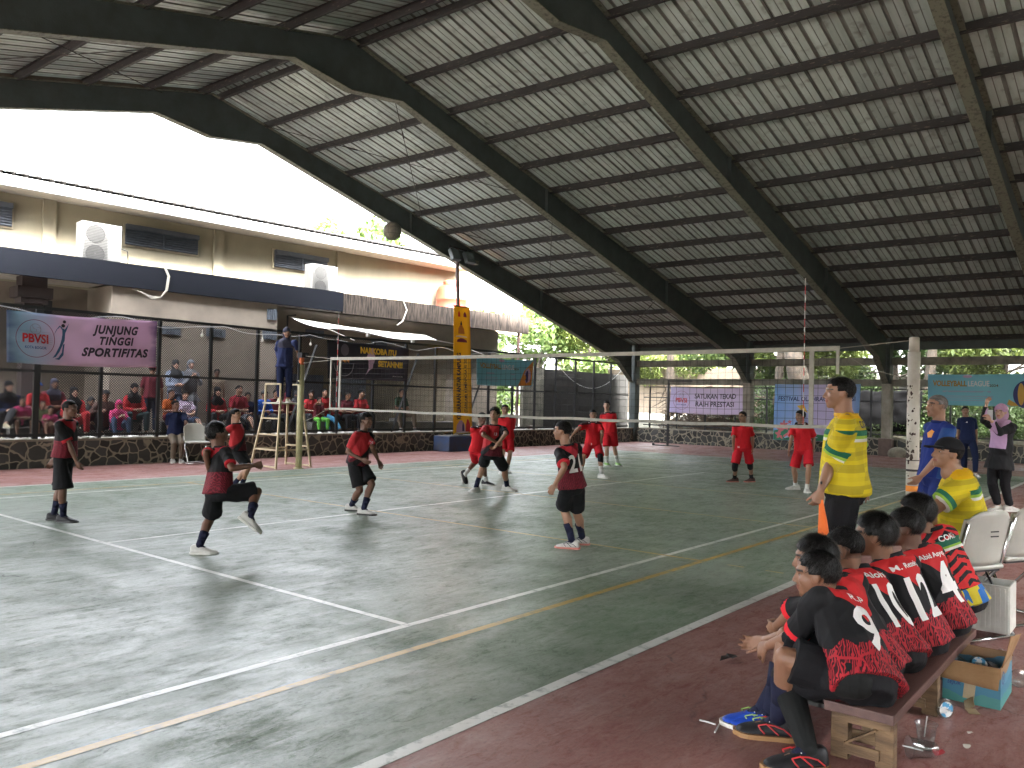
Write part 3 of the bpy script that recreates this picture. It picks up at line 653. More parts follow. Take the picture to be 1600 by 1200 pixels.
# leaf clumps
def leaf_mat(name, c1, c2, tr=.35):
    m, t, b, N, L = nmat(name)
    gi = N('ShaderNodeNewGeometry'); tc = N('ShaderNodeTexCoord'); nz = N('ShaderNodeTexNoise'); nz.inputs['Scale'].default_value = 1.1; L(tc.outputs['Object'], nz.inputs['Vector'])
    ad = N('ShaderNodeMath'); ad.operation = 'ADD'; L(gi.outputs['Random Per Island'], ad.inputs[0]); L(nz.outputs['Fac'], ad.inputs[1])
    mr = N('ShaderNodeMapRange'); mr.inputs['From Min'].default_value = .35; mr.inputs['From Max'].default_value = 1.3; L(ad.outputs[0], mr.inputs['Value'])
    mx = N('ShaderNodeMix'); mx.data_type = 'RGBA'; mx.inputs[6].default_value = (*c1, 1); mx.inputs[7].default_value = (*c2, 1); L(mr.outputs[0], mx.inputs[0]); L(mx.outputs[2], b.inputs['Base Color'])
    b.inputs['Roughness'].default_value = .55
    tb = N('ShaderNodeBsdfTranslucent'); L(mx.outputs[2], tb.inputs[0]); ms = N('ShaderNodeMixShader'); ms.inputs[0].default_value = tr
    L(b.outputs[0], ms.inputs[1]); L(tb.outputs[0], ms.inputs[2]); L(ms.outputs[0], t.nodes['Material Output'].inputs[0])
    return m
ML1 = leaf_mat('leaf_bamboo', (.07, .11, .018), (.14, .17, .04)); ML2 = leaf_mat('leaf_mid', (.045, .09, .022), (.10, .14, .035)); ML3 = leaf_mat('leaf_dark', (.03, .06, .02), (.07, .11, .03))
def leaves(g, blobs, n, size, rg, droop=.3, lw=.42):
    """n leaf blades scattered in the shells of ellipsoid clumps"""
    wts = np.array([b_[1][0]*b_[1][1]*b_[1][2] for b_ in blobs])**.67; wts /= wts.sum()
    idx = rg.choice(len(blobs), n, p=wts); dirs = rg.normal(size=(n, 3)); dirs /= np.linalg.norm(dirs, axis=1)[:, None]
    rad = rg.uniform(.25, 1.05, n)**.5
    C = np.array([b_[0] for b_ in blobs])[idx]; Rr = np.array([b_[1] for b_ in blobs])[idx]
    P_ = C+dirs*Rr*rad[:, None]
    a = rg.normal(size=(n, 3)); a[:, 2] -= droop; a /= np.linalg.norm(a, axis=1)[:, None]; b_ = np.cross(a, rg.normal(size=(n, 3))); b_ /= np.linalg.norm(b_, axis=1)[:, None]
    s = size*rg.uniform(.6, 1.4, n)[:, None]
    V = np.stack([P_-a*s*.5, P_+b_*s*lw*.5, P_+a*s*.6, P_-b_*s*lw*.5], 1).reshape(-1, 3); o = len(g.v)
    g.v.extend(map(tuple, V)); g.f.extend([(o+4*i, o+4*i+1, o+4*i+2, o+4*i+3) for i in range(n)]); g.m.extend([g.mi]*n)
def tree(name, label, base, H, spread, mat, n, size, seed, group, cat='tree', low=.25, trunk_r=.16, nb=14, lw=.42):
    rg = np.random.default_rng(seed); base = np.asarray(base, float)
    t = thing(name, label, cat, base, group)
    g = G(); tips = []; lean = rg.normal(size=2)*.05*H
    tp = [base+np.array([lean[0]*s, lean[1]*s, H*.75*s]) for s in (0, .3, .6, 1)]; g.tube(tp, [trunk_r, trunk_r*.8, trunk_r*.55, trunk_r*.25], 8)
    blobs = []
    for k in range(nb):
        s = rg.uniform(low, 1); p0 = tp[0]+(tp[3]-tp[0])*s*.95; a = rg.uniform(0, 6.28); r = spread*rg.uniform(.35, 1)*(1.1-.55*abs(s-.55)); e = p0+np.array([math.cos(a)*r, math.sin(a)*r, H*.16*rg.uniform(.2, 1.4)])
        g.tube([p0, (p0+e)/2+UP*.08*H*.3, e], [trunk_r*.3, trunk_r*.2, trunk_r*.07], 5); q = spread*rg.uniform(.22, .42); blobs.append((e, (q, q, q*rg.uniform(.6, .9))))
    blobs.append((tp[3], (spread*.4, spread*.4, H*.16)))
    g.obj('trunk', MBARK, t); g = G(); leaves(g, blobs, n, size, rg, lw=lw); g.obj('crown', mat, t)
    return t
GT = 'trees beyond the end of the court'
spec = [('bamboo_clump', 'tall pale feathery bamboo clump beyond the dark block wall', (26.5, 15.5, .3), 7.2, 3.0, ML1, 9000, .34, 1), ('bamboo_clump', 'lower yellow green bamboo clump just beyond the corner column', (29, 13.0, .3), 6.0, 2.9, ML1, 9000, .32, 2),
 ('leafy_tree', 'fresh green leafy tree between the canopy end and the bamboo', (25, 19.5, 0), 8.0, 3.2, ML2, 8000, .34, 3), ('leafy_tree', 'broad leafy tree rising behind the annex roof under the shelter verge', (24, 29, 0), 12.2, 4.6, ML2, 8000, .42, 4),
 ('leafy_tree', 'leafy tree filling the gap between the first and second columns', (24.5, 6.6, 1.2), 5.2, 2.5, ML2, 6000, .26, 5), ('leafy_tree', 'pale green tree seen through the wire mesh past the second column', (23.5, 3.6, 1.6), 4.6, 2.2, ML1, 6000, .24, 6),
 ('dark_tree', 'dark shady tree behind the black tarpaulin', (23.5, .4, 1.8), 4.4, 2.4, ML3, 6000, .24, 7), ('leafy_tree', 'sunlit leafy tree above the teal banner', (22.8, -3.2, 1.6), 4.5, 2.3, ML1, 7000, .2, 8), ('leafy_tree', 'leafy tree beyond the far edge of the teal banner', (23.2, -6.6, 1.6), 4.8, 2.4, ML2, 7000, .2, 9),
 ('leafy_tree', 'wide leafy tree far behind the branch heap', (34, 10, 0.5), 8.5, 4.2, ML1, 8000, .4, 10), ('dark_tree', 'tall dark tree farther up the slope', (32, 1, 2.5), 8.5, 4.4, ML3, 8000, .4, 11), ('leafy_tree', 'tall leafy tree farther up the slope behind the teal banner', (31, -7, 2.5), 8.5, 4.6, ML2, 8000, .4, 12), ('leafy_tree', 'bushy tree behind the bamboo and the leafy tree', (33, 22, 0), 10, 4.6, ML1, 8000, .42, 13)]
for nm, lb, b_, H_, sp, mt, n, sz, sd_ in spec: tree(nm, lb, b_, H_, sp, mt, n, sz, sd_, GT, lw=.22 if 'bamboo' in nm else .42, low=.1)
for i, (x, y) in enumerate(((21.0, 8.6), (20.6, 3.9), (20.9, -1.2), (20.7, -6.0), (21.2, -11.0), (21.5, -16.0), (20.5, -20.5))):
    tree('added_shade_tree', 'tall dark tree added for shade, crown unseen above the eaves, ' + ['next to the bamboo', 'behind the old trunk', 'behind the black tarpaulin', 'behind the teal banner', 'past the teal banner end', 'outside the shelter corner', 'last in its row'][i], (x, y, 1.0), 9.5, 3.6, ML3, 5200, .42, 60+i, 'trees added to shade the slope', low=.55, nb=12, trunk_r=.2)  # row added to keep sun off the slope, crowns out of view
rg = np.random.default_rng(33); g = G()
bl = [((18.7+1.6*rg.random(), 5.0-15*rg.random(), .75+.2*rg.random()), (.3, .42, .24)) for _ in range(60)]
leaves(g, bl, 9000, .11, rg); bl = [((19.9+1.5*rg.random(), 4.6-16*rg.random(), 1.0+1.1*rg.random()), (.5, .6, .5)) for _ in range(70)]; leaves(g, bl, 26000, .13, rg); o = g.obj('undergrowth', ML3); o['kind'] = 'stuff'; o['label'] = 'low leafy undergrowth on the slope behind the end wall'
g = G(); g.bb((27, 7.2, 1.0), (27.3, 15.5, 3.25)); tag(g.obj('garden_wall', M('pale_wall', (.22, .175, .13), rough=.9)), 'pale plastered wall glimpsed beyond the branch heap', 'wall')

# ================================================================== BANNERS
def cloth_mat(name, cols, axis=0, rough=.65, trans=.42, lo=0., hi=1., cells=None):
    """printed cloth: colour ramp across the banner's own u (0..1), slightly translucent"""
    m, t, b, N, L = nmat(name)
    at = N('ShaderNodeAttribute'); at.attribute_name = 'buv'; sp = N('ShaderNodeSeparateXYZ'); L(at.outputs['Vector'], sp.inputs[0])
    nz = N('ShaderNodeTexNoise'); nz.inputs['Scale'].default_value = 3.0; nz.inputs['Detail'].default_value = 4; L(at.outputs['Vector'], nz.inputs['Vector'])
    ad = N('ShaderNodeMath'); ad.operation = 'MULTIPLY_ADD'; L(nz.outputs['Fac'], ad.inputs[0]); ad.inputs[1].default_value = .25; L(sp.outputs[axis], ad.inputs[2])
    r = N('ShaderNodeValToRGB'); r.color_ramp.elements.remove(r.color_ramp.elements[1])
    for i, (p_, c) in enumerate(cols):
        e = r.color_ramp.elements[0] if i == 0 else r.color_ramp.elements.new(p_); e.position = p_; e.color = (*c, 1)
    su = N('ShaderNodeMath'); su.operation = 'SUBTRACT'; L(ad.outputs[0], su.inputs[0]); su.inputs[1].default_value = .12; L(su.outputs[0], r.inputs[0])
    L(r.outputs[0], b.inputs['Base Color']); b.inputs['Roughness'].default_value = rough
    tb = N('ShaderNodeBsdfTranslucent'); L(r.outputs[0], tb.inputs[0]); ms = N('ShaderNodeMixShader'); ms.inputs[0].default_value = trans
    L(b.outputs[0], ms.inputs[1]); L(tb.outputs[0], ms.inputs[2]); L(ms.outputs[0], t.nodes['Material Output'].inputs[0])
    return m
class Banner:
    """cloth hung by its corners; prints follow the cloth"""
    def __init__(s, name, label, tl, tr, bl, br, mat, amp=.02, seed=1, cat='banner', group=None, sag=.02, thick=.002):
        s.c = [np.asarray(q, float) for q in (tl, tr, bl, br)]; s.W = np.linalg.norm(s.c[1]-s.c[0]); s.H = np.linalg.norm(s.c[2]-s.c[0]); s.seed = seed; s.amp = amp; s.sag = sag
        s.n = nrm(np.cross(s.c[1]-s.c[0], s.c[0]-s.c[2])); 
        if s.n@(CAM-s.c[0]) < 0: s.n = -s.n
        s.t = thing(name, label, cat, (s.c[2]+s.c[3])/2, group)
        nx, ny = max(24, int(s.W/.05)), max(10, int(s.H/.05))
        V = [s.at(i/nx, j/ny) for j in range(ny+1) for i in range(nx+1)]; F = [(j*(nx+1)+i, (j+1)*(nx+1)+i, (j+1)*(nx+1)+i+1, j*(nx+1)+i+1) for j in range(ny) for i in range(nx)]
        g = G(); g.add(V, F); o = g.obj('cloth', mat, s.t, smooth=True)
        attr_v(o.data, 'buv', [(i/nx, j/ny, 0) for j in range(ny+1) for i in range(nx+1)])
        md = o.modifiers.new('t', 'SOLIDIFY'); md.thickness = thick; md.offset = 0
        s.cloth = o
    def at(s, u, v, off=0.0):   # v: 0 bottom, 1 top
        tl, tr, bl, br = s.c; p = (bl*(1-u)+br*u)*(1-v)+(tl*(1-u)+tr*u)*v
        sd_ = s.seed; x = u*s.W; y = v*s.H
        w_ = math.sin(x*3.1+sd_+1.3*math.sin(y*2.1))*.5+math.sin(x*6.7-y*4+sd_*2)*.3+math.sin((x*.8+y)*9+sd_)*.22+math.sin((x-y*1.2)*13+sd_*3)*.12
        e = min(1, 8*u, 8*(1-u))**.5*.7+.3
        return p+s.n*(s.amp*w_*e+off)-UP*(s.sag*math.sin(math.pi*u)*(1-.0*v))
    def put(s, V, F, x, y, mat, rot=0, sc=1.0, off=.006, name='lettering', label=None):
        """V in metres around the banner point (x, y) measured from its lower left corner"""
        c, sn = math.cos(rot), math.sin(rot); g = G(); vs = []
        for p in V:
            a, b_ = p[0]*sc, p[1]*sc; a, b_ = a*c-b_*sn, a*sn+b_*c; vs.append(s.at((x+a)/s.W, (y+b_)/s.H, off))
        g.add(vs, F); return g.obj(name, mat, s.t)
    def text(s, txt, x, y, size, mat, bold=.03, shear=0, sx=1, rot=0, spacing=1.0, line=1.0, off=.006, align='CENTER', width=None, label=None):
        V, F = text_mesh(txt, size, bold, shear, 1.0, spacing, align, line, fine=.12 if max(s.W, s.H) > 1 else .05)
        if width: sx = width/max(1e-6, V[:, 0].max()-V[:, 0].min())
        V[:, 0] *= sx
        return s.put(V, F, x, y, mat, rot, 1.0, off)
MK = lambda n, c, r=.6: M(n, c, rough=r, var=.03)
P_RED = MK('print_red', (.62, .03, .035)); P_BLUE = MK('print_blue', (.03, .10, .30)); P_DARK = MK('print_dark', (.03, .025, .04)); P_WHT = MK('print_white', (.75, .73, .72)); P_YEL = MK('print_yellow', (.85, .55, .06)); P_LIL = MK('print_lilac', (.55, .38, .55)); P_ORG = MK('print_orange', (.7, .28, .04)); P_NAVY = MK('print_navy', (.025, .03, .14)); P_GRN = MK('print_green', (.03, .22, .12)); P_GREY = MK('print_grey', (.35, .33, .38))
def arc_strokes(cx, cy, r): return ring2d(cx, cy, r-.005, r+.005)
def pbvsi(b, x, y, r, city=True):
    for rr_ in (r,):
        V, F = ring2d(0, 0, r*.97, r*1.0, 48); b.put(V, F, x, y, P_BLUE if not city else MK('print_maroon', (.25, .04, .10)), off=.005, name='emblem_ring')
    V, F = ring2d(0, 0, r*.26, r*.29, 28); b.put(V, F, x, y+r*.5, P_GREY, off=.005, name='emblem_ball')
    for a in (0, 2.1, 4.2):
        pts = [(r*.28*math.cos(a+k*.25)*(1-k*.18), r*.28*math.sin(a+k*.25)*(1-k*.18)) for k in range(6)]
        V = []; F = []
        for i, (u, v) in enumerate(pts): V += [(u, v, 0), (u+.012*r*2, v+.012*r*2, 0)]
        F = [(2*i, 2*i+1, 2*i+3, 2*i+2) for i in range(5)]; b.put(np.array(V), F, x, y+r*.5, P_GREY, off=.0052, name='emblem_ball')
    V = []; F = []
    for k in range(7):
        yy = -r*.25+k*r*.1; hw = math.sqrt(max(0, (r*.88)**2-yy**2)); o = len(V); V += [(-hw, yy, 0), (hw, yy, 0), (hw, yy+r*.012, 0), (-hw, yy+r*.012, 0)]; F.append((o, o+1, o+2, o+3))
    b.put(np.array(V), F, x, y, P_GREY, off=.005, name='emblem_net')
    b.text('PBVSI', x, y-r*.02, r*.62, P_RED, bold=.035, width=r*1.35, off=.007)
    b.text('KOTA BOGOR', x, y-r*.48, r*.2, P_BLUE, bold=.02, width=r*1.1, off=.007)
# 1 — lilac banner
tl, tr, bl, br = at_Y(10, 484, 8.33), at_Y(246, 502, 8.33), at_Y(10, 566, 8.33), at_Y(243, 574, 8.33)
LIL = cloth_mat('cloth_lilac', [(0, (.12, .18, .30)), (.09, (.36, .52, .62)), (.2, (.50, .56, .68)), (.34, (.68, .54, .68)), (.94, (.70, .52, .66)), (1, (.36, .25, .42))])
b1 = Banner('banner', 'lilac and pale blue banner reading JUNJUNG TINGGI SPORTIFITAS on the black fence', tl, tr, bl, br, LIL, .040, 1, sag=.03)
W_, H_ = b1.W, b1.H
pbvsi(b1, W_*.175, H_*.50, H_*.37)
b1.text('JUNJUNG', W_*.70, H_*.76, H_*.235, P_DARK, .045, .25, width=W_*.32, spacing=1.15)
b1.text('TINGGI', W_*.70, H_*.53, H_*.22, P_DARK, .045, .25, width=W_*.24, spacing=1.15)
b1.text('SPORTIFITAS', W_*.70, H_*.29, H_*.235, P_DARK, .045, .25, width=W_*.47, spacing=1.1)
# spiking player emblem
s = H_*.8; cx, cy = W_*.345, H_*.5
body_ = [(-.02, .30), (.06, .30), (.10, .20), (.08, .0), (.0, -.12), (-.12, -.28), (-.30, -.42), (-.44, -.45), (-.30, -.34), (-.12, -.14), (-.05, .02), (-.02, .14)]
arm_ = [(.04, .24), (.18, .36), (.27, .44), (.19, .31), (.08, .16)]; arm2 = [(0, .24), (-.12, .34), (-.2, .27), (-.13, .37), (-.02, .32)]; leg_ = [(.02, -.10), (-.02, -.30), (-.2, -.44), (-.36, -.47), (-.16, -.49), (.04, -.36), (.09, -.08)]; sw = [(-.14, .33), (-.3, .22), (-.36, .12), (-.27, .26), (-.15, .36)]
for pl in (body_, arm_, arm2, leg_, sw):
    V, F = flat_shape([(x*s*.55, y*s) for x, y in pl], .15); b1.put(V, F, cx, cy, MK('print_steel', (.04, .12, .24)), off=.007, name='player_emblem')
V, F = flat_shape(circ(.01*s, .37*s, .045*s, 16), .2); b1.put(V, F, cx, cy, P_DARK, off=.007, name='player_emblem'); V, F = flat_shape(circ(.04*s, .47*s, .04*s, 16), .2); b1.put(V, F, cx, cy, P_DARK, off=.0071, name='player_emblem')
# 2 — black banner
tl, tr, bl, br = at_Y(511, 531, 8.34), at_Y(639, 544, 8.34), at_Y(512, 591, 8.34), at_Y(637, 596, 8.34)
b2 = Banner('banner', 'black banner reading NARKOBA ITU SETANN with a pale ghost on the fence', tl, tr, bl, br, cloth_mat('cloth_black', [(0, (.012, .014, .022)), (.6, (.022, .02, .035)), (.85, (.06, .055, .085)), (1, (.02, .018, .03))], trans=.06), .03, 2.2, sag=.0)
W_, H_ = b2.W, b2.H
b2.text('NARKOBA ITU', W_*.61, H_*.80, H_*.22, P_YEL, .06, width=W_*.46); b2.text('SETANN!!', W_*.76, H_*.46, H_*.22, P_YEL, .06, width=W_*.33); b2.text('#lawannarkoba', W_*.86, H_*.13, H_*.05, P_WHT, .0, width=W_*.14)
V, F = ring2d(0, 0, H_*.33, H_*.345, 40); b2.put(V[:], F[20:] , W_*.19, H_*.42, P_GREY, name='emblem_ring', off=.006)
b2.text('BNN', W_*.19, H_*.50, H_*.16, P_ORG, .04, width=W_*.12, off=.008); V, F = flat_shape(circ(0, 0, H_*.13, 20, H_*.16), .15); b2.put(V, F, W_*.205, H_*.78, MK('print_emblem', (.10, .09, .12)), off=.005, name='emblem')
gh = [(-.02, .26), (.03, .33), (.09, .33), (.13, .26), (.12, .2), (.18, .12), (.16, -.02), (.10, -.12), (.08, -.22), (-.02, -.26), (-.16, -.42), (-.06, -.22), (-.05, -.02), (-.13, .04), (-.16, -.02), (-.10, .12)]
V, F = flat_shape([(x*H_*1.02, y*H_*1.02) for x, y in gh], .12); b2.put(V, F, W_*.50, H_*.55, P_LIL, off=.006, name='ghost_print')
# 3 — small sky blue banner at the far part of the long fence
tl, tr, bl, br = at_Y(745, 557, 8.34), at_Y(833, 563, 8.34), at_Y(745, 601, 8.34), at_Y(832, 603, 8.34)
TEAL = cloth_mat('cloth_teal', [(0, (.16, .45, .58)), (.5, (.24, .58, .66)), (1, (.20, .50, .60))], trans=.2)
b3 = Banner('banner', 'small sky blue volleyball league banner with an orange corner on the long fence', tl, tr, bl, br, TEAL, .025, 3.1, sag=.03)
W_, H_ = b3.W, b3.H
def league(b, W_, H_, ball=True, yr='2024'):
    b.text('VOLLEYBALL', W_*.235, H_*.70, H_*.24, MK('print_ochre', (.36, .22, .05)), .045, width=W_*.36, off=.008); b.text('LEAGUE', W_*.535, H_*.70, H_*.24, P_WHT, .02, width=W_*.22, off=.008); b.text(yr, W_*.69, H_*.64, H_*.11, MK('print_brown', (.12, .07, .03)), .02, width=W_*.09, off=.008)
    for (y, w_, h) in ((.45, .5, .05), (.30, .55, .025), (.24, .55, .02), (.17, .4, .02)):
        b.put(np.array([(-w_*W_/2, -h*H_/2, 0), (w_*W_/2, -h*H_/2, 0), (w_*W_/2, h*H_/2, 0), (-w_*W_/2, h*H_/2, 0)])@np.eye(3), [(0, 1, 2, 3)], W_*.41, H_*y, MK('print_pale', (.33, .42, .55)), off=.005, name='print_strip')
    b.put(*flat_shape(circ(0, 0, W_*.05, 16, H_*.045), .2), W_*.42, H_*.96-H_*.02, P_LIL, off=.006, name='print_badge')
league(b3, W_, H_)
V, F = flat_shape([(-.02, -.5), (.24, -.5), (.26, .5), (.1, .1)], .2); V = V*np.array([W_, H_*.96, 1]); b3.put(V, F, W_*.74, H_*.5, P_ORG, off=.005, name='orange_print')
V, F = flat_shape(circ(0, 0, H_*.2, 20, H_*.28), .15); b3.put(V, F, W_*.90, H_*.38, P_LIL, off=.007, name='ball_print'); V, F = flat_shape(circ(0, 0, H_*.08, 20, H_*.24), .15); b3.put(V, F, W_*.89, H_*.36, P_NAVY, off=.009, name='ball_print')
# 4 — SATUKAN TEKAD
X4 = 17.55
tl, tr, bl, br = at_X(1048, 604, X4), at_X(1166, 606, X4), at_X(1046, 644, X4), at_X(1163, 648, X4)
b4 = Banner('banner', 'pale lilac banner reading SATUKAN TEKAD RAIH PRESTASI beside the second column', tl, tr, bl, br, cloth_mat('cloth_pale_lilac', [(0, (.66, .62, .84)), (.4, (.74, .66, .82)), (1, (.70, .62, .78))]), .03, 4.2, sag=.04)
W_, H_ = b4.W, b4.H
pbvsi(b4, W_*.16, H_*.5, H_*.36); b4.text('SATUKAN TEKAD', W_*.61, H_*.68, H_*.26, P_DARK, .02, width=W_*.54); b4.text('RAIH PRESTASI', W_*.61, H_*.38, H_*.26, P_DARK, .02, width=W_*.50)
# 5 — blue festival banner hanging down over the wall
X5 = 17.52
tl, tr, bl, br = at_X(1211, 600, X5), at_X(1345, 600, X5), at_X(1208, 687, X5), at_X(1340, 690, X5)
b5 = Banner('banner', 'large light blue banner with green hills and pink flowers along its bottom', tl, tr, bl, br, cloth_mat('cloth_sky', [(0, (.30, .52, .82)), (.25, (.44, .60, .86)), (.5, (.66, .60, .80)), (.78, (.68, .62, .82)), (1, (.28, .46, .72))]), .03, 5.4)
W_, H_ = b5.W, b5.H
b5.text('FESTIVAL OLAHRAGA PRESTASI', W_*.5, H_*.74, H_*.11, P_NAVY, .02, width=W_*.9)
V, F = flat_shape([(0, 0), (.98, 0), (.98, .05), (.8, .14), (.62, .10), (.45, .13), (.32, .20), (.2, .27), (.1, .2), (0, .16)], .12); V = (V*np.array([W_, H_, 1])); b5.put(V, F, .01, .01, P_GRN, off=.005, name='hill_print')
for (x, y, r) in ((.10, .2, .055), (.13, .28, .04), (.17, .14, .05), (.08, .1, .045), (.2, .33, .02)):
    V, F = flat_shape([(r*(1+.4*math.sin(5*k/24*2*math.pi))*math.cos(k/24*2*math.pi)*W_, r*(1+.4*math.sin(5*k/24*2*math.pi))*math.sin(k/24*2*math.pi)*W_) for k in range(24)], .15); b5.put(V, F, W_*x, H_*y, MK('print_coral', (.62, .17, .20)), off=.008, name='flower_print')
V, F = flat_shape([(-.04, 0), (.04, .02), (.09, -.1), (.0, -.05)], .1); b5.put(V*np.array([W_, H_*1.2, 1]), F, W_*.32, H_*.62, P_YEL, off=.006, name='star_print')
# 6 — teal league banner
X6 = 17.55
tl, tr, bl, br = at_X(1450, 585, X6), at_X(1629, 583, X6), at_X(1450, 632, X6), at_X(1629, 635, X6)
b6 = Banner('banner', 'wide teal banner reading VOLLEYBALL LEAGUE with a blue and yellow ball at its end', tl, tr, bl, br, TEAL, .02, 6.3, sag=.02)
W_, H_ = b6.W, b6.H; league(b6, W_*.86, H_)
V, F = flat_shape(circ(0, 0, H_*.33, 32, H_*.42), .1); b6.put(V, F, W_*.86, H_*.36, P_NAVY, off=.006, name='ball_print')
for dx in (-.02, .09): V, F = flat_shape(circ(0, 0, H_*.09, 24, H_*.34), .1); b6.put(V, F, W_*(.845+dx), H_*.37, MK('print_gold', (.6, .36, .06)), off=.009, name='ball_print')
V, F = flat_shape([(-.5, -.1), (.1, -.45), (.1, -.5), (-.4, -.5), (-.6, -.4)], .1); b6.put(V*H_*.5, F, W_*.80, H_*.26, MK('print_gold', (.6, .36, .06)), off=.005, name='ball_print')

# ================================================================== FLOODLIGHT POLE with its base block and long yellow banner
pb = np.array([7.42, 8.06, 0.0]); pt = np.array([7.06, 8.06, 5.75])
t = thing('floodlight_pole', 'rusty brown floodlight pole with two lamps leaning beside the long fence', 'floodlight pole', pb)
g = G(); g.tube([pb+(0, 0, .3), pt], .055, 12); g.tube([pb+(0, 0, .3), pb*.4+pt*.6], .068, 12); g.obj('pole', M('pole_brown', (.075, .05, .042), rough=.7, scale=7, var=.25), t)
g = G(); g.beam(pt+(-.34, 0, .02), pt+(.62, 0, -.02), .05, .05); g.tube([pt+(-.3, 0, .12), pt+(-.3, 0, -.1)], .02, 6); g.obj('cross_arm', MBLK, t)
for dx, w_ in ((-.2, .32), (.42, .36)):
    c = pt+np.array([dx, -.1, -.22]); ax = (np.array([1, 0, 0.]), nrm((0, 1, -.45)), nrm((0, .45, 1)))
    g = G(); g.box(c, (w_, .12, .34), ax); g.tube([c+(0, .03, .16), c+(0, .1, .24)], .02, 6); lp = g.obj('lamp_head', M('lamp_dark', (.05, .065, .07), rough=.5), t, bevel=.02)
    g = G(); g.box(c-ax[1]*.064, (w_*.86, .006, .28), ax); g.obj('glass', M('lamp_glass', (.14, .18, .18), rough=.15), lp)
g = G(); g.bb((7.46, 7.95, 5.4), (7.9, 8.1, 5.5)); g.obj('control_box', MGIRT, t)
t = thing('base_block', 'blue painted concrete block at the foot of the floodlight pole', 'concrete block', (7.2, 7.98, 0))
g = G(); g.bb((6.55, 7.68, 0), (7.95, 8.30, .42)); g.obj('block_body', M('blue_block', (.030, .065, .16), rough=.7, scale=4, col2=(.05, .06, .09), bump=.2), t, bevel=.02)
g = G(); g.bb((6.6, 7.72, .42), (7.9, 8.27, .44)); g.obj('top_screed', MCONC, t)
tl, tr, bl, br = at_Y(709, 477, 7.9), at_Y(734, 481, 7.9), at_Y(708, 679, 7.9), at_Y(738, 676, 7.9)
b7 = Banner('vertical_banner', 'tall narrow yellow banner reading KEJUARAAN ANTAR KAMPUNG tied to the floodlight pole', tl, tr, bl, br, cloth_mat('cloth_yellow', [(0, (.70, .42, .02)), (.5, (.86, .57, .04)), (.8, (.88, .60, .06)), (1, (.60, .33, .02))], trans=.3), .014, 7.7, sag=0)
W_, H_ = b7.W, b7.H
b7.text('KEJUARAAN ANTAR KAMPUNG', W_*.30, H_*.375, W_*.32, P_DARK, .035, rot=math.pi/2, width=H_*.52); b7.text('(TARKAM) KEMENPORA RI 2024', W_*.68, H_*.39, W_*.2, P_DARK, .02, rot=math.pi/2, width=H_*.45)
for (x, y, w_, h, m_) in ((.32, .94, .16, .045, P_RED), (.7, .94, .2, .04, MK('print_maroon', (.25, .04, .10))), (.45, .82, .38, .07, MK('print_amber', (.55, .2, .04))), (.45, .765, .7, .012, P_WHT), (.48, .735, .62, .03, MK('print_maroon', (.25, .04, .10))), (.40, .06, .5, .09, P_LIL), (.52, .055, .1, .07, P_NAVY), (.78, .06, .25, .10, P_RED), (.45, .01, .8, .012, P_WHT), (.45, .86, .12, .05, P_DARK)):
    V, F = flat_shape([(-.5, -.5), (.5, -.5), (.42, .1), (.1, .5), (-.15, .5), (-.45, .1)], .3); b7.put(V*np.array([w_*W_, h*H_, 1]), F, W_*x, H_*y, m_, off=.004 if m_ is not P_NAVY else .006, name='emblem')
g = G(); a_ = b7.at(0, 1); c_ = b7.at(1, 1); g.tube([a_-(0.02, 0, 0), c_+(0.02, 0, 0)], .018, 8); g.obj('top_rod', MPUR, b7.t); g = G()
for v in (.98, .7, .4, .12): q = (b7.at(0, v)+b7.at(1, v))/2; g.tube([q, q+(0, .16, 0)], .006, 5)
g.obj('tie', MROD, b7.t)

# ================================================================== NET, POSTS, REFEREE STAND
MPOSTY = M('post_cream', (.42, .40, .22), rough=.6, scale=5, col2=(.33, .30, .17), bump=.1); MPOSTW = M('post_white', (.55, .52, .46), rough=.65, scale=4, col2=(.42, .39, .33), bump=.1)
t = thing('net_post', 'cream painted net post beside the referee stand, with an orange winch cap', 'net post', (0, 5.62, 0), 'net posts')
g = G(); g.tube([(0, 5.62, 0), (0, 5.62, 2.06)], .062, 20); g.lathe((0, 5.62, 0), [(.1, 0), (.1, .012), (.065, .03)], 20); g.obj('pole', MPOSTY, t, smooth=True)
g = G(); g.tube([(0, 5.62, 2.06), (0, 5.62, 2.28)], .05, 16); g.obj('cap', M('winch_orange', (.55, .12, .03), rough=.5), t); g = G(); g.box((0.0, 5.58, 2.25), (.16, .15, .1)); g.tube([(-.08, 5.6, 1.75), (-.08, 5.6, 2.1)], .02, 6); g.ball((-.09, 5.6, 1.7), .03); g.obj('winch', MBLK, t)
NP = np.array([0, -5.6, 0]); t = thing('net_post', 'scuffed white net post with an orange band, standing in front of the man in navy', 'net post', NP, 'net posts')
g = G(); g.tube([NP, NP+(0, 0, 2.11)], .067, 24); g.obj('pole', MPOSTW, t, smooth=True); g = G(); g.tube([NP+(0, 0, 2.11), NP+(0, 0, 2.27)], .055, 20); g.ell(NP+np.array([0, 0, 2.27]), (.055, .055, .012)); g.obj('cap', MPOSTW, t, smooth=True)
g = G(); g.tube([NP+(0, 0, .535), NP+(0, 0, .60)], .0685, 24); g.obj('orange_band', M('band_orange', (.75, .25, .02), rough=.6), t); g = G(); g.tube([NP+(0, 0, .76), NP+(0, 0, .785)], .0685, 24); g.tube([NP+(0, 0, .88), NP+(0, 0, .89)], .0688, 24); g.obj('cord_turn', MROD, t)
g = G(); rr = random.Random(4)
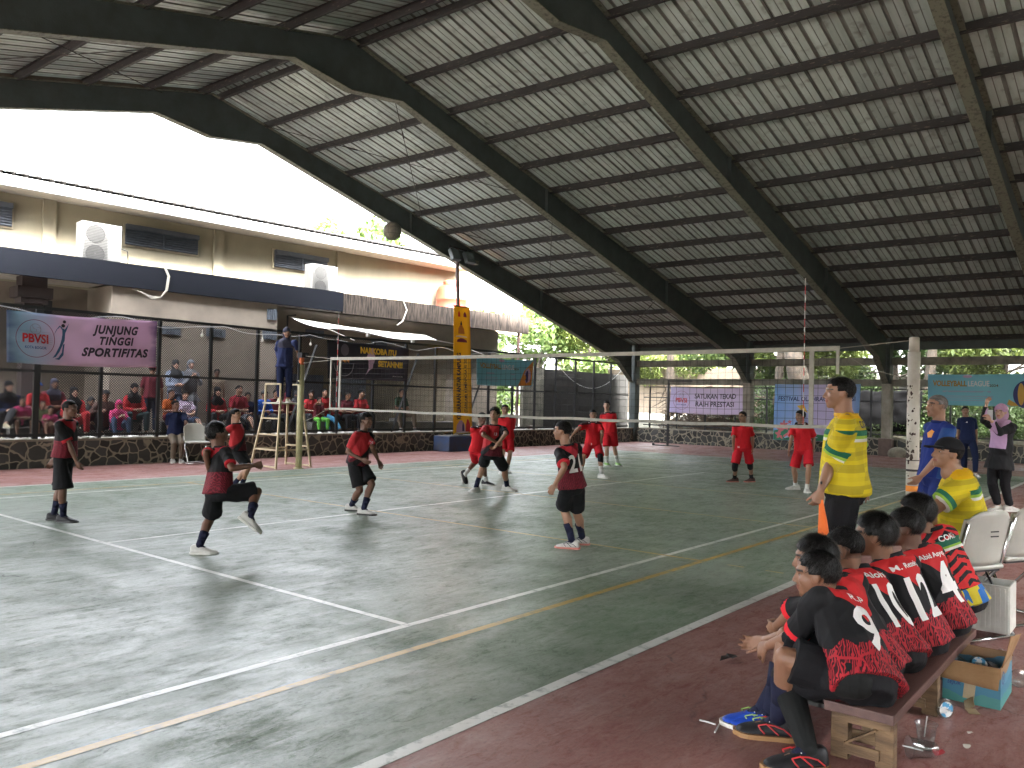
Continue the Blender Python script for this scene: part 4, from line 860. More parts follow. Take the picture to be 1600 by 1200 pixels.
for k in range(70):   # chipped paint
    z = rr.choice([rr.gauss(1.55, .22), rr.gauss(.95, .06), rr.gauss(1.2, .25)]); a = rr.gauss(math.pi*1.05, .55)-math.pi*.25; c = NP+np.array([math.cos(a)*.067, math.sin(a)*.067, z]); n = np.array([math.cos(a), math.sin(a), 0]); s_ = np.array([-n[1], n[0], 0]); r = .005+.014*rr.random()**2
    m_ = 7; g.add([c+n*.0012]+[c+n*.0009+s_*r*(.6+.8*rr.random())*math.cos(i*2*math.pi/m_)+UP*r*1.3*(.5+rr.random())*math.sin(i*2*math.pi/m_) for i in range(m_)], [(0, 1+i, 1+(i+1) % m_) for i in range(m_)])
g.obj('paint_chip', M('rust_chip', (.05, .03, .025), rough=.9), t)
t = thing('volleyball_net', 'black volleyball net with white tapes and two red and white antennas across the court', 'net', (0, 0, 1.2))
NT, NB, YA, YB = 2.17, 1.22, 4.72, -4.78
def sagf(y): return -.02*(1-(y/4.7)**2)
MTAPE = M('net_tape', (.40, .385, .34), rough=.8, scale=12, var=.1); MCORD = M('net_cord', (.02, .02, .022), rough=.8)
g = G()
n = 60; ys = [YA+(YB-YA)*i/n for i in range(n+1)]
def tape(g, zc, h, wav=.0):
    V = []
    for sx in (-.006, .006):
        for y in ys: z = zc+sagf(y)+wav*math.sin(y*5); V += [(sx, y, z-h/2), (sx, y, z+h/2)]
    m_ = 2*(n+1); F = [(2*i, 2*i+1, 2*i+3, 2*i+2) for i in range(n)]+[(m_+2*i+1, m_+2*i, m_+2*i+2, m_+2*i+3) for i in range(n)]+[(2*i+1, m_+2*i+1, m_+2*i+3, 2*i+3) for i in range(n)]+[(m_+2*i, 2*i, 2*i+2, m_+2*i+2) for i in range(n)]
    g.add(V, F)
tape(g, NT, .055); g.obj('top_tape', MTAPE, t); g = G(); tape(g, NB, .04, .006); g.obj('bottom_tape', MTAPE, t)
for y, w_ in ((4.43, .05), (YA-.02, .03), (-4.45, .055), (YB+.02, .035)):
    g = G(); zb = NB+.01 if w_ >= .05 or y > 0 else 1.86; g.bb((-.009, y-w_/2, zb), (.009, y+w_/2, NT+.0)); g.obj('side_tape', MTAPE, t)
g = G(); k = 0; y = YB+.05
while y < YA-.03:
    g.tube([(0, y, NB), (0, y, NT+sagf(y))], .0022, 4, False); y += .1
for j in range(1, 10):
    z = NB+(NT-NB)*j/10; g.tube([(0, y_, z+sagf(y_)*j/10+.004*math.sin(y_*7+j)) for y_ in ys], .0022, 4, False)
g.obj('mesh_cord', MCORD, t)
for y in (4.50, -4.36):
    for k in range(18):
        g = G(); g.tube([(-.012, y, 1.24+k*.1), (-.012, y, 1.34+k*.1)], .0055, 8); g.obj('antenna_band', M('ant_red', (.5, .03, .03), rough=.4) if k % 2 == 0 else M('ant_white', (.7, .68, .66), rough=.4), t)
MLINE = M('net_line', (.35, .33, .28), rough=.7)
for pts in ([(0, YA, NT), (0, 5.58, 2.24)], [(0, YA, NT-.03), (0, 5.58, 2.1)], [(0, YA, NB), (-.02, 5.2, 1.02), (0, 5.58, .92)], [(0, YB, NT), (0, -5.54, 2.24)], [(0, YB, NT-.04), (0, -5.1, 1.93), (0, -5.54, 1.80)]):
    g = G(); g.tube(pts, .005 if pts[0][2] > 2.15 else .004, 6); g.obj('tension_line', MLINE, t)
# referee stand
t = thing('referee_stand', 'tall cream steel referee stand with a small platform beside the net post', 'referee stand', (0, 6.15, 0))
MST_ = M('stand_cream', (.50, .42, .27), rough=.55, scale=6, var=.12); ZP = 1.27
cor = {(-1, -1): ((-.42, 5.78), (-.26, 5.92)), (1, -1): ((.42, 5.78), (.28, 5.92)), (-1, 1): ((-.42, 6.62), (-.26, 6.42)), (1, 1): ((.42, 6.62), (.28, 6.42))}
for kx, (a, b_) in cor.items():
    g = G(); g.beam((a[0], a[1], 0), (b_[0], b_[1], ZP), .035, .035, (1, 0, 0)); g.beam((b_[0], b_[1], ZP), (b_[0], b_[1], ZP+.40), .03, .03, (1, 0, 0)); g.obj('leg', MST_, t)
def cpt(kx, z): a, b_ = cor[kx]; f = z/ZP; return np.array([a[0]+(b_[0]-a[0])*f, a[1]+(b_[1]-a[1])*f, z])
for (a, b_, zs) in (((-1, -1), (-1, 1), (.03, .36, .66, .98)), ((1, -1), (1, 1), (.03, .42)), ((-1, -1), (1, -1), (.36,)), ((-1, 1), (1, 1), (.36,))):
    for z in zs: g = G(); g.beam(cpt(a, z), cpt(b_, z), .03, .03); g.obj('rung', MST_, t)
g = G()
for a, b_ in (((-1, -1), (-1, 1)), ((1, -1), (1, 1)), ((-1, 1), (1, 1))): g.beam(cpt(a, ZP)+UP*.40, cpt(b_, ZP)+UP*.40, .03, .03)
g.obj('guard_rail', MST_, t); g = G(); g.bb((-.30, 5.88, ZP), (.32, 6.46, ZP+.03)); g.obj('platform', M('stand_board', (.45, .42, .34), rough=.7), t)
# dark pole stand in the far corner
t = thing('pole_stand', 'slim black pole stand with a short top arm near the far corner', 'pole stand', (15.85, 5.94, 0))
g = G(); g.bb((15.82, 5.91, 0), (15.88, 5.97, 2.32)); g.obj('pole', MBLK, t); g = G(); g.bb((15.83, 5.05, 2.26), (15.87, 5.91, 2.30)); g.obj('arm', MBLK, t); g = G(); g.bb((15.8, 5.5, 0), (15.9, 6.5, .035)); g.ball((15.85, 6.5, .04), .05); g.obj('foot', MBLK, t)
# rock at the third column
g = G(); g.ell((17.15, -1.25, .12), (.24, .27, .2), None, 18, 12); me = g.mesh('rock'); v = verts_of(me); v += (np.array([noise.noise_vector(Vector(p)*3) for p in v])*.05); set_verts(me, v); tag(mobj(me, 'rock', MCOP, smooth=False), 'pale brown boulder lying at the foot of the third column', 'rock')
# volleyball in the air
bc = at_d(613, 361, 9.4); t = thing('volleyball', 'worn grey volleyball flying high in front of the roof edge', 'ball', bc)
g = G(); g.ell(bc, (.105, .105, .105), None, 40, 28); o = g.obj('ball_skin', M('ball_grey', (.10, .10, .10), rough=.5, scale=9, col2=(.24, .22, .17)), t, smooth=True)
g = G()
for ax in ((1, 0, 0), (0, 1, 0), (0, 0, 1)):
    for o_ in (-.35, .35): r = .1062*math.sqrt(1-o_*o_); g.lathe(bc+np.array(ax)*.1062*o_, [(r-.001, -.0015), (r+.0006, 0), (r-.001, .0015)], 32, ax)
g.obj('panel_seam', MBLK, t)

# ================================================================== BENCH, CHAIRS, BOX, CUPS
MWOOD = M('raw_wood', (.20, .125, .065), rough=.8, scale=4, col2=(.09, .055, .03), stretch=(1, 1, 6), bump=.35, bscale=20); MBRD = M('bench_board', (.062, .026, .022), rough=.45, scale=3, col2=(.10, .05, .04), stretch=(.5, 6, 6), bump=.15)
t = thing('wooden_bench', 'long dark red wooden bench on rough timber trestles with the boys sitting on it', 'bench', (-6.2, -7.02, 0))
g = G(); g.bb((-6.64, -7.06, .21), (-4.93, -6.79, .25)); g.obj('seat', MBRD, t, bevel=.004)
for xb in (-6.53, -5.75, -5.02):
    g = G()
    for y in (-6.83, -7.005): g.bb((xb-.03, y-.035, 0), (xb+.03, y+.035, .21))
    g.bb((xb-.04, -7.03, .155), (xb-.031, -6.80, .209)); g.bb((xb-.045, -6.99, .03), (xb-.031, -6.85, .075)); g.beam((xb-.036, -6.86, .075), (xb-.036, -6.98, .155), .01, .035, (1, 0, 0)); g.bb((xb+.031, -7.03, .06), (xb+.045, -6.80, .11))
    g.obj('trestle', MWOOD, t, bevel=.003)
g = G(); g.bb((-6.49, -6.935, .10), (-5.79, -6.90, .15)); g.bb((-5.70, -6.935, .10), (-5.06, -6.90, .15)); g.obj('stretcher', MWOOD, t)
# chairs
MCH = M('chair_shell', (.46, .46, .42), rough=.5, scale=5, var=.06); MCHR = M('chrome', (.6, .6, .6), rough=.18, metal=1.0, var=.02)
def chair(name, label, base, yaw, group, side=1.0):
    """plastic backed tube chair; yaw = the way a sitter faces"""
    t = thing(name, label, 'chair', base, group); f = nrm((math.cos(yaw), math.sin(yaw), 0)); r = np.cross(f, UP); b0 = np.asarray(base, float)
    def q(x, y, z): return b0+r*x+f*y+UP*z
    g = G(); V = []; nx, ny = 14, 12
    for j in range(ny+1):
        for i in range(nx+1):
            u = i/nx*2-1; v = j/ny; hw = .215*(1-.0*v)*(1-.35*max(0, v-.75)**2*8); V.append(q(u*hw, -.20-.09*v+.045*u*u, .46+.36*v-.045*(abs(u)**4)*(v > .9)))
    g.add(V, [(j*(nx+1)+i, j*(nx+1)+i+1, (j+1)*(nx+1)+i+1, (j+1)*(nx+1)+i) for j in range(ny) for i in range(nx)])
    o = g.obj('backrest', MCH, t, smooth=True); md = o.modifiers.new('t', 'SOLIDIFY'); md.thickness = .014
    g = G()
    for zz in (.66, .69): g.box(q(0, -.275, zz), (.07, .004, .008), (r, f, UP))
    g.obj('back_slot', MBLK, o)
    g = G(); g.box(q(0, .02, .445), (.42, .42, .035), (r, f, UP)); g.obj('seat', MCH, t, bevel=.015); g = G(); g.box(q(0, .02, .42), (.38, .38, .012), (r, f, UP)); g.obj('seat_frame', MBLK, t)
    for s in (-1, 1):
        g = G(); g.tube([q(s*.20, -.24, .74), q(s*.21, -.16, .44), q(s*.215, .20, .05), q(s*.215, .19, .015), q(s*.21, -.26, .015)], .012, 8); g.tube([q(s*.212, -.26, .014), q(s*.205, -.05, .42)], .011, 8); g.obj('leg', MCHR, t, smooth=True)
    g = G(); g.tube([q(-.215, .19, .02), q(.215, .19, .02)], .011, 8); g.tube([q(-.21, -.26, .015), q(.21, -.26, .015)], .011, 8); g.obj('cross_tube', MCHR, t, smooth=True)
    return t
FY = math.radians(90)
chair('folding_chair', 'pale grey chair with chrome legs carrying the coach in the black cap', (-3.98, -6.78, 0), R_(62), 'pale grey chairs behind the bench')
chair('folding_chair', 'empty pale grey chair with chrome legs beyond the coach in the black cap', (-3.33, -6.95, 0), R_(62), 'pale grey chairs behind the bench')
chair('court_chair', 'empty white chair with its back to the stone wall beside the line judge', (-.95, 7.75, 0), R_(255), None)
# white crate under the chair
t = thing('plastic_crate', 'white ribbed plastic crate standing under the chair of the seated coach', 'crate', (-3.95, -6.95, 0))
g = G(); g.box((-4.08, -6.97, .20), (.02, .26, .30)); 
for k in range(9): g.box((-4.095, -6.97-.11+k*.0275, .20), (.008, .008, .27))
g.box((-3.95, -7.1, .2), (.26, .012, .3)); g.box((-3.95, -6.84, .2), (.26, .012, .3)); g.box((-3.82, -6.97, .2), (.012, .26, .3)); g.box((-3.95, -6.97, .055), (.26, .26, .012)); g.obj('crate_wall', M('crate_white', (.6, .6, .56), rough=.5), t, bevel=.003)
# cardboard box
t = thing('cardboard_box', 'torn open cardboard box with blue and green printed sides, beside the bench', 'box', (-5.3, -7.14, 0))
MCB = M('cardboard', (.30, .175, .085), rough=.9, scale=5, col2=(.24, .135, .06), bump=.15); MCBI = M('cardboard_inner', (.22, .13, .065), rough=.9)
def box_print():
    m, t_, b, N, L = nmat('box_print'); tc = N('ShaderNodeTexCoord'); sp = N('ShaderNodeSeparateXYZ'); L(tc.outputs['Object'], sp.inputs[0])
    nz = N('ShaderNodeTexNoise'); nz.inputs['Scale'].default_value = 7; L(tc.outputs['Object'], nz.inputs['Vector'])
    a = N('ShaderNodeMath'); a.operation = 'MULTIPLY_ADD'; L(nz.outputs['Fac'], a.inputs[0]); a.inputs[1].default_value = .10; L(sp.outputs[2], a.inputs[2])
    r = N('ShaderNodeValToRGB'); L(a.outputs[0], r.inputs[0]); r.color_ramp.interpolation = 'CONSTANT'
    for i, (p_, c) in enumerate([(0, (.05, .21, .20)), (.10, (.04, .17, .26)), (.15, (.08, .22, .32)), (.205, (.30, .175, .085))]):
        e = r.color_ramp.elements[i] if i < 2 else r.color_ramp.elements.new(p_); e.position = p_; e.color = (*c, 1)
    L(r.outputs[0], b.inputs['Base Color']); b.inputs['Roughness'].default_value = .55; return m
x0, x1, y0, y1, zb = -5.47, -5.12, -7.255, -7.0, .20
g = G(); w_ = .005
g.bb((x0, y0, 0), (x0+w_, y1, zb)); g.bb((x1-w_, y0, 0), (x1, y1, zb)); g.bb((x0+w_, y0, 0), (x1-w_, y0+w_, zb)); g.bb((x0+w_, y1-w_, 0), (x1-w_, y1, zb)); g.bb((x0+w_, y0+w_, .001), (x1-w_, y1-w_, .006)); g.obj('box_side', box_print(), t)
def flap(a, b, c, d, nm='flap'):
    a, b, c, d = [np.array(q, float) for q in (a, b, c, d)]; n = nrm(np.cross(b-a, d-a))*.004; k = 8; g = G(); V = []
    for j in range(5):
        for i in range(k+1):
            u, v = i/k, j/4; p = (a*(1-u)+b*u)*(1-v)+(d*(1-u)+c*u)*v; V.append(p+n*(.8*math.sin(i*1.7+j)*v))
    g.add(V, [(j*(k+1)+i, j*(k+1)+i+1, (j+1)*(k+1)+i+1, (j+1)*(k+1)+i) for j in range(4) for i in range(k)]); o = g.obj(nm, MCB, t, smooth=True); md = o.modifiers.new('t', 'SOLIDIFY'); md.thickness = .004; return o
flap((x0-.002, y1, zb), (x0-.002, y0, zb), (x0-.035, y0+.005, zb-.10), (x0-.04, y1+.01, zb-.085)); flap((x0, y1+.002, zb), (x1, y1+.002, zb), (x1-.02, y1+.05, zb+.02), (x0+.05, y1+.06, zb+.02)); flap((x0+.02, y0-.003, zb), (x1-.02, y0-.003, zb), (x1-.05, y0-.05, zb+.12), (x0+.10, y0-.03, zb+.14)); flap((x1, y0, zb), (x1, y1, zb), (x1+.05, y1, zb-.03), (x1+.05, y0, zb-.03))
g = G(); pa = [(x0-.004, -7.13, .20), (x0-.012, -7.125, .1), (x0-.02, -7.12, .03), (x0-.09, -7.14, .006), (x0-.15, -7.17, .004)]
for i in range(4): a, b_ = np.array(pa[i]), np.array(pa[i+1]); g.beam(a, b_, .05, .003, (0, 0, 1) if i > 2 else (1, 0, 0))
g.obj('tape_strip', M('tape_tan', (.33, .25, .14), rough=.45), t)
V, F = text_mesh('SEJUK', .024, .02, .2, fine=.02); g = G(); g.add([(x0-.0015, -7.052-p[0], .09+p[1]) for p in V], F); g.obj('lettering', M('letter_blue', (.02, .05, .2), rough=.5), t)
V, F = ring2d(0, 0, .022, .032, 24); g = G(); g.add([(x0+.07+p[0]*1.3, y0-.0012, .14+p[1]) for p in V], F); V, F = ring2d(0, 0, .0, .012, 12); g.add([(x0+.07+p[0], y0-.0014, .14+p[1]) for p in V], F); g.obj('emblem', M('letter_blue', (.02, .05, .2)), t)
def glassy(name, col=(.7, .72, .72), rough=.15, tr=.985):
    if name in MATS: return MATS[name]
    m, t_, b, N, L = nmat(name); b = N('ShaderNodeBsdfGlossy'); b.inputs['Color'].default_value = (*col, 1); b.inputs['Roughness'].default_value = rough
    tb = N('ShaderNodeBsdfTransparent'); tb.inputs[0].default_value = (.95, .97, .97, 1); ms = N('ShaderNodeMixShader'); ms.inputs[0].default_value = tr
    lw = N('ShaderNodeLayerWeight'); lw.inputs['Blend'].default_value = .35; mr = N('ShaderNodeMapRange'); mr.inputs['To Min'].default_value = tr; mr.inputs['To Max'].default_value = .66; L(lw.outputs['Facing'], mr.inputs['Value']); L(mr.outputs[0], ms.inputs[0])
    L(b.outputs[0], ms.inputs[1]); L(tb.outputs[0], ms.inputs[2]); L(ms.outputs[0], t_.nodes['Material Output'].inputs[0]); MATS[name] = m; return m
MPL = glassy('clear_plastic'); MWAT = glassy('water', (.7, .72, .72), .05, .96)
def cup(label, base, ax, water=0.0, lid=True, straw=True, lab=False, group='clear plastic cups around the box'):
    ax = nrm(ax); base = np.asarray(base, float); t = thing('plastic_cup', label, 'cup', base, group)
    g = G(); g.lathe(base, [(.001, .004), (.030, .0), (.032, .003), (.036, .05), (.041, .10), (.046, .105), (.046, .108), (.040, .104), (.034, .05), (.029, .006)], 28, ax); g.obj('cup_body', MPL, t, smooth=True)
    if water: g = G(); g.lathe(base+ax*.006, [(.0005, 0), (.0285, 0), (.0285+.009*water, .098*water), (.0005, .098*water)], 24, ax); g.obj('water', MWAT, t, smooth=False)
    if lid:
        g = G(); g.lathe(base+ax*.108, [(.001, .0015), (.043, .0015), (.047, 0), (.047, -.003)], 28, ax); o = g.obj('lid', MPL, t, smooth=True)
        g = G(); lab and g.lathe(base+ax*.1105, [(.0005, 0), (.036, 0), (.036, .0008)], 24, ax); lab and g.obj('label_print', M('label_blue', (.06, .26, .46), rough=.4, scale=28, col2=(.6, .6, .6), lo=.48, hi=.52), o)
    if straw: s_ = nrm(np.cross(ax, (.3, .5, .2))); g = G(); g.tube([base+ax*.05+s_*.01, base+ax*.135-s_*.004], .0028, 8); g.obj('straw', M('straw_w', (.6, .6, .58), rough=.4), t)
cup('upright clear plastic cup half full of water standing alone on the red floor', (-6.215, -7.085, .002), (0, 0, 1), .72, lab=False)
cup('crushed clear cup with blue printed lid lying near the torn box', (-5.70, -6.99, .037), (-.6, -.75, .05), 0, lab=True)
cup('empty clear cup lying on its side nearest the bottom edge', (-6.30, -7.14, .037), (-.55, .78, .06), 0)
for i, (x, y) in enumerate(((-5.05, -7.10), (-4.95, -7.2), (-5.02, -7.22), (-4.88, -7.12))): cup(['clear cup lying on the floor behind the torn box, nearest the bench', 'clear cup on the floor at the back of the torn box, farthest to the side', 'clear cup leaning on the back flap of the torn box', 'clear cup lying behind the others near the crate'][i], (x, y, .04+.02*(i % 2)), (math.cos(i*1.9), math.sin(i*1.9), .3), 0, True, False)
rr = random.Random(8)
for i in range(9):
    x, y = x0+.06+.24*rr.random(), y0+.06+.14*rr.random(); cup('clear empty cup tossed inside the open torn cardboard box', (x, y, .05+.07*rr.random()), (rr.gauss(0, 1), rr.gauss(0, 1), .4), 0, i % 2 == 0, False, 'empty cups inside the cardboard box')
for (x, y, s, c, lb, a) in ((-6.24, -7.14, .03, (.45, .03, .04), 'small crumpled red wrapper beside the upright cup', .3), (-5.63, -5.94, .05, (.015, .015, .015), 'small black scrap lying on the red floor near the white border line', 0), (-6.08, -7.22, .018, (.6, .58, .52), 'torn white paper scrap on the red floor between the cups and the box', 1.0), (-5.9, -7.2, .015, (.6, .58, .52), 'tiny white paper crumb on the red floor near the box tape', .5)):
    g = G(); n = 9; rr2 = random.Random(int(x*100)); g.add([(x+s*(.4+.8*rr2.random())*math.cos(k*2*math.pi/n+a)*1.8, y+s*(.4+.7*rr2.random())*math.sin(k*2*math.pi/n+a), .006+.02*s*60*rr2.random()*.3) for k in range(n)]+[(x, y, .012)], [(k, (k+1) % n, n) for k in range(n)]); tag(g.obj('floor_scrap', M('scrap%.2f' % c[0], c, rough=.6)), lb, 'scrap')
g = G(); a = at_z(1093, 1127); b_ = at_z(1118, 1134); g.tube([a+UP*.006, (a+b_)/2+UP*.007, b_+UP*.006], .004, 6); tag(g.obj('drinking_straw', M('straw_w', (.6, .6, .58))), 'thin white drinking straw lying on the red floor in front of the seated boys', 'straw')
a = at_z(1117, 1146); b_ = at_z(1124, 1133); g = G(); g.tube([a+UP*.005, b_+UP*.005], .004, 6); tag(g.obj('drinking_straw', M('straw_w', (.6, .6, .58))), 'short broken straw end on the red floor beside the blue shoes', 'straw')
for i, (px, py) in enumerate(((1112, 1050), (1148, 885))): pass

# ================================================================== PEOPLE
def skin_mat(name, col, hi=None):
    m, t, b, N, L = nmat(name)
    at = N('ShaderNodeAttribute'); at.attribute_name = 'mk'; sp = N('ShaderNodeSeparateXYZ'); L(at.outputs['Vector'], sp.inputs[0])
    tc = N('ShaderNodeTexCoord'); nz = N('ShaderNodeTexNoise'); nz.inputs['Scale'].default_value = 14; nz.inputs['Detail'].default_value = 5; L(tc.outputs['Object'], nz.inputs['Vector'])
    mx = N('ShaderNodeMix'); mx.data_type = 'RGBA'; mx.inputs[6].default_value = (*[c*.82 for c in col], 1); mx.inputs[7].default_value = (*[min(1, c*1.15) for c in col], 1); L(nz.outputs['Fac'], mx.inputs[0])
    m2 = N('ShaderNodeMix'); m2.data_type = 'RGBA'; m2.inputs[7].default_value = (col[0]*.80, col[1]*.42, col[2]*.45, 1); L(mx.outputs[2], m2.inputs[6]); L(sp.outputs[0], m2.inputs[0])
    m3 = N('ShaderNodeMix'); m3.data_type = 'RGBA'; m3.inputs[7].default_value = (.012, .010, .009, 1); L(m2.outputs[2], m3.inputs[6]); L(sp.outputs[1], m3.inputs[0])
    L(m3.outputs[2], b.inputs['Base Color']); b.inputs['Roughness'].default_value = .5
    b.inputs['Subsurface Weight'].default_value = .08; b.inputs['Subsurface Radius'].default_value = (.01, .004, .002); b.inputs['Subsurface Scale'].default_value = .5
    bp = N('ShaderNodeBump'); bp.inputs['Strength'].default_value = .12; bp.inputs['Distance'].default_value = .003; n2 = N('ShaderNodeTexNoise'); n2.inputs['Scale'].default_value = 130; L(tc.outputs['Object'], n2.inputs['Vector']); L(n2.outputs['Fac'], bp.inputs['Height']); L(bp.outputs[0], b.inputs['Normal'])
    return m
SK = [skin_mat('skin_brown', (.22, .11, .066)), skin_mat('skin_tan', (.28, .15, .095)), skin_mat('skin_dark', (.13, .062, .040)), skin_mat('skin_light', (.42, .25, .18))]
MHAIR = M('hair_black', (.0055, .005, .005), rough=.6, spec=.1, scale=60, col2=(.010, .009, .009), stretch=(1, 1, .2), bump=.5, bscale=90); MHAIRG = M('hair_grey', (.05, .045, .042), rough=.6, scale=40, col2=(.14, .13, .125), bump=.5, bscale=90)
MSTR = M('hair_strand', (.010, .009, .0085), rough=.42, spec=.35, var=.3)
MEYEW = M('eye_white', (.26, .24, .22), rough=.4, var=.02); MEYED = M('eye_dark', (.012, .008, .007), rough=.15)
def CL(name, col, rough=.85, **k): return M('cloth_'+name, col, rough=rough, scale=k.pop('scale', 30), var=k.pop('var', .08), bump=k.pop('bump', .12), bscale=180, spec=k.pop('spec', .2), **k)

def shirt_mat(name, build, rough=.75):
    """knitted shirt whose print is laid out in the shirt's own coordinates: rest = (side, front, height 0 hip .. 1 neck), arm = along the sleeve"""
    m, t, b, N, L = nmat(name); at = N('ShaderNodeAttribute'); at.attribute_name = 'rest'; sp = N('ShaderNodeSeparateXYZ'); L(at.outputs['Vector'], sp.inputs[0])
    aa = N('ShaderNodeAttribute'); aa.attribute_name = 'arm'; s2 = N('ShaderNodeSeparateXYZ'); L(aa.outputs['Vector'], s2.inputs[0])
    class X: pass
    x = X(); x.N, x.L, x.t = N, L, t; x.side, x.front, x.h = sp.outputs[0], sp.outputs[1], sp.outputs[2]; x.arm, x.isarm, x.rest = s2.outputs[0], s2.outputs[1], at.outputs['Vector']; x.lr = s2.outputs[2]
    def math_(op, a, b_=None, c=None):
        n = N('ShaderNodeMath'); n.operation = op
        for i, v in enumerate((a, b_, c)):
            if v is None: continue
            if isinstance(v, (int, float)): n.inputs[i].default_value = v
            else: L(v, n.inputs[i])
        return n.outputs[0]
    x.math = math_; x.gt = lambda a, b_: math_('GREATER_THAN', a, b_); x.lt = lambda a, b_: math_('LESS_THAN', a, b_); x.mul = lambda a, b_: math_('MULTIPLY', a, b_); x.add = lambda a, b_: math_('ADD', a, b_)
    x.mx_ = lambda a, b_: math_('MAXIMUM', a, b_)
    def rngm(v, a, b_): return x.mul(x.gt(v, a), x.lt(v, b_))
    x.band = rngm; x.inv = lambda a: math_('SUBTRACT', 1.0, a)
    def mix(f, a, b_):
        n = N('ShaderNodeMix'); n.data_type = 'RGBA'; L(f, n.inputs[0])
        for k, v in ((6, a), (7, b_)):
            if isinstance(v, tuple): n.inputs[k].default_value = (*v, 1)
            else: L(v, n.inputs[k])
        return n.outputs[2]
    x.mix = mix
    def wave(sc, dist, ds=1.5, prof='SIN', direction='DIAGONAL', dd=2.0):
        n = N('ShaderNodeTexWave'); n.inputs['Scale'].default_value = sc; n.inputs['Distortion'].default_value = dist; n.inputs['Detail Scale'].default_value = ds; n.inputs['Detail'].default_value = dd; n.bands_direction = direction; L(at.outputs['Vector'], n.inputs['Vector']); return n.outputs['Fac']
    x.wave = wave
    def noise_(sc, det=4, strch=None):
        n = N('ShaderNodeTexNoise'); n.inputs['Scale'].default_value = sc; n.inputs['Detail'].default_value = det
        if strch: mp = N('ShaderNodeMapping'); mp.inputs['Scale'].default_value = strch; L(at.outputs['Vector'], mp.inputs[0]); L(mp.outputs[0], n.inputs['Vector'])
        else: L(at.outputs['Vector'], n.inputs['Vector'])
        return n.outputs['Fac']
    x.noise = noise_
    col = build(x)
    if isinstance(col, tuple): b.inputs['Base Color'].default_value = (*col, 1)
    else: L(col, b.inputs['Base Color'])
    b.inputs['Roughness'].default_value = rough; b.inputs['Specular IOR Level'].default_value = .2
    tc = N('ShaderNodeTexCoord'); n2 = N('ShaderNodeTexNoise'); n2.inputs['Scale'].default_value = 22; n2.inputs['Detail'].default_value = 4; L(tc.outputs['Object'], n2.inputs['Vector']); bp = N('ShaderNodeBump'); bp.inputs['Strength'].default_value = .25; bp.inputs['Distance'].default_value = .01; L(n2.outputs['Fac'], bp.inputs['Height']); L(bp.outputs[0], b.inputs['Normal'])
    return m
RED = (.52, .022, .025); BLK = (.010, .010, .0115); MAR = (.17, .018, .028)
def team_black(x):     # black shirt, red yoke, red leaf lines below, seen from behind on the bench
    lines = x.gt(x.wave(7.5, 11.0, 1.0, dd=1.0), .60); vor = x.N('ShaderNodeTexVoronoi'); vor.feature = 'DISTANCE_TO_EDGE'; vor.inputs['Scale'].default_value = 3.0; x.L(x.rest, vor.inputs['Vector']); edge = x.lt(vor.outputs['Distance'], .05)
    pat = x.mix(x.mx_(lines, edge), (.035, .008, .011), (.36, .022, .032))
    low = x.lt(x.add(x.h, x.mul(x.noise(2.2, 3), .35)), .47)
    c = x.mix(low, BLK, pat)
    yoke = x.gt(x.add(x.h, x.mul(x.math('ABSOLUTE', x.side), -.42)), .55); back = x.lt(x.front, .25)
    c = x.mix(x.mul(x.mul(yoke, x.inv(x.isarm)), back), c, RED)
    c = x.mix(x.band(x.arm, .80, .92), c, (.60, .02, .03))
    c = x.mix(x.gt(x.h, .985), c, BLK)
    return c
def team_red_front(x): # red chest, black diagonal on the left flank, maroon below
    diag = x.gt(x.add(x.side, x.mul(x.h, .0)), .42)
    pat = x.mix(x.gt(x.wave(6, 7, 1.2), .55), (.07, .009, .015), (.12, .014, .022))
    c = x.mix(x.lt(x.add(x.h, x.mul(x.side, -.30)), .42), (.36, .022, .028), pat)
    bandd = x.band(x.add(x.h, x.mul(x.side, -.45)), .26, .46)
    c = x.mix(bandd, c, BLK); c = x.mix(x.mul(diag, x.gt(x.h, .3)), c, BLK); c = x.mix(x.gt(x.h, .985), c, BLK)
    return c
def team_num_back(x):
    pat = x.mix(x.gt(x.wave(6, 8, 1.2), .5), (.07, .009, .014), (.18, .017, .030))
    c = x.mix(x.lt(x.h, .42), BLK, pat); y = x.gt(x.add(x.h, x.mul(x.math('ABSOLUTE', x.side), -.4)), .66); c = x.mix(x.mul(y, x.inv(x.isarm)), c, (.36, .022, .035)); c = x.mix(x.band(x.arm, .86, 1.05), c, (.40, .02, .03)); return c
def red_team(x):
    c = x.mix(x.gt(x.noise(3, 4), .55), (.55, .014, .022), (.48, .012, .02)); sh = x.mul(x.gt(x.h, .90), x.inv(x.lt(x.math('ABSOLUTE', x.side), .25))); c = x.mix(sh, c, (.06, .01, .014)); c = x.mix(x.mul(x.gt(x.h, .965), x.lt(x.math('ABSOLUTE', x.side), .5)), c, (.55, .5, .5)); return c
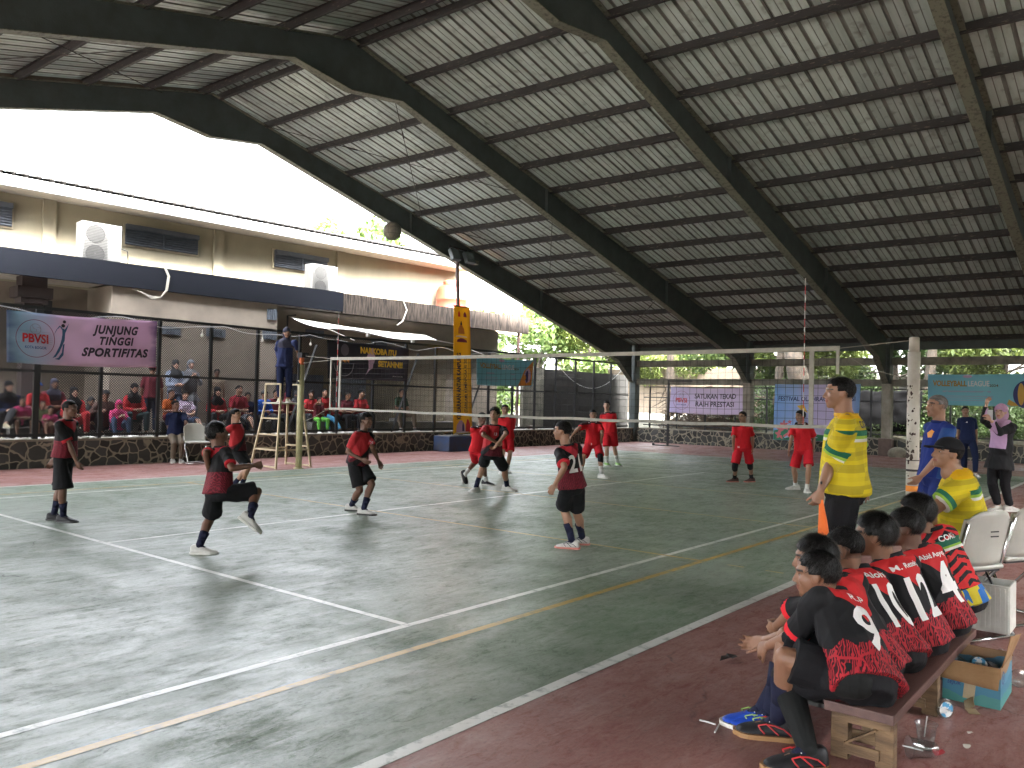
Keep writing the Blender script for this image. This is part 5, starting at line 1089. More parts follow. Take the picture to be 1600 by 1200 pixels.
def coach_yellow(x):
    n = x.math('SNAP', x.add(x.h, x.mul(x.side, .04)), .055); cv = x.N('ShaderNodeCombineXYZ'); x.L(x.math('SNAP', x.add(x.side, x.mul(x.h, .7)), .42), cv.inputs[0]); x.L(n, cv.inputs[1]); wn = x.N('ShaderNodeTexWhiteNoise'); x.L(cv.outputs[0], wn.inputs[0])
    c = x.mix(wn.outputs['Value'], (.38, .30, .02), (.66, .52, .015))
    c = x.mix(x.mul(x.band(x.h, .725, .80), x.lt(x.front, .75)), c, (.015, .12, .07)); c = x.mix(x.mul(x.band(x.h, .685, .725), x.lt(x.front, .75)), c, (.25, .42, .05)); c = x.mix(x.mul(x.band(x.h, .645, .685), x.lt(x.front, .75)), c, (.62, .60, .56))
    c = x.mix(x.isarm, c, x.mix(wn.outputs['Value'], (.40, .31, .02), (.64, .50, .015)))
    c = x.mix(x.band(x.arm, .68, .84), c, (.015, .12, .07)); c = x.mix(x.band(x.arm, .84, .93), c, (.25, .42, .05)); c = x.mix(x.band(x.arm, .93, .985), c, (.62, .6, .56)); c = x.mix(x.gt(x.h, .955), c, (.72, .42, .01)); return c
def striped_red(x):
    st = x.mul(x.gt(x.math('FRACT', x.add(x.mul(x.h, 8.5), x.mul(x.math('ABSOLUTE', x.side), 1.3))), .52), x.gt(x.noise(2.6, 2, (1, 1, 4)), .43))
    c = x.mix(st, RED, BLK); c = x.mix(x.band(x.h, .73, .82), c, (.012, .10, .06)); c = x.mix(x.band(x.h, .70, .73), c, (.22, .42, .05)); c = x.mix(x.band(x.h, .665, .70), c, (.6, .58, .55)); c = x.mix(x.lt(x.h, .12), c, x.mix(x.gt(x.noise(3.5, 1), .5), (.03, .14, .42), (.55, .45, .03))); return c
def checked(a, b_):
    def f(x):
        u = x.gt(x.math('FRACT', x.mul(x.h, 9)), .5); v = x.gt(x.math('FRACT', x.mul(x.side, 3)), .5); return x.mix(x.mul(x.add(u, v), .5), a, b_)
    return f
S_BLACK = shirt_mat('shirt_black_red', team_black); S_FRONT = shirt_mat('shirt_red_black_front', team_red_front); S_NUM = shirt_mat('shirt_number_back', team_num_back); S_RED = shirt_mat('shirt_plain_red', red_team); S_YEL = shirt_mat('shirt_coach_yellow', coach_yellow); S_STR = shirt_mat('shirt_striped', striped_red)
C_BLACK = CL('black', (.010, .010, .012)); C_NAVY = CL('navy', (.012, .018, .055)); C_NAVY2 = CL('royal_navy', (.015, .025, .12)); C_BLUE = CL('track_blue', (.02, .035, .16)); C_REDS = CL('red_shorts', (.50, .014, .024)); C_WHITE = CL('white', (.6, .6, .58)); C_SOCKN = CL('sock_navy', (.012, .014, .035)); C_LEG = CL('legging', (.011, .012, .012)); C_TAUPE = CL('taupe_trousers', (.16, .13, .10)); C_JEAN = CL('jeans', (.06, .09, .16)); C_LIL = CL('lilac', (.45, .27, .46)); C_LILH = CL('lilac_scarf', (.42, .25, .38)); C_GREY = CL('grey', (.16, .17, .19)); C_MAR = CL('maroon', (.13, .02, .03)); C_RED2 = CL('red_shirt', (.42, .03, .035)); C_ORG = CL('orange_shirt', (.5, .12, .03)); C_GRN = CL('green_shirt', (.05, .09, .06)); C_BRN = CL('brown_trousers', (.12, .09, .065)); C_PINK = CL('pink', (.5, .05, .16)); C_LBL = CL('light_blue', (.25, .30, .40)); C_LIME = CL('lime_green', (.12, .40, .06)); C_BEI = CL('beige_shirt', (.25, .2, .15)); C_DK = CL('dark_grey', (.035, .036, .04)); C_SKY = CL('sky_trousers', (.06, .22, .36)); C_BLUEJ = CL('blue_jacket', (.025, .09, .35))
S_CHK = shirt_mat('shirt_checked', checked((.42, .28, .42), (.55, .50, .60)))
SOLE_W = M('sole_white', (.55, .54, .50), rough=.6); SOLE_D = M('sole_dark', (.03, .03, .03), rough=.6); SOLE_G = M('sole_gum', (.32, .17, .07), rough=.6); SOLE_R = M('sole_coral', (.5, .18, .14), rough=.6)
SH_W = CL('shoe_white', (.50, .49, .46), rough=.5); SH_B = CL('shoe_black', (.015, .015, .017), rough=.5); SH_BLUE = CL('shoe_blue', (.015, .06, .40), rough=.45); SH_GRN = CL('shoe_green', (.22, .42, .12), rough=.5); SH_CRM = CL('shoe_cream', (.42, .40, .27), rough=.5); SH_BR = CL('shoe_brown', (.07, .035, .03), rough=.5)
TRIM_R = M('trim_red', (.55, .03, .035), rough=.5); TRIM_K = M('trim_black', (.015, .015, .02), rough=.5); TRIM_L = M('trim_lime', (.3, .45, .12), rough=.5)

def ik(a, b, L1, L2, hint=None, hpx=None):
    a, b = np.asarray(a, float), np.asarray(b, float); d = b-a; D = np.linalg.norm(d); mxl = (L1+L2)*.998
    if D > mxl: b = a+d*(mxl/D); d = b-a; D = mxl
    if D < abs(L1-L2)+.01: D = abs(L1-L2)+.01; b = a+nrm(d)*D
    u = nrm(d); x = (L1*L1-L2*L2+D*D)/(2*D); r = math.sqrt(max(0, L1*L1-x*x)); c = a+u*x
    e1 = nrm(np.cross(u, UP if abs(u[2]) < .95 else np.array([1., 0, 0]))); e2 = np.cross(u, e1); best = None
    for k in range(72):
        q = c+(e1*math.cos(k*math.pi/36)+e2*math.sin(k*math.pi/36))*r
        s = 0
        if hint is not None: s += nrm(q-c)@nrm(hint)*(1.0 if hpx is None else .12)*(r > 1e-3)
        if hpx is not None: s -= np.linalg.norm(to_px(q)-np.array(hpx))*depth(q)/FPX*12
        if best is None or s > best[0]: best = (s, q)
    return best[1], b

def hand(g, w, d, n, side, S, curl=.35, spread=1.0):
    """palm, four unequal bent fingers and a thumb from the side of the palm; d along the hand, n the palm's normal, side towards the thumb"""
    d = nrm(d); n = nrm(n-d*(n@d)); side = nrm(side-d*(side@d)-n*(side@n)); s = S/1.7
    c0 = w; PL = .088*s; 
    rs = []
    for t, wd, th in ((-.12, .022, .016), (.1, .030, .017), (.5, .039, .016), (.85, .041, .014), (1.0, .038, .011)):
        c = w+d*PL*t; rs.append([c+side*(wd*s*math.cos(k*math.pi/6))+n*(th*s*math.sin(k*math.pi/6)) for k in range(12)])
    g.rings(rs)
    for i, (off, L_) in enumerate(((.030, .072), (.010, .080), (-.011, .074), (-.031, .058))):
        p = w+d*PL*(.93-.05*abs(i-1.2))+side*off*s; a = curl*(1+.12*i); dr = nrm(d+side*off*2.2*spread); q = [p]; r = [.0088*s]
        for j, fr in enumerate((.45, .32, .23)):
            dr = nrm(dr*math.cos(a*(.9 if j == 0 else 1.15))+n*math.sin(a*(.9 if j == 0 else 1.15))-0*side); p = p+dr*L_*s*fr; q.append(p); r.append((.0085-.0008*j)*s)
        g.chain(q, [max(x_, .0062) for x_ in r], 8)
    p = w+d*PL*.22+side*.027*s; dr = nrm(d*.85+side*.45+n*.35); q = [p]; r = [.0125*s]
    for j, L_ in enumerate((.034, .030, .024)): p = p+dr*L_*s; dr = nrm(dr+d*.28+n*.22*curl*2); q.append(p); r.append((.0105-.0012*j)*s)
    g.chain(q, [max(x_, .0068) for x_ in r], 8)

def make_shoe(t, an, f, up, H, mat, sole, trim=None, k=1.0, det=1):
    """low sports shoe: lofted upper, sole slab, laces and a side trim"""
    L_ = .158*H*k; r = nrm(np.cross(f, up)); f = nrm(np.cross(up, r)); o = an-up*(.052*H)-f*.30*L_
    o = np.asarray(o); prof = [(.0, .22, .52), (.04, .30, .62), (.14, .34, .66), (.26, .35, .64), (.38, .36, .58), (.5, .38, .46), (.64, .41, .35), (.78, .42, .28), (.9, .34, .21), (.98, .17, .13)]
    rs = []
    for x, w_, h in prof:
        c = o+f*x*L_; hw = w_*L_*.5; hh = h*L_*.5; ring = []
        for i in range(14):
            a = math.pi*i/13; ring.append(c+r*(hw*math.copysign(abs(math.cos(a))**.7, math.cos(a))*(1-.12*math.sin(a)))+up*(.035*L_+hh*1.25*math.sin(a)**.8*.8))
        rs.append(ring)
    g = G(); g.rings(rs); sh = g.obj('shoe', mat, t, smooth=True)
    md = sh.modifiers.new('s', 'SUBSURF'); md.levels = md.render_levels = 1
    g = G(); out = [(x, w_*.55+.02) for x, w_, h in [(-.03, .12, 0)]+prof+[(1.02, .08, 0)]]
    top = [o+f*x*L_+r*w_*L_ for x, w_ in out]+[o+f*x*L_-r*w_*L_ for x, w_ in out[::-1]]; n = len(top)
    g.rings([[p+up*.0 for p in top], [p+up*.075*L_ for p in top]]); g.obj('sole', sole, sh)
    if det:
        g = G()
        for j in range(4):
            x = .44+.07*j; c = o+f*x*L_+up*(.045+(.50-.12*j)*.5)*L_; g.tube([c-r*.10*L_-up*.03*L_, c+up*.004*L_, c+r*.10*L_-up*.03*L_], .0028*H/1.5, 5)
        g.obj('lace', C_WHITE if mat not in (SH_W,) else C_GREY, sh)
        if trim:
            g = G()
            for s in (-1, 1):
                for P3 in (((.10, .16, .10), (.22, .178, .20), (.36, .176, .24), (.50, .172, .25), (.62, .17, .22)), ((.30, .182, .10), (.42, .182, .20), (.50, .176, .26)), ((.52, .19, .10), (.58, .195, .16), (.62, .178, .22))):
                    g.tube([o+f*x*L_+r*s*wd*L_+up*z*L_ for x, wd, z in P3], .0032*H/1.5, 5)
            g.obj('trim', trim, sh)
    return sh

HEADN = 0
def head_geo(g, c, fr, lf, up, hh, female=False):
    def P(x, y, z): return c+lf*x*hh+fr*y*hh+up*z*hh
    A = (lf, fr, up)
    def E(x, y, z, a, b_, d, n=14): g.ell(P(x, y, z), (a*hh, b_*hh, d*hh), A, n, 10)
    E(0, -.05, .13, .335, .42, .36, 18); E(0, .09, -.10, .285, .30, .33); E(0, .20, -.27, .185, .20, .20); E(0, .30, -.40, .085, .085, .075); E(0, .29, .12, .23, .12, .10)
    E(.15, .235, -.10, .12, .12, .12); E(-.15, .235, -.10, .12, .12, .12); E(0, .32, -.25, .10, .085, .11)
    g.chain([P(0, .385, .04), P(0, .43, -.05), P(0, .465, -.12)], [.038*hh, .043*hh, .052*hh], 8); E(.05, .41, -.135, .04, .05, .035, 8); E(-.05, .41, -.135, .04, .05, .035, 8)
    E(0, .392, -.225, .09, .035, .025, 10); E(0, .385, -.275, .08, .035, .026, 10)
    for s in (-1, 1): E(s*.325, -.02, -.03, .035, .085, .125, 10); E(s*.345, -.055, .0, .03, .06, .08, 8)
    g.chain([P(0, -.10, -.10), P(0, -.14, -.42), c-up*hh*.6-fr*hh*.15], [.27*hh, .245*hh, .25*hh], 12)
def hair_cap(t, c, fr, lf, up, hh, style, mat, seed, strands=0, voxel=.008):
    rg = np.random.default_rng(seed); A = (lf, fr, up); g = G(); C = c+up*.13*hh-fr*.05*hh
    th = {'short': .022, 'fade': .012, 'thick': .045, 'messy': .07, 'bald': .006}.get(style, .04)
    g.ell(C, ((.335+th)*hh, (.42+th)*hh, (.36+th*1.15)*hh), A, 48, 34); me = g.mesh('hair'); v = verts_of(me); q = (v-c)@np.array([lf, fr, up]).T/hh
    ang = q[:, 1]; side = np.abs(q[:, 0])
    low = np.where(q[:, 1] > .16, .27-.05*(side > .2), np.where(q[:, 1] > -.04, .03 if style != 'fade' else .14, np.where(q[:, 1] > -.16, .04 if style != 'fade' else .12, (-.34 if style == 'thick' else -.26) if style != 'fade' else -.04)))
    
    cut = q[:, 2] < low; n = nrm_rows(v-C)
    nz = np.array([noise.noise(Vector(p*float(60 if style != 'messy' else 32))+Vector((seed, 0, 0))) for p in v]); amp = {'short': .012, 'fade': .006, 'thick': .02, 'messy': .045, 'bald': .003}.get(style, .015)
    v = v+n*(nz*amp*hh)[:, None]; v = np.where(cut[:, None], C+(v-C)*.84, v); set_verts(me, v); o = mobj(me, 'hair', mat, t, smooth=True)
    if strands:
        g = G(); k = 0
        ok = np.where(~cut)[0]
        whorl = nrm(up*.75-fr*.65)
        ok = ok[(q[ok, 2] > low[ok]+(.10 if style != 'messy' else .0))]
        for i in rg.choice(ok, strands):
            b_ = C+(v[i]-C)*.985+rg.normal(size=3)*.004; nn = nrm(b_-C); fl = nrm((nn-whorl)-nn*((nn-whorl)@nn)); L_ = hh*rg.uniform(.08, .20)*(.9 if style in ('thick', 'messy') else .45)
            fl = nrm(fl+rg.normal(size=3)*.22); p1 = b_+(fl+nn*.22)*L_*.5; p2 = b_+fl*L_+nn*L_*.02-up*L_*.12; s_ = np.cross(fl, nn)*hh*.005
            g.add([b_-s_, b_+s_, p1+s_*.8, p1-s_*.8, p2], [(0, 1, 2, 3), (3, 2, 4)])
        so_ = g.obj('hair_strands', MSTR if mat is MHAIR else mat, o)
    return o
def nrm_rows(a): return a/np.maximum(1e-9, np.linalg.norm(a, axis=1))[:, None]

def person(label, J, H, top=S_RED, top_kind='tee', bottom=C_BLACK, bottom_kind='shorts', skin=0, hair='short', hairmat=None, sock=None, sock_h=.35, shoe=SH_W, sole=SOLE_W, trim=None, child=True, fat=1.0, vox=.009, seed=0, group=None, scarf=None, cap=None, strands=0, face=1, sleeve=.78, shortlen=.86, curl=.35, extra=None, socks=True, legging=None, headscale=1.0, seated=False, hem=-.06, cat='person', barefoot=False, flare=1.0, sflare=1.0):
    """J: dict of joints and frames (see solve). Builds body, clothes, hair and shoes as children of one Empty."""
    base = np.array([J['pel'][0], J['pel'][1], min(J['anL'][2], J['anR'][2])-.05*H]); t = thing('person', label, cat, base, group)
    pel, neck, hd = J['pel'], J['neck'], J['head']; tu = nrm(neck-pel); TL = np.linalg.norm(neck-pel); fw, lf = J['fw'], J['lf']; hf, hl, hu = J['hf'], J['hl'], J['hu']; hh = (.141 if child else .132)*H*headscale; s = H; sf, sl = J['sfw'], J['slf']
    # ---- body
    g = G()
    def tring(h, w_, d_, off=0.0, k=16):
        f_ = nrm(fw*(1-h)+sf*h); l_ = nrm(lf*(1-h)+sl*h); c = pel+tu*TL*h+f_*off*s
        return [c+l_*(w_*s*fat*math.cos(2*math.pi*i/k))+f_*(d_*s*fat*math.sin(2*math.pi*i/k)) for i in range(k)]
    g.rings([tring(-.20, .055, .045), tring(-.08, .083, .062), tring(.05, .086, .062), tring(.3, .072, .055, .004), tring(.55, .078, .056, .004), tring(.78, .088, .058, .002), tring(.9, .074, .046, -.004), tring(.99, .036, .034, -.004)])
    g.chain([neck-tu*.02*s, neck*.5+hd*.5-hu*.18*hh, hd-hu*.30*hh-hf*.08*hh], [.036*s*fat, .031*s*fat, .030*s*fat], 12)
    head_geo(g, hd, hf, hl, hu, hh)
    for S_ in 'LR':
        sh, el, wr, hp, kn, an = [J[k+S_] for k in ('sh', 'el', 'wr', 'hp', 'kn', 'an')]; sg = 1 if S_ == 'L' else -1
        m1 = sh*.5+el*.5; m2 = el*.68+wr*.32
        g.chain([neck-tu*.012*s, sh+tu*.004*s], [.026*s*fat, .028*s*fat], 12)
        g.chain([sh, m1, el, m2, el*.3+wr*.7, wr], [.031*s*fat, .0265*s*fat, .0215*s*fat, .0225*s*fat, .0175*s*fat, .0145*s], 12)
        hdv = J.get('hd'+S_, nrm(wr-el)); hn = J.get('hn'+S_, nrm(-lf*sg*.8+fw*.2)); hs_ = J.get('hs'+S_, fw)
        hand(g, wr+hdv*.008*s, hdv, hn, hs_, s*(1.02 if child else 1.0), J.get('curl'+S_, curl))
        g.chain([hp, hp*.55+kn*.45, kn+ (hp-kn)*.08, kn], [.047*s*fat, .045*s*fat, .034*s*fat, .031*s*fat], 12)
        cb = nrm(J['ff'+S_])*-.008*s; g.chain([kn, kn*.68+an*.32+cb, kn*.35+an*.65+cb*.4, an], [.031*s*fat, .034*s*fat, .025*s*fat, .019*s], 12)
        ff = J['ff'+S_]; fu = J['fu'+S_]; g.chain([an, an-fu*.028*s-ff*.03*s], [.02*s, .018*s], 8); g.chain([an-fu*.03*s-ff*.02*s, an-fu*.028*s+ff*.045*s, an-fu*.035*s+ff*.085*s], [.019*s, .019*s, .013*s], 8)
    me = remeshed(g, vox, 3, .5); v = verts_of(me); q = (v-hd)@np.array([hl, hf, hu]).T/hh; r = np.linalg.norm(q, axis=1)
    lips = ((np.abs(q[:, 0]) < .105) & (q[:, 1] > .30) & (np.abs(q[:, 2]+.25) < .042)).astype(float); brow = ((np.abs(np.abs(q[:, 0])-.15) < .085) & (q[:, 1] > .22) & (np.abs(q[:, 2]-.115+.12*(np.abs(q[:, 0])-.15)) < .022)).astype(float)
    if hair == 'fade': brow = np.maximum(brow, ((q[:, 2] > -.16) & (q[:, 1] < -.02) & (r < .62) & (np.abs(q[:, 0]) < .335)).astype(float)*.55)
    if hair == 'bald' or extra == 'stubble': brow = np.maximum(brow, ((q[:, 2] > -.1) & (q[:, 1] < .0) & (r < .62)).astype(float)*.5)
    attr_v(me, 'mk', np.stack([lips, brow, lips*0], 1)); smooth_all(me); body = mobj(me, 'body', SK[skin], t)
    if face:
        for sg in (-1, 1):
            g = G(); c = hd+hl*sg*.135*hh+hf*.305*hh+hu*.02*hh; g.ell(c, (.050*hh, .04*hh, .018*hh), (hl, hf, hu), 12, 8); ey = g.obj('eye', MEYEW if vox < .0085 else MEYED, body, smooth=True); g = G(); g.ell(c+hf*.024*hh, (.026*hh, .020*hh, .021*hh), (hl, hf, hu), 8, 6); g.obj('iris', MEYED, ey, smooth=True)
    # ---- hair, scarf, cap
    if scarf is not None:
        g = G(); C = hd+hu*.20*hh-hf*.04*hh; g.ell(C, (.385*hh, .445*hh, .40*hh), (hl, hf, hu), 20, 14); g.ell(hd-hf*.14*hh-hu*.20*hh, (.385*hh, .37*hh, .46*hh), (hl, hf, hu), 18, 12); g.chain([hd-hu*.47*hh-hf*.02*hh, neck-tu*.02*s], [.27*hh, .38*hh], 14)
        g.rings([tring(1.06, .05, .048), tring(.97, .088, .066), tring(.86, .112, .078), tring(.70, .104, .082), tring(.60, .07, .07)])
        me2 = remeshed(g, max(vox, .009), 4); v2 = verts_of(me2); n2 = normals_of(me2); set_verts(me2, folds(v2, n2, seed+5, .005*s, 16)); smooth_all(me2); mobj(me2, 'headscarf', scarf, t)
    elif hair != 'none': hair_cap(t, hd, hf, hl, hu, hh, hair, hairmat or MHAIR, seed+3, strands)
    if cap is not None:
        g = G(); C = hd+hu*.15*hh-hf*.04*hh; g.ell(C, (.385*hh, .46*hh, .40*hh), (hl, hf, hu), 36, 24); m3 = g.mesh('c'); v3 = verts_of(m3); q3 = (v3-hd)@np.array([hl, hf, hu]).T/hh; cut = q3[:, 2] < .13; v3 = np.where(cut[:, None], C+(v3-C)*.80, v3); set_verts(m3, v3); co = mobj(m3, 'cap', cap, t, smooth=True)
        g = G(); V = []
        for i in range(13):
            a = math.pi*(i/12)-0; x = .33*math.cos(a); y = .34+.30*math.sin(a)**.7
            V += [hd+hl*(x*hh)+hf*(.30*hh+.10*hh*math.sin(a))+hu*.17*hh, hd+hl*(x*1.02*hh)+hf*y*hh*1.15+hu*(.13-.03*abs(math.cos(a)))*hh]
        g.add(V, [(2*i, 2*i+1, 2*i+3, 2*i+2) for i in range(12)]); bo = g.obj('brim', cap, co, smooth=True); md = bo.modifiers.new('t', 'SOLIDIFY'); md.thickness = .006
    # ---- top
    pad = .010*s
    if top is not None:
        g = G(); tunic = hem < -.12
        lo = [tring(hem, .115*sflare, .094*sflare), tring(hem+.1, .112, .089)] if not tunic else [tring(hem, .128*sflare, .108*sflare), tring(-.15, .112, .09), tring(0, .10, .076)]
        g.rings(lo+[tring(.25, .102, .080, .004), tring(.52, .097, .075, .005), tring(.76, .101, .070, .002), tring(.88, .084, .058, -.004), tring(.955, .054, .045, -.004), tring(1.0, .041, .040, -.002)])
        for S_ in 'LR':
            sh, el, wr = J['sh'+S_], J['el'+S_], J['wr'+S_]; sl_ = sleeve if top_kind == 'tee' else 1.0; e = sh+(el-sh)*sl_; g.chain([neck-tu*.020*s, sh], [.034*s*fat, .0385*s*fat], 12); g.chain([sh, sh*.5+e*.5, e], [.0385*s*fat, .0385*s*fat, (.041 if top_kind == 'tee' else .030)*s*fat], 14, (True, top_kind != 'tee'))
            if top_kind != 'tee': g.chain([el, el*.15+wr*.85], [.031*s*fat, .024*s*fat], 12, (True, False))
        me2 = remeshed(g, vox, 4, .5); v2 = verts_of(me2); n2 = normals_of(me2)
        v2 = folds(v2, n2, seed, .0085*s, 13); set_verts(me2, v2); h = (v2-pel)@tu/TL; R = np.stack([(v2-pel)@sl/(.115*s), (v2-pel)@sf/(.115*s), h], 1); arm = np.zeros((len(v2), 3)); arm[:, 0] = -1
        for S_ in 'LR':
            sh, el = J['sh'+S_], J['el'+S_]; d = el-sh; L_ = np.linalg.norm(d); u = (v2-sh)@nrm(d); pr = np.linalg.norm((v2-sh)-u[:, None]*nrm(d), axis=1); lat = (v2-pel)@sl*(1 if S_ == 'L' else -1); m_ = (pr < .062*s*fat) & (u > .018*s) & (u < L_*1.25) & ((lat > .094*s*fat) | (pr < .047*s*fat))
            arm[m_, 0] = u[m_]/(L_*sleeve*1.06+.004); arm[m_, 1] = 1; arm[m_, 2] = 1 if S_ == 'L' else -1
        attr_v(me2, 'rest', R); attr_v(me2, 'arm', arm); smooth_all(me2); sho = mobj(me2, 'shirt', top, t); J['shirt'] = sho
        if top_kind == 'tee' and face:   # collar
            g = G(); c = pel+tu*TL*1.0; g.rings([[c+sl*(.045*s*math.cos(a))+sf*(.041*s*math.sin(a))+tu*(dz*s) for a in np.linspace(0, 2*math.pi, 20, endpoint=False)] for dz in (-.008, .006)], False); co = g.obj('collar', J.get('collar', C_BLACK), sho, smooth=True); md = co.modifiers.new('t', 'SOLIDIFY'); md.thickness = .006*s
    # ---- bottom
    if bottom is not None:
        g = G(); g.rings([tring(-.22, .06, .055), tring(-.10, .095, .074), tring(.03, .092, .068), tring(.13, .078, .058)])
        for S_ in 'LR':
            hp, kn, an = J['hp'+S_], J['kn'+S_], J['an'+S_]
            if bottom_kind == 'shorts': e = hp+(kn-hp)*shortlen; g.chain([hp, hp*.6+e*.4, e], [.053*s*fat, .058*s*fat, .062*s*fat*flare], 14, (True, False))
            else: e = kn+(an-kn)*.93; g.chain([hp, hp*.6+kn*.4, kn], [.051*s*fat, .052*s*fat, .043*s*fat], 14); g.chain([kn, kn*.5+e*.5, e], [.043*s*fat, .039*s*fat, .033*s*fat], 12, (True, False))
        me2 = remeshed(g, vox, 4, .5); v2 = verts_of(me2); n2 = normals_of(me2); set_verts(me2, folds(v2, n2, seed+9, .006*s, 12)); smooth_all(me2); mobj(me2, 'shorts' if bottom_kind == 'shorts' else 'trousers', bottom, t)
    for S_ in 'LR':
        kn, an = J['kn'+S_], J['an'+S_]; hp = J['hp'+S_]
        if (legging or {}).get(S_): g = G(); g.chain([hp, kn, kn*.68+an*.32, an], [.057*s, .0405*s, .0415*s, .027*s], 14); me2 = remeshed(g, vox, 3); smooth_all(me2); mobj(me2, 'legging', legging[S_], t)
        pads = J.get('pad'+S_)
        if pads: g = G(); g.chain([kn+(hp-kn)*.16, kn, kn+(an-kn)*.22], [.041*s, .041*s, .039*s], 14); me2 = remeshed(g, vox, 3); smooth_all(me2); mobj(me2, 'knee_pad', C_BLACK, t)
        if sock is not None and bottom_kind != 'long': a = an+(kn-an)*sock_h; g = G(); g.chain([a, a*.5+an*.5, an-J['fu'+S_]*.005*s, an-J['fu'+S_]*.022*s+J['ff'+S_]*.03*s], [.033*s*fat if sock_h > .4 else .027*s*fat, .0265*s*fat, .0245*s, .02*s], 14, (False, True)); g.obj('sock', sock, t, smooth=True)
        if not barefoot: sm = shoe if not isinstance(shoe, dict) else shoe[S_]; make_shoe(t, an, J['ff'+S_], J['fu'+S_], s, sm, sole, trim, 1.12 if child else 1.05, 1 if vox < .0095 else 0)
    J['thing'] = t; J['TL'] = TL
    return t

def solve(pel, neck, head, facing, H, LW=None, RW=None, LE=None, RE=None, LA=None, RA=None, LK=None, RK=None, Lf=None, Rf=None, hface=None, hpitch=0, tw=0, hroll=0, hyaw=None, Lp=0, Rp=0, child=True, root=None, zfoot=0.0, **kw):
    """pixel + depth description of a pose -> joints. A wrist or airborne ankle is (px, py, dz from the pelvis depth); a grounded ankle is (px, py)."""
    J = {}; D0 = depth(root) if root is not None else None
    P0 = at_d(pel[0], pel[1], D0+(pel[2] if len(pel) > 2 else 0)); TL = (.29*H if child else .30*H)*kw.get('tlf', 1.0)
    N0 = at_d(neck[0], neck[1], depth(P0)+(neck[2] if len(neck) > 2 and not isinstance(neck[2], str) else 0))
    if len(neck) > 2 and isinstance(neck[2], str):   # keep the torso's true length by leaning away (+) or towards (-) the camera
        rd = ray(neck[0], neck[1]); A = rd@rd; Bq = -2*(rd@(P0-CAM)); Cq = (P0-CAM)@(P0-CAM)-TL*TL; disc = Bq*Bq-4*A*Cq
        k = (-Bq+(1 if neck[2] == '+' else -1)*math.sqrt(max(0, disc)))/(2*A); N0 = CAM+rd*k
    if kw.get('fixlen', True): N0 = P0+nrm(N0-P0)*TL
    tu = nrm(N0-P0); f0 = cdir(facing); fw = nrm(f0-tu*(f0@tu)); lf = np.cross(tu, fw); f1 = cdir(facing+tw); sf = nrm(f1-tu*(f1@tu)); sl = np.cross(tu, sf)
    J.update(pel=P0, neck=N0, fw=fw, lf=lf, sfw=sf, slf=sl)
    hh = (.141 if child else .132)*H; hfa = facing if hface is None else hface; hf = cdir(hfa); hp_ = R_(hpitch); hu = UP*math.cos(hp_)-hf*math.sin(hp_); hf = hf*math.cos(hp_)+UP*math.sin(hp_)
    hl = np.cross(hu, hf); J.update(hf=hf, hl=hl, hu=hu)
    hd = at_d(head[0], head[1], depth(N0)+(head[2] if len(head) > 2 else 0)); v = hd-N0; mxl = (.50*hh+.020*H)*kw.get('nk', 1.0)
    if np.linalg.norm(v) > mxl*1.06: hd = N0+nrm(v)*mxl*1.06
    if np.linalg.norm(v) < mxl*.92: hd = N0+nrm(v)*mxl*.92
    J['head'] = hd
    UL, FL, TH, SN = .168*H, .145*H, .245*H, .235*H
    need = 1.0; drop = 0.0
    for _ in range(7):
        worst = 0
        for A_, sg in ((LA, 1), (RA, -1)):
            if A_ is not None and len(A_) == 2:
                hp = P0-tu*.012*H+lf*sg*.052*H; worst = max(worst, np.linalg.norm(hp-at_z(A_[0], A_[1], zfoot+.052*H))/((TH+SN)*.995))
        if kw.get('nodrop'): break
        need = min(1.06, max(1.0, worst))
        if worst <= 1.045: break
        P0 = P0-UP*.008; N0 = N0-UP*.008; hd = hd-UP*.006; J.update(pel=P0, neck=N0, head=hd)
    TH *= need; SN *= need
    for S_, sg, W_, E_, A_, K_, ft, pt_ in (('L', 1, LW, LE, LA, LK, Lf, Lp), ('R', -1, RW, RE, RA, RK, Rf, Rp)):
        sh = N0-tu*.042*H+sl*sg*.090*H*kw.get('shw', 1.0); hp = P0-tu*.012*H+lf*sg*.052*H; J['sh'+S_] = sh; J['hp'+S_] = hp
        if W_ is None: wr = sh-UP*(UL+FL)*.97+fw*.05*H+lf*sg*.04*H
        elif len(W_) == 4: wr = np.array(W_[:3])
        else: wr = at_d(W_[0], W_[1], depth(P0)+(W_[2] if len(W_) > 2 else 0))
        el, wr = ik(sh, wr, UL, FL, -fw*.8-UP*.5+lf*sg*.3, E_); J['el'+S_] = el; J['wr'+S_] = wr
        if A_ is None: an = hp-UP*(TH+SN)*.99
        elif len(A_) == 2: an = at_z(A_[0], A_[1], zfoot+.052*H)
        else: an = at_d(A_[0], A_[1], depth(P0)+A_[2])
        kn, an = ik(hp, an, TH, SN, fw, K_); J['kn'+S_] = kn; J['an'+S_] = an
        fd = cdir(facing if ft is None else ft); pr_ = R_(pt_); J['ff'+S_] = fd*math.cos(pr_)-UP*math.sin(pr_); J['fu'+S_] = UP*math.cos(pr_)+fd*math.sin(pr_)
        if len(A_ or ()) == 2 and abs(an[2]-zfoot-.052*H) > .03: print('  foot off ground', S_, round(an[2]-zfoot-.052*H, 3))
    for k in kw:
        if k not in ('fixlen', 'tlf', 'nk', 'nodrop', 'shw'): J[k] = kw[k]
    return J

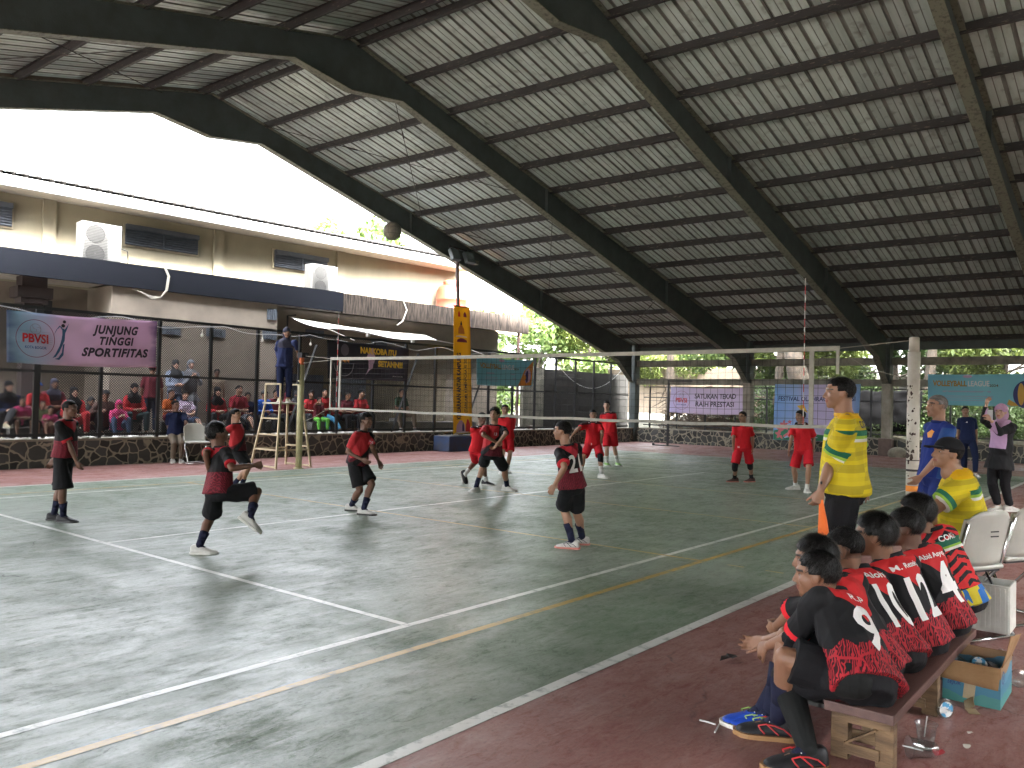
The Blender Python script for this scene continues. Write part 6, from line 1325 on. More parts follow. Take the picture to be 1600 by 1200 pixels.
def surf_text(J, txt, h, side, size, mat, width=None, back=True, bold=.03, off=.004, name='lettering', shape=None, height=None, rot=0):
    """lettering printed on the shirt: laid out on a plane behind (or before) the torso and pressed on to the cloth"""
    o = J['shirt']; v = verts_of(o.data); F_ = []
    bvh = BVHTree.FromPolygons([tuple(p) for p in v], [tuple(p.vertices) for p in o.data.polygons]); tu = nrm(J['neck']-J['pel']); n = -J['sfw'] if back else J['sfw']; r = np.cross(tu, n); V, F = (text_mesh(txt, size, bold, fine=.012) if shape is None else shape)
    V = V.copy()
    if width: V[:, 0] *= width/max(1e-6, V[:, 0].max()-V[:, 0].min())
    if height: V[:, 1] *= height/max(1e-6, V[:, 1].max()-V[:, 1].min())
    c = J['pel']+tu*J['TL']*h+J['slf']*side; out = []
    for p in V:
        a = c+r*p[0]+tu*p[1]+n*.5; hit = bvh.ray_cast(Vector(a), Vector(-n))
        q = np.array(hit[0]) if hit[0] is not None else c+r*p[0]+tu*p[1]+n*.07; out.append(q+n*off)
    g = G(); g.add(out, F); return g.obj(name, mat, o)

# ================================================================== THE CAST
def gz(px, py, z=0.0): return at_z(px, py, z)
GP = 'players in red and black shirts'; GRD = 'players in plain red kits beyond the net'; GB = 'substitutes sitting on the bench'
def p(label, H, J, **k): return person(label, J, H, **k)
# --- court players, near team
J = solve((101, 703), (104, 661), (107, 641), 82, 1.33, root=gz(100, 816), LW=(84, 716, .02), RW=(121, 724, -.05), RE=(119, 697), LA=(84, 803), RA=(99, 806), LK=(92, 770), RK=(99, 772), Lf=100, Rf=85)
p('boy in maroon shirt and very long wide black shorts standing still in profile', 1.33, J, top=S_NUM, bottom=C_BLACK, skin=2, hair='short', sock=C_SOCKN, sock_h=.5, shoe=SH_B, sole=SOLE_D, group=GP, shortlen=1.0, flare=1.25, seed=11, vox=.008)
J = solve((340, 768), (345, 687, .08), (337, 662, 0), 135, 1.36, root=gz(318, 868), LW=(327, 737, .0), LE=(322, 712), RW=(396, 727, -.06), RE=(364, 733), LA=(311, 853), LK=(329, 812), RA=(391, 806, -.10), RK=(408, 772), Lf=95, Rf=95, Rp=35, hface=120, hpitch=14, curlL=.7, curlR=.95)
p('bushy haired boy hopping on one leg with his other knee raised', 1.36, J, top=S_NUM, bottom=C_BLACK, skin=2, hair='messy', sock=C_SOCKN, sock_h=.42, shoe=SH_W, sole=SOLE_W, group=GP, strands=1500, seed=12, vox=.008, shortlen=.9, flare=1.12)
J = solve((371, 702), (370, 657), (367, 634), 70, 1.36, root=gz(372, 764), LW=(378, 690, .1), RW=(356, 690, .0), LA=(365, 757), RA=(378, 757), Lf=80, Rf=80)
p('boy in maroon half hidden behind the hopping boy, looking across the court', 1.36, J, top=S_FRONT, bottom=C_BLACK, skin=1, hair='short', sock=C_SOCKN, group=GP, seed=13, vox=.01)
J = solve((558, 722), (570, 661, -.04), (577, 640), 62, 1.40, root=gz(562, 800), RW=(564, 717, -.15), RE=(541, 694), LW=(591, 719, .05), LE=(581, 699), RA=(549, 789), RK=(560, 758), LA=(568, 795), LK=(581, 756), Lf=75, Rf=85, curlL=.4)
p('boy in red and black crouching ready with bent knees and arms low', 1.40, J, top=S_FRONT, bottom=C_BLACK, skin=2, hair='thick', sock=C_SOCKN, sock_h=.42, shoe=SH_W, sole=SOLE_D, group=GP, seed=14, vox=.008, strands=500)
V_, F_ = None, None
surf_text(J, '5', .70, .02, .05, MK('print_grey', (.35, .33, .38)), back=False)
J = solve((768, 703), (774, 646), (773, 629), 5, 1.53, root=gz(768, 772), RW=(773, 690, -.16), RE=(755, 679), LW=(777, 694, -.17), LE=(788, 680), RA=(744, 760), RK=(753, 731), LA=(792, 759), LK=(792, 728), Rf=-25, Lf=60, hface=-15, hpitch=10, curlL=.9, curlR=.9, fixlen=True)
p('tall boy in red and black standing with legs wide and hands clasped low, looking up', 1.53, J, top=S_FRONT, bottom=C_BLACK, skin=1, hair='messy', sock=C_SOCKN, sock_h=.38, group=GP, seed=15, vox=.008, strands=400)
surf_text(J, '13', .70, .02, .06, MK('print_grey', (.35, .33, .38)), back=False)
J = solve((894, 752), (886, 687), (876, 660), -135, 1.37, root=gz(893, 862), LW=(867, 757, -.22), LE=(880, 736), RW=(884, 752, .25), LA=(894, 846), LK=(884, 806), RA=(910, 840), RK=(899, 800), Lf=-105, Rf=-100, hface=-112)
p('boy with white number 21 on his back standing by the yellow line', 1.37, J, top=S_NUM, bottom=C_BLACK, skin=1, hair='short', sock=C_SOCKN, sock_h=.55, shoe=SH_W, sole=SOLE_R, trim=TRIM_K, group=GP, seed=16, vox=.007, strands=1500)
surf_text(J, '21', .52, 0, .17, MK('print_white', (.75, .73, .72)), width=.15, height=.17)
# --- far team
J = solve((746, 704), (752, 652), (759, 633), 30, 1.45, root=gz(757, 757), RW=(738, 699, .0), RE=(741, 680), LW=(768, 690, .1), RA=(727, 740, .05), RK=(742, 724), LA=(759, 751), LK=(757, 726), Lf=60, Rf=40, Rp=60)
p('player in plain red with one black shoe lifted, behind the tall clasped-hands boy', 1.45, J, top=S_RED, bottom=C_REDS, skin=2, hair='short', sock=C_WHITE, sock_h=.3, shoe=SH_B, sole=SOLE_W, group=GRD, seed=17, vox=.010)
J = solve((791, 683), (792, 652), (788, 636), 10, 1.46, root=gz(786, 738), LW=(796, 690, .0), RW=(781, 690, .0), LA=(793, 733), RA=(783, 734))
p('player in plain red partly hidden behind the shoulder of the tall boy with clasped hands', 1.46, J, top=S_RED, bottom=C_REDS, skin=1, hair='short', sock=C_WHITE, sock_h=.3, group=GRD, seed=18, vox=.010)
J = solve((927, 693), (925, 650), (928, 636), 5, 1.47, root=gz(930, 744), RW=(894, 680, -.1), RE=(907, 667), LW=(939, 690, -.05), LE=(941, 672), RA=(908, 738), RK=(912, 713), LA=(940, 741), LK=(938, 717), Rf=-30, Lf=50, padL=True)
p('player in plain red with a black pad on one knee and arm stretched out', 1.47, J, top=S_RED, bottom=C_REDS, skin=1, hair='short', sock=C_WHITE, sock_h=.45, group=GRD, seed=19, vox=.009)
surf_text(J, '3', -.0, -.06, .05, MK('print_white', (.75, .73, .72)), back=False)
J = solve((953, 672), (950, 643), (947, 628), -15, 1.52, root=gz(958, 728), RW=(942, 678, .05), LW=(962, 682, .0), LE=(962, 663), RA=(948, 722), LA=(965, 722), RK=(948, 701), LK=(960, 701), Rf=10, Lf=10, hpitch=8)
p('tall player in plain red with bright green shoes', 1.52, J, top=S_RED, bottom=C_REDS, skin=3, hair='thick', sock=C_WHITE, sock_h=.5, shoe=SH_GRN, sole=SOLE_W, group=GRD, seed=20, vox=.009)
J = solve((1161, 695), (1160, 659), (1160, 644), -20, 1.44, root=gz(1160, 755), RW=(1146, 700, .0), RE=(1146, 682), LW=(1176, 700, .0), LE=(1176, 682), RA=(1148, 747), RK=(1149, 726), LA=(1174, 747), LK=(1172, 726), Rf=-70, Lf=-60, hface=-50, padL=True, padR=True)
p('player in plain red with black pads on both knees and dark shoes', 1.44, J, top=S_RED, bottom=C_REDS, skin=1, hair='short', sock=C_BLACK, sock_h=.3, shoe=SH_BR, sole=SOLE_R, group=GRD, seed=21, vox=.009)
surf_text(J, '16', .0, -.075, .045, MK('print_white', (.75, .73, .72)), back=False)
J = solve((1255, 701), (1251, 662), (1250, 645), -30, 1.47, root=gz(1250, 767), RW=(1233, 702, .0), RE=(1236, 684), LW=(1271, 704, .0), LE=(1271, 685), RA=(1243, 758), RK=(1241, 731), LA=(1261, 762), LK=(1264, 732), Rf=-80, Lf=-15, hface=-65)
p('player in plain red with white shoes standing next to the standing coach', 1.47, J, top=S_RED, bottom=C_REDS, skin=1, hair='thick', sock=C_WHITE, sock_h=.2, shoe=SH_W, sole=SOLE_W, group=GRD, seed=22, vox=.009)
# --- standing adults
J = solve((1320, 762), (1322, 642), (1310, 609), -102, 1.69, root=gz(1318, 965), shw=1.2, child=False, LW=(1283, 764, -.18), LE=(1301, 722), hdL=nrm(cdir(-90)*.25-UP), hnL=cdir(180), hsL=cdir(-90), RW=(1348, 756, .35), RE=(1350, 725), LA=None, RA=None, hface=-98, collar=MK('print_gold2', (.72, .42, .01)), curlL=.95, tw=-12)
COACH = p('bareheaded coach in yellow polo standing and holding an orange flag', 1.69, J, top=S_YEL, bottom=C_BLACK, bottom_kind='long', skin=1, hair='short', child=False, fat=1.14, group=None, seed=30, vox=.0065, strands=2500, shoe=SH_B, sole=SOLE_D, sleeve=.74, sflare=.95)
surf_text(J, 'COACH', .87, .0, .06, P_DARK, width=.20, height=.05)
wr = J['wrL']; fl = thing('line_flag', 'rolled orange flag hanging from the standing coach\'s hand', 'flag', wr+UP*-.3); g = G(); a = wr+UP*-.07+J['fw']*.0; g.tube([a+UP*.12, a+UP*-.32+RH*.03], .007, 8); g.obj('stick', MBLK, fl)
g = G(); g.rings([[a+RH*(.014+w_)*math.cos(k*math.pi/5)+RH*(dx)+FH*.014*math.sin(k*math.pi/5)+UP*z for k in range(10)] for z, w_, dx in ((.0, .0, 0), (-.06, .006, .006), (-.14, .016, .014), (-.22, .024, .02), (-.26, .020, .03))]); g.obj('flag_cloth', M('flag_orange', (.8, .16, .02), rough=.6, bump=.2), fl, smooth=True)
J = solve((1461, 742), (1470, 655), (1462, 629), -85, 1.66, root=gz(1463, 884), child=False, LW=(1441, 742, -.18), LE=(1470, 712), RW=(1470, 745, .3), hface=-82, hpitch=3, collar=C_NAVY2)
p('older man in royal blue polo and trousers with a whistle in his mouth', 1.66, J, top=shirt_mat('polo_blue', lambda x: x.mix(x.mul(x.gt(x.math('ABSOLUTE', x.side), .75), x.lt(x.h, .9)), (.012, .028, .17), (.02, .06, .20))), bottom=C_BLUE, bottom_kind='long', skin=1, hair='bald', hairmat=MHAIRG, extra='stubble', child=False, seed=31, vox=.008, shoe=SH_B, sole=SOLE_D, sleeve=.85)
surf_text(J, '', .76, .05, .05, P_ORG, back=False, shape=flat_shape([(.03*math.cos(k*.6)*(1+.25*(k % 2)), .035*math.sin(k*.6)*(1+.25*(k % 2))) for k in range(10)], .02), name='crest')
g = G(); m_ = J['head']+J['hf']*.44*.132*1.66-UP*.25*.132*1.66; g.tube([m_-J['hf']*.03, m_+J['hf']*.035], .006, 8); g.ball(m_+J['hf']*.03-UP*.006, .011); tag(g.obj('whistle', M('whistle', (.5, .45, .4), rough=.3)), 'small pale whistle held in the mouth of the man in royal blue', 'whistle')
J = solve((1512, 685), (1511, 655), (1508, 641), -10, 1.60, root=gz(1512, 744), child=False, RW=(1497, 690, .15), RE=(1494, 675), LW=(1526, 694, .0), LE=(1528, 677), RA=(1506, 737), LA=(1524, 739), hface=-20, collar=C_NAVY)
p('woman in navy polo and dark trousers with tied back hair standing below the teal banner', 1.60, J, top=CL('navy2', (.014, .022, .07)), bottom=C_NAVY, bottom_kind='long', skin=1, hair='short', child=False, seed=32, vox=.011, shoe=SH_W)
surf_text(J, '', .78, -.05, .05, P_WHT, back=False, shape=flat_shape([(-.02, -.01), (.02, -.015), (.015, .02)], .02), name='crest')
J = solve((1563, 711), (1567, 663), (1564, 644), -60, 1.62, root=gz(1565, 800), child=False, RW=(1541, 634, .05), RE=(1537, 662), LW=(1549, 657, -.28), LE=(1563, 676), RA=(1559, 789), LA=(1577, 790), Lf=80, Rf=-65, hface=-55, curlL=.8, curlR=.8)
def lilac_top(x): return x.mix(x.isarm, x.mix(x.mul(x.lt(x.h, .20), x.gt(x.h, -9)), x.mix(x.lt(x.math('ABSOLUTE', x.side), .65), BLK, (.42, .27, .44)), BLK), BLK)
p('woman in lilac headscarf and lilac and black tunic raising one hand', 1.62, J, top=shirt_mat('tunic_lilac', lilac_top), top_kind='long', bottom=C_BLACK, bottom_kind='long', skin=3, child=False, scarf=C_LILH, hem=-.42, seed=33, vox=.009, shoe=SH_W, sole=SOLE_W, group=None)
PH = thing('mobile_phone', 'pale mobile phone held up by the woman in the lilac headscarf', 'phone', J['wrL']); g = G(); c = J['wrL']+UP*.075+cdir(-90)*.02; g.box(c, (.075, .010, .15), (nrm(J['hl']), nrm(J['hf']), UP)); g.obj('phone_case', M('phone_pale', (.42, .42, .45), rough=.3), PH, bevel=.006)
g = G(); g.box(J['wrL']-UP*.0, (.05, .05, .025)); g.obj('wrist_watch', MBLK, J['thing']) if False else None
# glasses
g = G(); hh_ = .132*1.62; hc = J['head']
for sg in (-1, 1): q = hc+J['hl']*sg*.14*hh_+J['hf']*.42*hh_+J['hu']*.02*hh_; g.lathe(q, [(.022, 0), (.024, .001), (.022, .002)], 16, J['hf'])
tag(g.obj('spectacles', MBLK), 'thin dark spectacles worn by the woman in the lilac headscarf', 'spectacles')
# seated coach
J = solve((1510, 848), (1495, 737, 0), (1480, 709), -92, 1.62, root=at_d(1519, 848, 5.55), nodrop=True, shw=1.1, child=False, LW=(1436, 826, .0), LE=(1449, 805), RW=(1440, 830, .3), LA=(1452, 905), LK=(1458, 850), RA=(1448, 892), RK=(1452, 840), Lf=-90, Rf=-90, hface=-88, hpitch=8, tw=-14, collar=MK('print_gold2', (.72, .42, .01)))
p('coach in yellow polo and black cap leaning forward on a chair', 1.62, J, top=S_YEL, bottom=C_BLACK, bottom_kind='long', skin=1, hair='short', cap=C_BLACK, child=False, fat=1.15, seed=34, vox=.0065, shoe=SH_B, sole=SOLE_D, sleeve=.74)
surf_text(J, 'COACH', .90, .0, .06, P_DARK, width=.20, height=.05)
# umpire on the stand
J = solve((445, 568), (447, 528), (449, 514), 20, 1.58, root=np.array([0, 6.15, 0]), child=False, LW=(464, 549, -.06), LE=(463, 541), RW=(436, 562, .05), RE=(434, 545), LA=None, RA=None, zfoot=1.3, hface=25)
dz = 1.30+.055*1.58-min(J['anL'][2], J['anR'][2])
for k_ in ('kn', 'an'):
    for S_ in 'LR': J[k_+S_] = J[k_+S_]+UP*(dz if k_ == 'an' else dz*.5)
p('woman umpire in dark blue top and grey headscarf standing on the tall referee stand', 1.58, J, top=CL('umpire_blue', (.022, .032, .095)), top_kind='long', bottom=C_NAVY, bottom_kind='long', skin=1, child=False, scarf=CL('scarf_slate', (.05, .05, .075)), hem=-.13, seed=35, vox=.010, shoe=SH_CRM, sole=SOLE_W)
# line judge by the wall
J = solve((275, 677), (276, 640), (274, 628), 30, 1.52, root=gz(278, 722), child=True, RW=(266, 679, -.03), RE=(262, 663), LW=(290, 674, .0), LE=(291, 662), RA=(270, 717), LA=(283, 717), hface=55)
p('line judge in navy shirt and taupe trousers standing in front of the stone wall', 1.52, J, top=C_NAVY, bottom=C_TAUPE, bottom_kind='long', skin=2, hair='short', seed=36, vox=.010, shoe=SH_W, sleeve=.85)
# man sitting on the far wall
def seat_joints(pos, yaw, H, seat_z, foot_z=None, lean=8, knees=.10, child=False, arms='lap', headyaw=0, pitch=0, leg='down', rnd=None):
    """free-standing seated pose in world terms; pos is under the pelvis"""
    rnd = rnd or random.Random(1); f = np.array([math.cos(yaw), math.sin(yaw), 0]); l = np.cross(UP, f); P0 = np.array([pos[0], pos[1], seat_z+.065*H]); TL = (.29 if child else .30)*H; a = R_(lean)
    tu = nrm(UP*math.cos(a)+f*math.sin(a)); N0 = P0+tu*TL; fw = nrm(f-tu*(f@tu)); lf = np.cross(tu, fw); J = dict(pel=P0, neck=N0, fw=fw, lf=lf, sfw=fw, slf=lf)
    hh = (.141 if child else .132)*H; ya = yaw+R_(headyaw); hf = np.array([math.cos(ya), math.sin(ya), 0]); b = R_(pitch); hu = UP*math.cos(b)-hf*math.sin(b); hf = hf*math.cos(b)+UP*math.sin(b); hl = np.cross(hu, hf); J.update(hf=hf, hl=hl, hu=hu, head=N0+nrm(UP+f*.22)*(.50*hh+.022*H))
    UL, FL, TH, SN = .168*H, .145*H, .245*H, .235*H
    for S_, sg in (('L', 1), ('R', -1)):
        sh = N0-tu*.042*H+lf*sg*.090*H; hp = P0-tu*.012*H+lf*sg*.052*H; J['sh'+S_] = sh; J['hp'+S_] = hp
        if leg == 'out': an = hp+f*(.40*H)+l*sg*(.04*H+knees*.3); an[2] = (foot_z if foot_z is not None else seat_z-.3)+.055*H
        elif leg == 'cross' and S_ == 'L': an = hp+f*.38*H-l*.13*H; an[2] = seat_z+.02*H
        else: an = hp+f*(.245+.02*rnd.random())*H+l*sg*(knees*.5*H); an[2] = (foot_z if foot_z is not None else seat_z-.24*H)+.055*H
        kn, an = ik(hp, an, TH, SN, UP+f*.4+l*sg*knees*2); J['kn'+S_] = kn; J['an'+S_] = an
        if arms == 'lap': wr = P0+f*.19*H+UP*.10*H+l*sg*.03*H+l*rnd.uniform(-.02, .02)
        elif arms == 'phone': wr = P0+f*.22*H+UP*.19*H+l*sg*.03*H
        elif arms == 'knees': wr = kn+UP*.04*H-f*.02*H
        elif arms == 'chin': wr = (J['head']+f*.06*H-UP*.06*H) if S_ == 'R' else P0+f*.18*H+UP*.1*H
        else: wr = sh-UP*.3*H+lf*sg*.05*H
        el, wr = ik(sh, wr, UL, FL, -fw*.6-UP*.6+lf*sg*.7); J['el'+S_] = el; J['wr'+S_] = wr
        J['ff'+S_] = nrm(f+l*sg*.15); J['fu'+S_] = UP
    return J
def stand_joints(pos, yaw, H, z0, lean=2, headyaw=0, arms='down', child=False):
    f = np.array([math.cos(yaw), math.sin(yaw), 0]); l = np.cross(UP, f); P0 = np.array([pos[0], pos[1], z0+.53*H]); TL = (.29 if child else .30)*H; a = R_(lean); tu = nrm(UP*math.cos(a)+f*math.sin(a)); N0 = P0+tu*TL; fw = nrm(f-tu*(f@tu)); lf = np.cross(tu, fw)
    J = dict(pel=P0, neck=N0, fw=fw, lf=lf, sfw=fw, slf=lf); hh = (.141 if child else .132)*H; ya = yaw+R_(headyaw); hf = np.array([math.cos(ya), math.sin(ya), 0]); J.update(hf=hf, hl=np.cross(UP, hf), hu=UP, head=N0+UP*(.50*hh+.022*H))
    UL, FL, TH, SN = .168*H, .145*H, .245*H, .235*H
    for S_, sg in (('L', 1), ('R', -1)):
        sh = N0-tu*.042*H+lf*sg*.090*H; hp = P0-tu*.012*H+lf*sg*.052*H; J['sh'+S_] = sh; J['hp'+S_] = hp; an = np.array([pos[0], pos[1], z0+.055*H])+l*sg*.06*H+f*sg*.02*H; kn, an = ik(hp, an, TH, SN, f); J['kn'+S_] = kn; J['an'+S_] = an
        wr = P0+f*.15*H+UP*.09*H+l*sg*.02*H if arms == 'fold' else (P0+f*.14*H+UP*.22*H+l*sg*.03*H if arms == 'chest' else sh-UP*.305*H+lf*sg*.04*H+f*.03*H)
        el, wr = ik(sh, wr, UL, FL, -fw*.6-UP*.4+lf*sg*.6); J['el'+S_] = el; J['wr'+S_] = wr; J['ff'+S_] = nrm(f+l*sg*.2); J['fu'+S_] = UP
    return J
q = at_X(1254, 640, 17.4)
person('man in black shirt standing in front of the sky blue banner beyond the net', stand_joints((17.2, q[1]), R_(200), 1.62, -.02, headyaw=12), 1.62, top=C_BLACK, bottom=C_BLACK, bottom_kind='long', skin=1, hair='short', child=False, seed=38, vox=.014) if False else None
person('man in black shirt sitting on the far stone wall before the banner', seat_joints((17.30, q[1]), R_(205), 1.60, .40, 0, lean=4, headyaw=0), 1.60, top=C_BLACK, bottom=C_BLACK, bottom_kind='long', skin=1, hair='short', child=False, seed=38, vox=.013)

# --- spectators behind the fence: (pixel of the head, distance line Y, ...)
GS = 'spectators sitting behind the black fence'
def spec_(px, py, Y, label, H=1.58, kind='sit', yawd=262, head=0, **k):
    q = at_Y(px, py, Y); hz = q[2]; child = H < 1.45; hh = (.141 if child else .132)*H
    TLn = (.29 if child else .30)*H
    if kind == 'sit':
        sz = hz-(.50*hh+.022*H)-TLn*math.cos(R_(k.get('lean', 8)))-.065*H; sz = max(.53, min(1.05, sz))
        J = seat_joints((q[0]-.0, q[1]), R_(yawd), H, sz, max(.50, sz-.42), lean=k.pop('lean', 8), knees=k.pop('knees', .10), child=child, arms=k.pop('arms', 'lap'), headyaw=head, leg=k.pop('leg', 'down'), rnd=random.Random(int(px)), pitch=k.pop('pitch', 4))
        if sz > .60:
            g = G(); bx = J['pel']; g.bb((bx[0]-.2, bx[1]-.05+.0, .5), (bx[0]+.2, bx[1]+.22, sz-.015)); tag(g.obj('step_block', MCONC), 'concrete seat block under the '+' '.join(label.split()[:9]).rstrip(' a,'), 'seat block', 'concrete seat blocks behind the fence')
    else:
        J = stand_joints((q[0], q[1]), R_(yawd), H, k.pop('z0', .5), headyaw=head, arms=k.pop('arms', 'down'), child=child)
    return person(label, J, H, child=child, vox=.0125, face=1, seed=int(px), group=k.pop('group', GS if kind == 'sit' else 'spectators standing behind the fence'), **k)
L_ = dict(bottom_kind='long')
spec_(12, 604, 9.5, 'woman in black headscarf and dark top with her cream shoe stuck forward', 1.6, top=C_NAVY, top_kind='long', bottom=C_DK, scarf=C_BLACK, leg='cross', skin=3, shoe=SH_CRM, head=10, **L_)
spec_(58, 604, 9.9, 'girl in blue cap and red top half hidden by the thick fence post', 1.5, top=C_RED2, bottom=C_DK, hair='short', cap=C_BLUEJ, **L_)
spec_(34, 626, 9.3, 'small child in pink beside the woman with the cream shoe', 1.15, top=C_PINK, bottom=C_BLACK, hair='short', skin=1)
spec_(83, 600, 10.0, 'woman in slate blue headscarf and maroon top beside the thick fence post', 1.6, top=C_MAR, top_kind='long', bottom=C_DK, scarf=CL('scarf_slate', (.05, .05, .075)), **L_)
spec_(66, 632, 9.2, 'toddler in light green shirt in the front row beside the thick post', 1.05, top=CL('light_green', (.22, .30, .15)), bottom=C_BLACK, hair='short', skin=1)
spec_(78, 640, 9.1, 'small girl in pink in the front row next to the toddler in green', 1.05, top=C_PINK, bottom=C_MAR, hair='thick', skin=1)
spec_(114, 613, 9.5, 'older woman in black headscarf and bright red and black jacket', 1.6, top=shirt_mat('jacket_red_black', lambda x: x.mix(x.mx_(x.gt(x.math('ABSOLUTE', x.side), .55), x.lt(x.h, .25)), BLK, (.48, .03, .035))), top_kind='long', bottom=C_RED2, scarf=C_BLACK, skin=3, **L_)
spec_(163, 617, 9.6, 'person in dark cap and brown checked jacket leaning back by the second thin post', 1.62, top=CL('brown_jacket', (.10, .06, .05)), top_kind='long', bottom=C_DK, hair='short', cap=C_DK, arms='knees', **L_)
spec_(140, 628, 9.9, 'woman in dark grey headscarf sitting low behind the fence, mostly in shade', 1.5, top=CL('plum', (.08, .03, .05)), top_kind='long', bottom=C_DK, scarf=C_DK, **L_)
spec_(184, 632, 9.2, 'child in magenta headscarf and jacket looking down at a black phone', 1.3, top=C_PINK, top_kind='long', bottom=C_JEAN, scarf=C_PINK, arms='phone', pitch=-20, skin=1, **L_)
spec_(208, 607, 9.6, 'woman in red top and black headscarf with folded hands, full face to the court', 1.6, top=C_RED2, top_kind='long', bottom=CL('teal_dark', (.03, .05, .055)), scarf=C_BLACK, skin=1, **L_)
spec_(199, 622, 9.95, 'person in dark clothes sitting just behind the child in magenta', 1.45, top=C_DK, top_kind='long', bottom=C_DK, scarf=CL('olive_dark', (.05, .05, .035)), **L_)
spec_(238, 585, 9.7, 'person in red cap and maroon shirt standing with their back turned', 1.58, 'stand', yawd=60, top=C_MAR, bottom=CL('dark_jeans', (.03, .045, .08)), hair='short', cap=C_RED2, z0=.5, **L_)
spec_(274, 566, 10.5, 'standing woman in grey headscarf and light blue jacket against the taupe wall', 1.62, 'stand', top=C_LBL, top_kind='long', bottom=C_JEAN, scarf=C_DK, arms='fold', skin=3, z0=.62, hem=-.13, **L_)
spec_(298, 565, 10.5, 'standing woman wrapped in a large grey headscarf and grey robe against the taupe wall', 1.66, 'stand', top=C_GREY, top_kind='long', bottom=C_GREY, scarf=C_GREY, arms='chest', skin=3, z0=.6, hem=-.45, sflare=1.3, **L_)
spec_(339, 579, 10.6, 'boy in beige shirt standing against the taupe wall beside a thin fence post', 1.4, 'stand', top=C_BEI, bottom=C_BEI, hair='short', skin=2, z0=.68, head=-10)
spec_(266, 615, 9.5, 'child in bright orange shirt sitting behind the line judge', 1.35, top=C_ORG, bottom=C_MAR, hair='short', skin=1, head=20)
spec_(291, 617, 9.3, 'girl in lilac checked shirt and denim shorts leaning back in a row of seats', 1.5, top=S_CHK, bottom=C_JEAN, hair='thick', skin=3, leg='out', lean=-8)
spec_(337, 612, 9.5, 'woman in black headscarf and red shirt with a small white and green badge', 1.6, top=C_RED2, top_kind='long', bottom=C_DK, scarf=C_BLACK, skin=3, **L_)
spec_(371, 609, 9.4, 'young man in red shirt and shorts with one bare leg stretched forward', 1.68, top=CL('red_dim', (.28, .02, .035)), bottom=C_GREY, hair='short', skin=1, leg='out', head=8, group=GS)
spec_(385, 619, 9.7, 'girl in dark blue sitting beside the young man with the bare leg', 1.45, top=C_NAVY, bottom=C_NAVY, hair='thick', **L_)
spec_(411, 616, 9.4, 'boy in bright blue jacket and dark cap beside the referee stand', 1.45, top=C_BLUEJ, top_kind='long', bottom=C_DK, hair='short', cap=C_DK, head=25, **L_)
spec_(429, 615, 9.7, 'person in maroon seen through the frame of the referee stand', 1.5, top=C_MAR, bottom=C_DK, hair='short', **L_)
spec_(447, 618, 9.8, 'person in dark red top sitting right behind the platform of the referee stand', 1.5, top=C_MAR, top_kind='long', bottom=C_DK, scarf=C_MAR, **L_)
spec_(462, 617, 9.9, 'woman in dark headscarf partly behind the cream net post', 1.5, top=C_DK, top_kind='long', bottom=C_DK, scarf=C_DK, **L_)
spec_(484, 616, 9.7, 'girl in red shirt with long dark hair just past the cream net post', 1.5, top=C_RED2, bottom=C_DK, hair='thick', head=-10, **L_)
spec_(497, 626, 9.2, 'child in dark red shirt and bright green trousers sitting on the edge of the terrace', 1.2, top=C_MAR, bottom=C_LIME, hair='short', arms='chin', **L_)
spec_(505, 613, 9.6, 'woman in red shirt and sky blue trousers with her bare feet forward', 1.55, top=C_RED2, bottom=C_SKY, hair='short', skin=1, leg='out', **L_)
spec_(527, 617, 9.5, 'boy in black and red shirt behind the near end of the net', 1.5, top=shirt_mat('shirt_red_black_sp', lambda x: x.mix(x.gt(x.h, .5), (.42, .03, .035), BLK)), bottom=C_BLACK, hair='short', **L_)
spec_(541, 618, 9.4, 'woman in dark red shirt beside the two boys under the black banner', 1.5, top=C_MAR, bottom=C_BLACK, hair='thick', head=15, **L_)
spec_(562, 615, 9.3, 'young man in red shirt with a black bag on his knees under the black banner', 1.6, top=C_RED2, bottom=C_BLACK, hair='short', skin=1, head=25, **L_)
spec_(625, 613, 9.9, 'man in dark green shirt and brown trousers sitting alone on the concrete ledge', 1.65, top=C_GRN, bottom=C_BRN, hair='short', skin=1, knees=.2, **L_)

# --- the bench (front to back)
def bench(pel, neck, head, H, label, num=None, nm=None, nw=.09, nh=.20, seed=50, **k):
    a = dict(facing=-148, hface=-118, tw=0); a.update(k.pop('a', {})); kk = k.pop('s', {})
    root = at_z(pel[0], pel[1], .345); J = solve(pel, neck, head, a['facing'], H, root=root, hface=a['hface'], tw=a['tw'], hpitch=a.get('hpitch', -4), tlf=.90, nk=.84, nodrop=True, **kk)
    o = person(label, J, H, top=k.pop('top', S_BLACK), bottom=C_BLACK, skin=k.pop('skin', 0), hair=k.pop('hair', 'short'), sock=C_SOCKN, sock_h=.62, group=GB, seed=seed, vox=k.pop('vox', .0065), strands=k.pop('strands', 6000), sleeve=.98, shortlen=.92, flare=1.06, hem=-.115, sflare=.99, **k)
    if num: surf_text(J, num, .42, .015, .25, MK('print_white', (.75, .73, .72)), width=nw, height=nh, bold=.025, off=.0035)
    if nm: surf_text(J, nm, .84, .01, .05, MK('print_white', (.75, .73, .72)), width=min(.19, .03*len(nm)), height=.035, bold=.02, off=.0035)
    return J
JA = bench((1350, 1062), (1303, 932, '+'), (1270, 890), 1.50, 'boy with number 9 and one black legging sitting on the near bench end', '9', 'R.P', .13, .22, 50,
  s=dict(LW=(1202, 1008, .50), LE=(1243, 1020), RW=(1196, 1000, .62), RE=(1236, 985), LA=(1262, 1170), LK=(1228, 1047), RA=(1216, 1124), RK=(1207, 1026), Lf=-85, Rf=-105, curlL=.5, curlR=.55), shoe=SH_B, sole=SOLE_G, trim=TRIM_R, legging={'L': C_LEG}, strands=5000, vox=.0055)
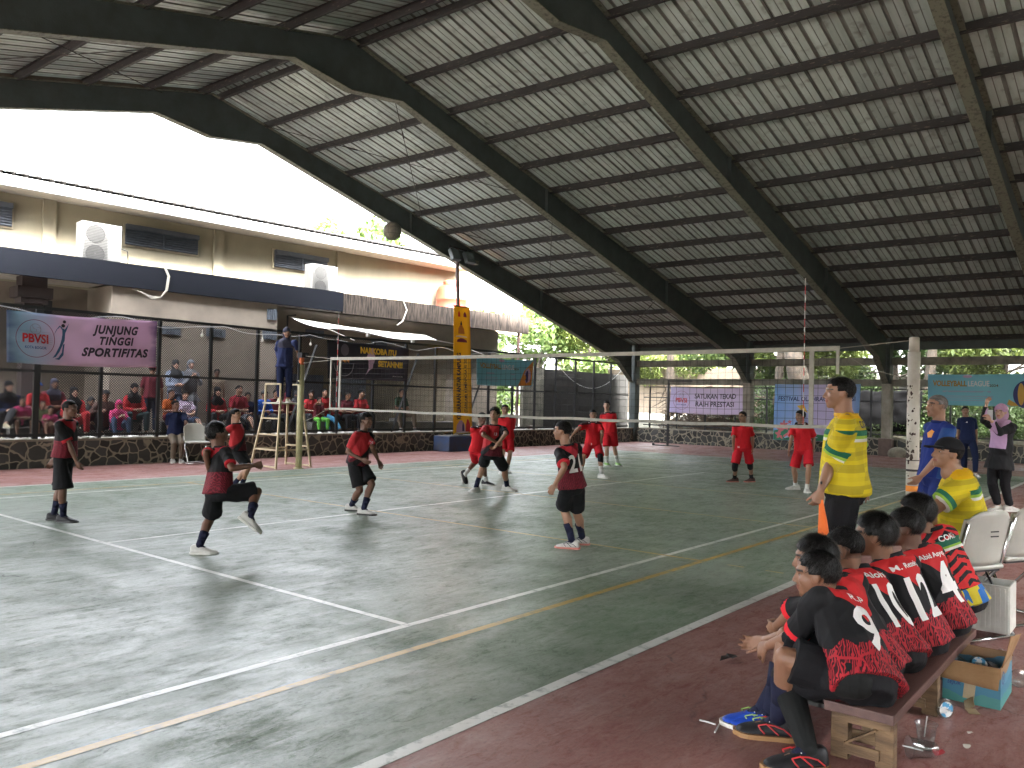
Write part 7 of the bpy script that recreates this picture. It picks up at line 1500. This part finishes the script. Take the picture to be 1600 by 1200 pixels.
g = G(); wv = JA['elL']; d_ = nrm(JA['wrL']-wv); ua = nrm(JA['shL']-wv); g.chain([wv+ua*.07, wv, wv+d_*.07], [.037, .037, .033], 16); me = remeshed(g, .006, 3); smooth_all(me); mobj(me, 'elbow_pad', C_BLACK, JA['thing'])
bench((1365, 1035), (1300, 905, '+'), (1268, 868), 1.45, 'boy with blue shoes almost hidden beyond number 9, his bare forearm over his knee', None, None, seed=51,
  s=dict(LW=(1210, 980, .45), LE=(1236, 948), RW=(1206, 990, .6), LA=(1202, 1112), LK=(1232, 985), RA=(1190, 1108), RK=(1225, 980), Lf=-95, Rf=-95), shoe=SH_BLUE, sole=SOLE_W, trim=TRIM_L, hair='thick')
bench((1400, 1018), (1337, 893, '+'), (1309, 846), 1.52, 'boy with close shaved neck and number 10 on his black shirt', '10', 'Alohi', .15, .22, 52, s=dict(LW=(1290, 985, .5), RW=(1275, 975, .6), LA=(1290, 1075), LK=(1296, 985), RA=(1270, 1070), RK=(1280, 970)), hair='fade', strands=900, shoe=SH_B, sole=SOLE_D)
bench((1440, 995), (1386, 868, '+'), (1362, 829), 1.53, 'boy with thick bowl haircut and number 12 on his black shirt', '12', 'M. Rezeky', .17, .21, 53, s=dict(LW=(1330, 960, .5), RW=(1318, 950, .6), LA=(1330, 1040), LK=(1340, 955), RA=(1315, 1035), RK=(1322, 948)), hair='thick', strands=9000, shoe=SH_B, sole=SOLE_D)
bench((1478, 968), (1429, 853, '+'), (1411, 820), 1.50, 'boy with number 4 on his black shirt between number 12 and the striped shirt', '4', 'Abid Asyqar', .13, .22, 54, s=dict(LW=(1375, 930, .5), RW=(1362, 925, .6), LA=(1380, 1000), LK=(1385, 925), RA=(1365, 995), RK=(1370, 918)), hair='short', strands=7000, shoe=SH_B, sole=SOLE_D, skin=2)
bench((1502, 935), (1448, 818, '+'), (1421, 789), 1.60, 'boy in red and black striped shirt with a green and white band', None, 'COACH', .08, .2, 55, s=dict(LW=(1405, 890, .5), RW=(1395, 885, .6), LA=(1415, 960), LK=(1420, 885), RA=(1400, 955), RK=(1405, 880)), top=S_STR, hair='thick', strands=6000, shoe=SH_B, sole=SOLE_D)
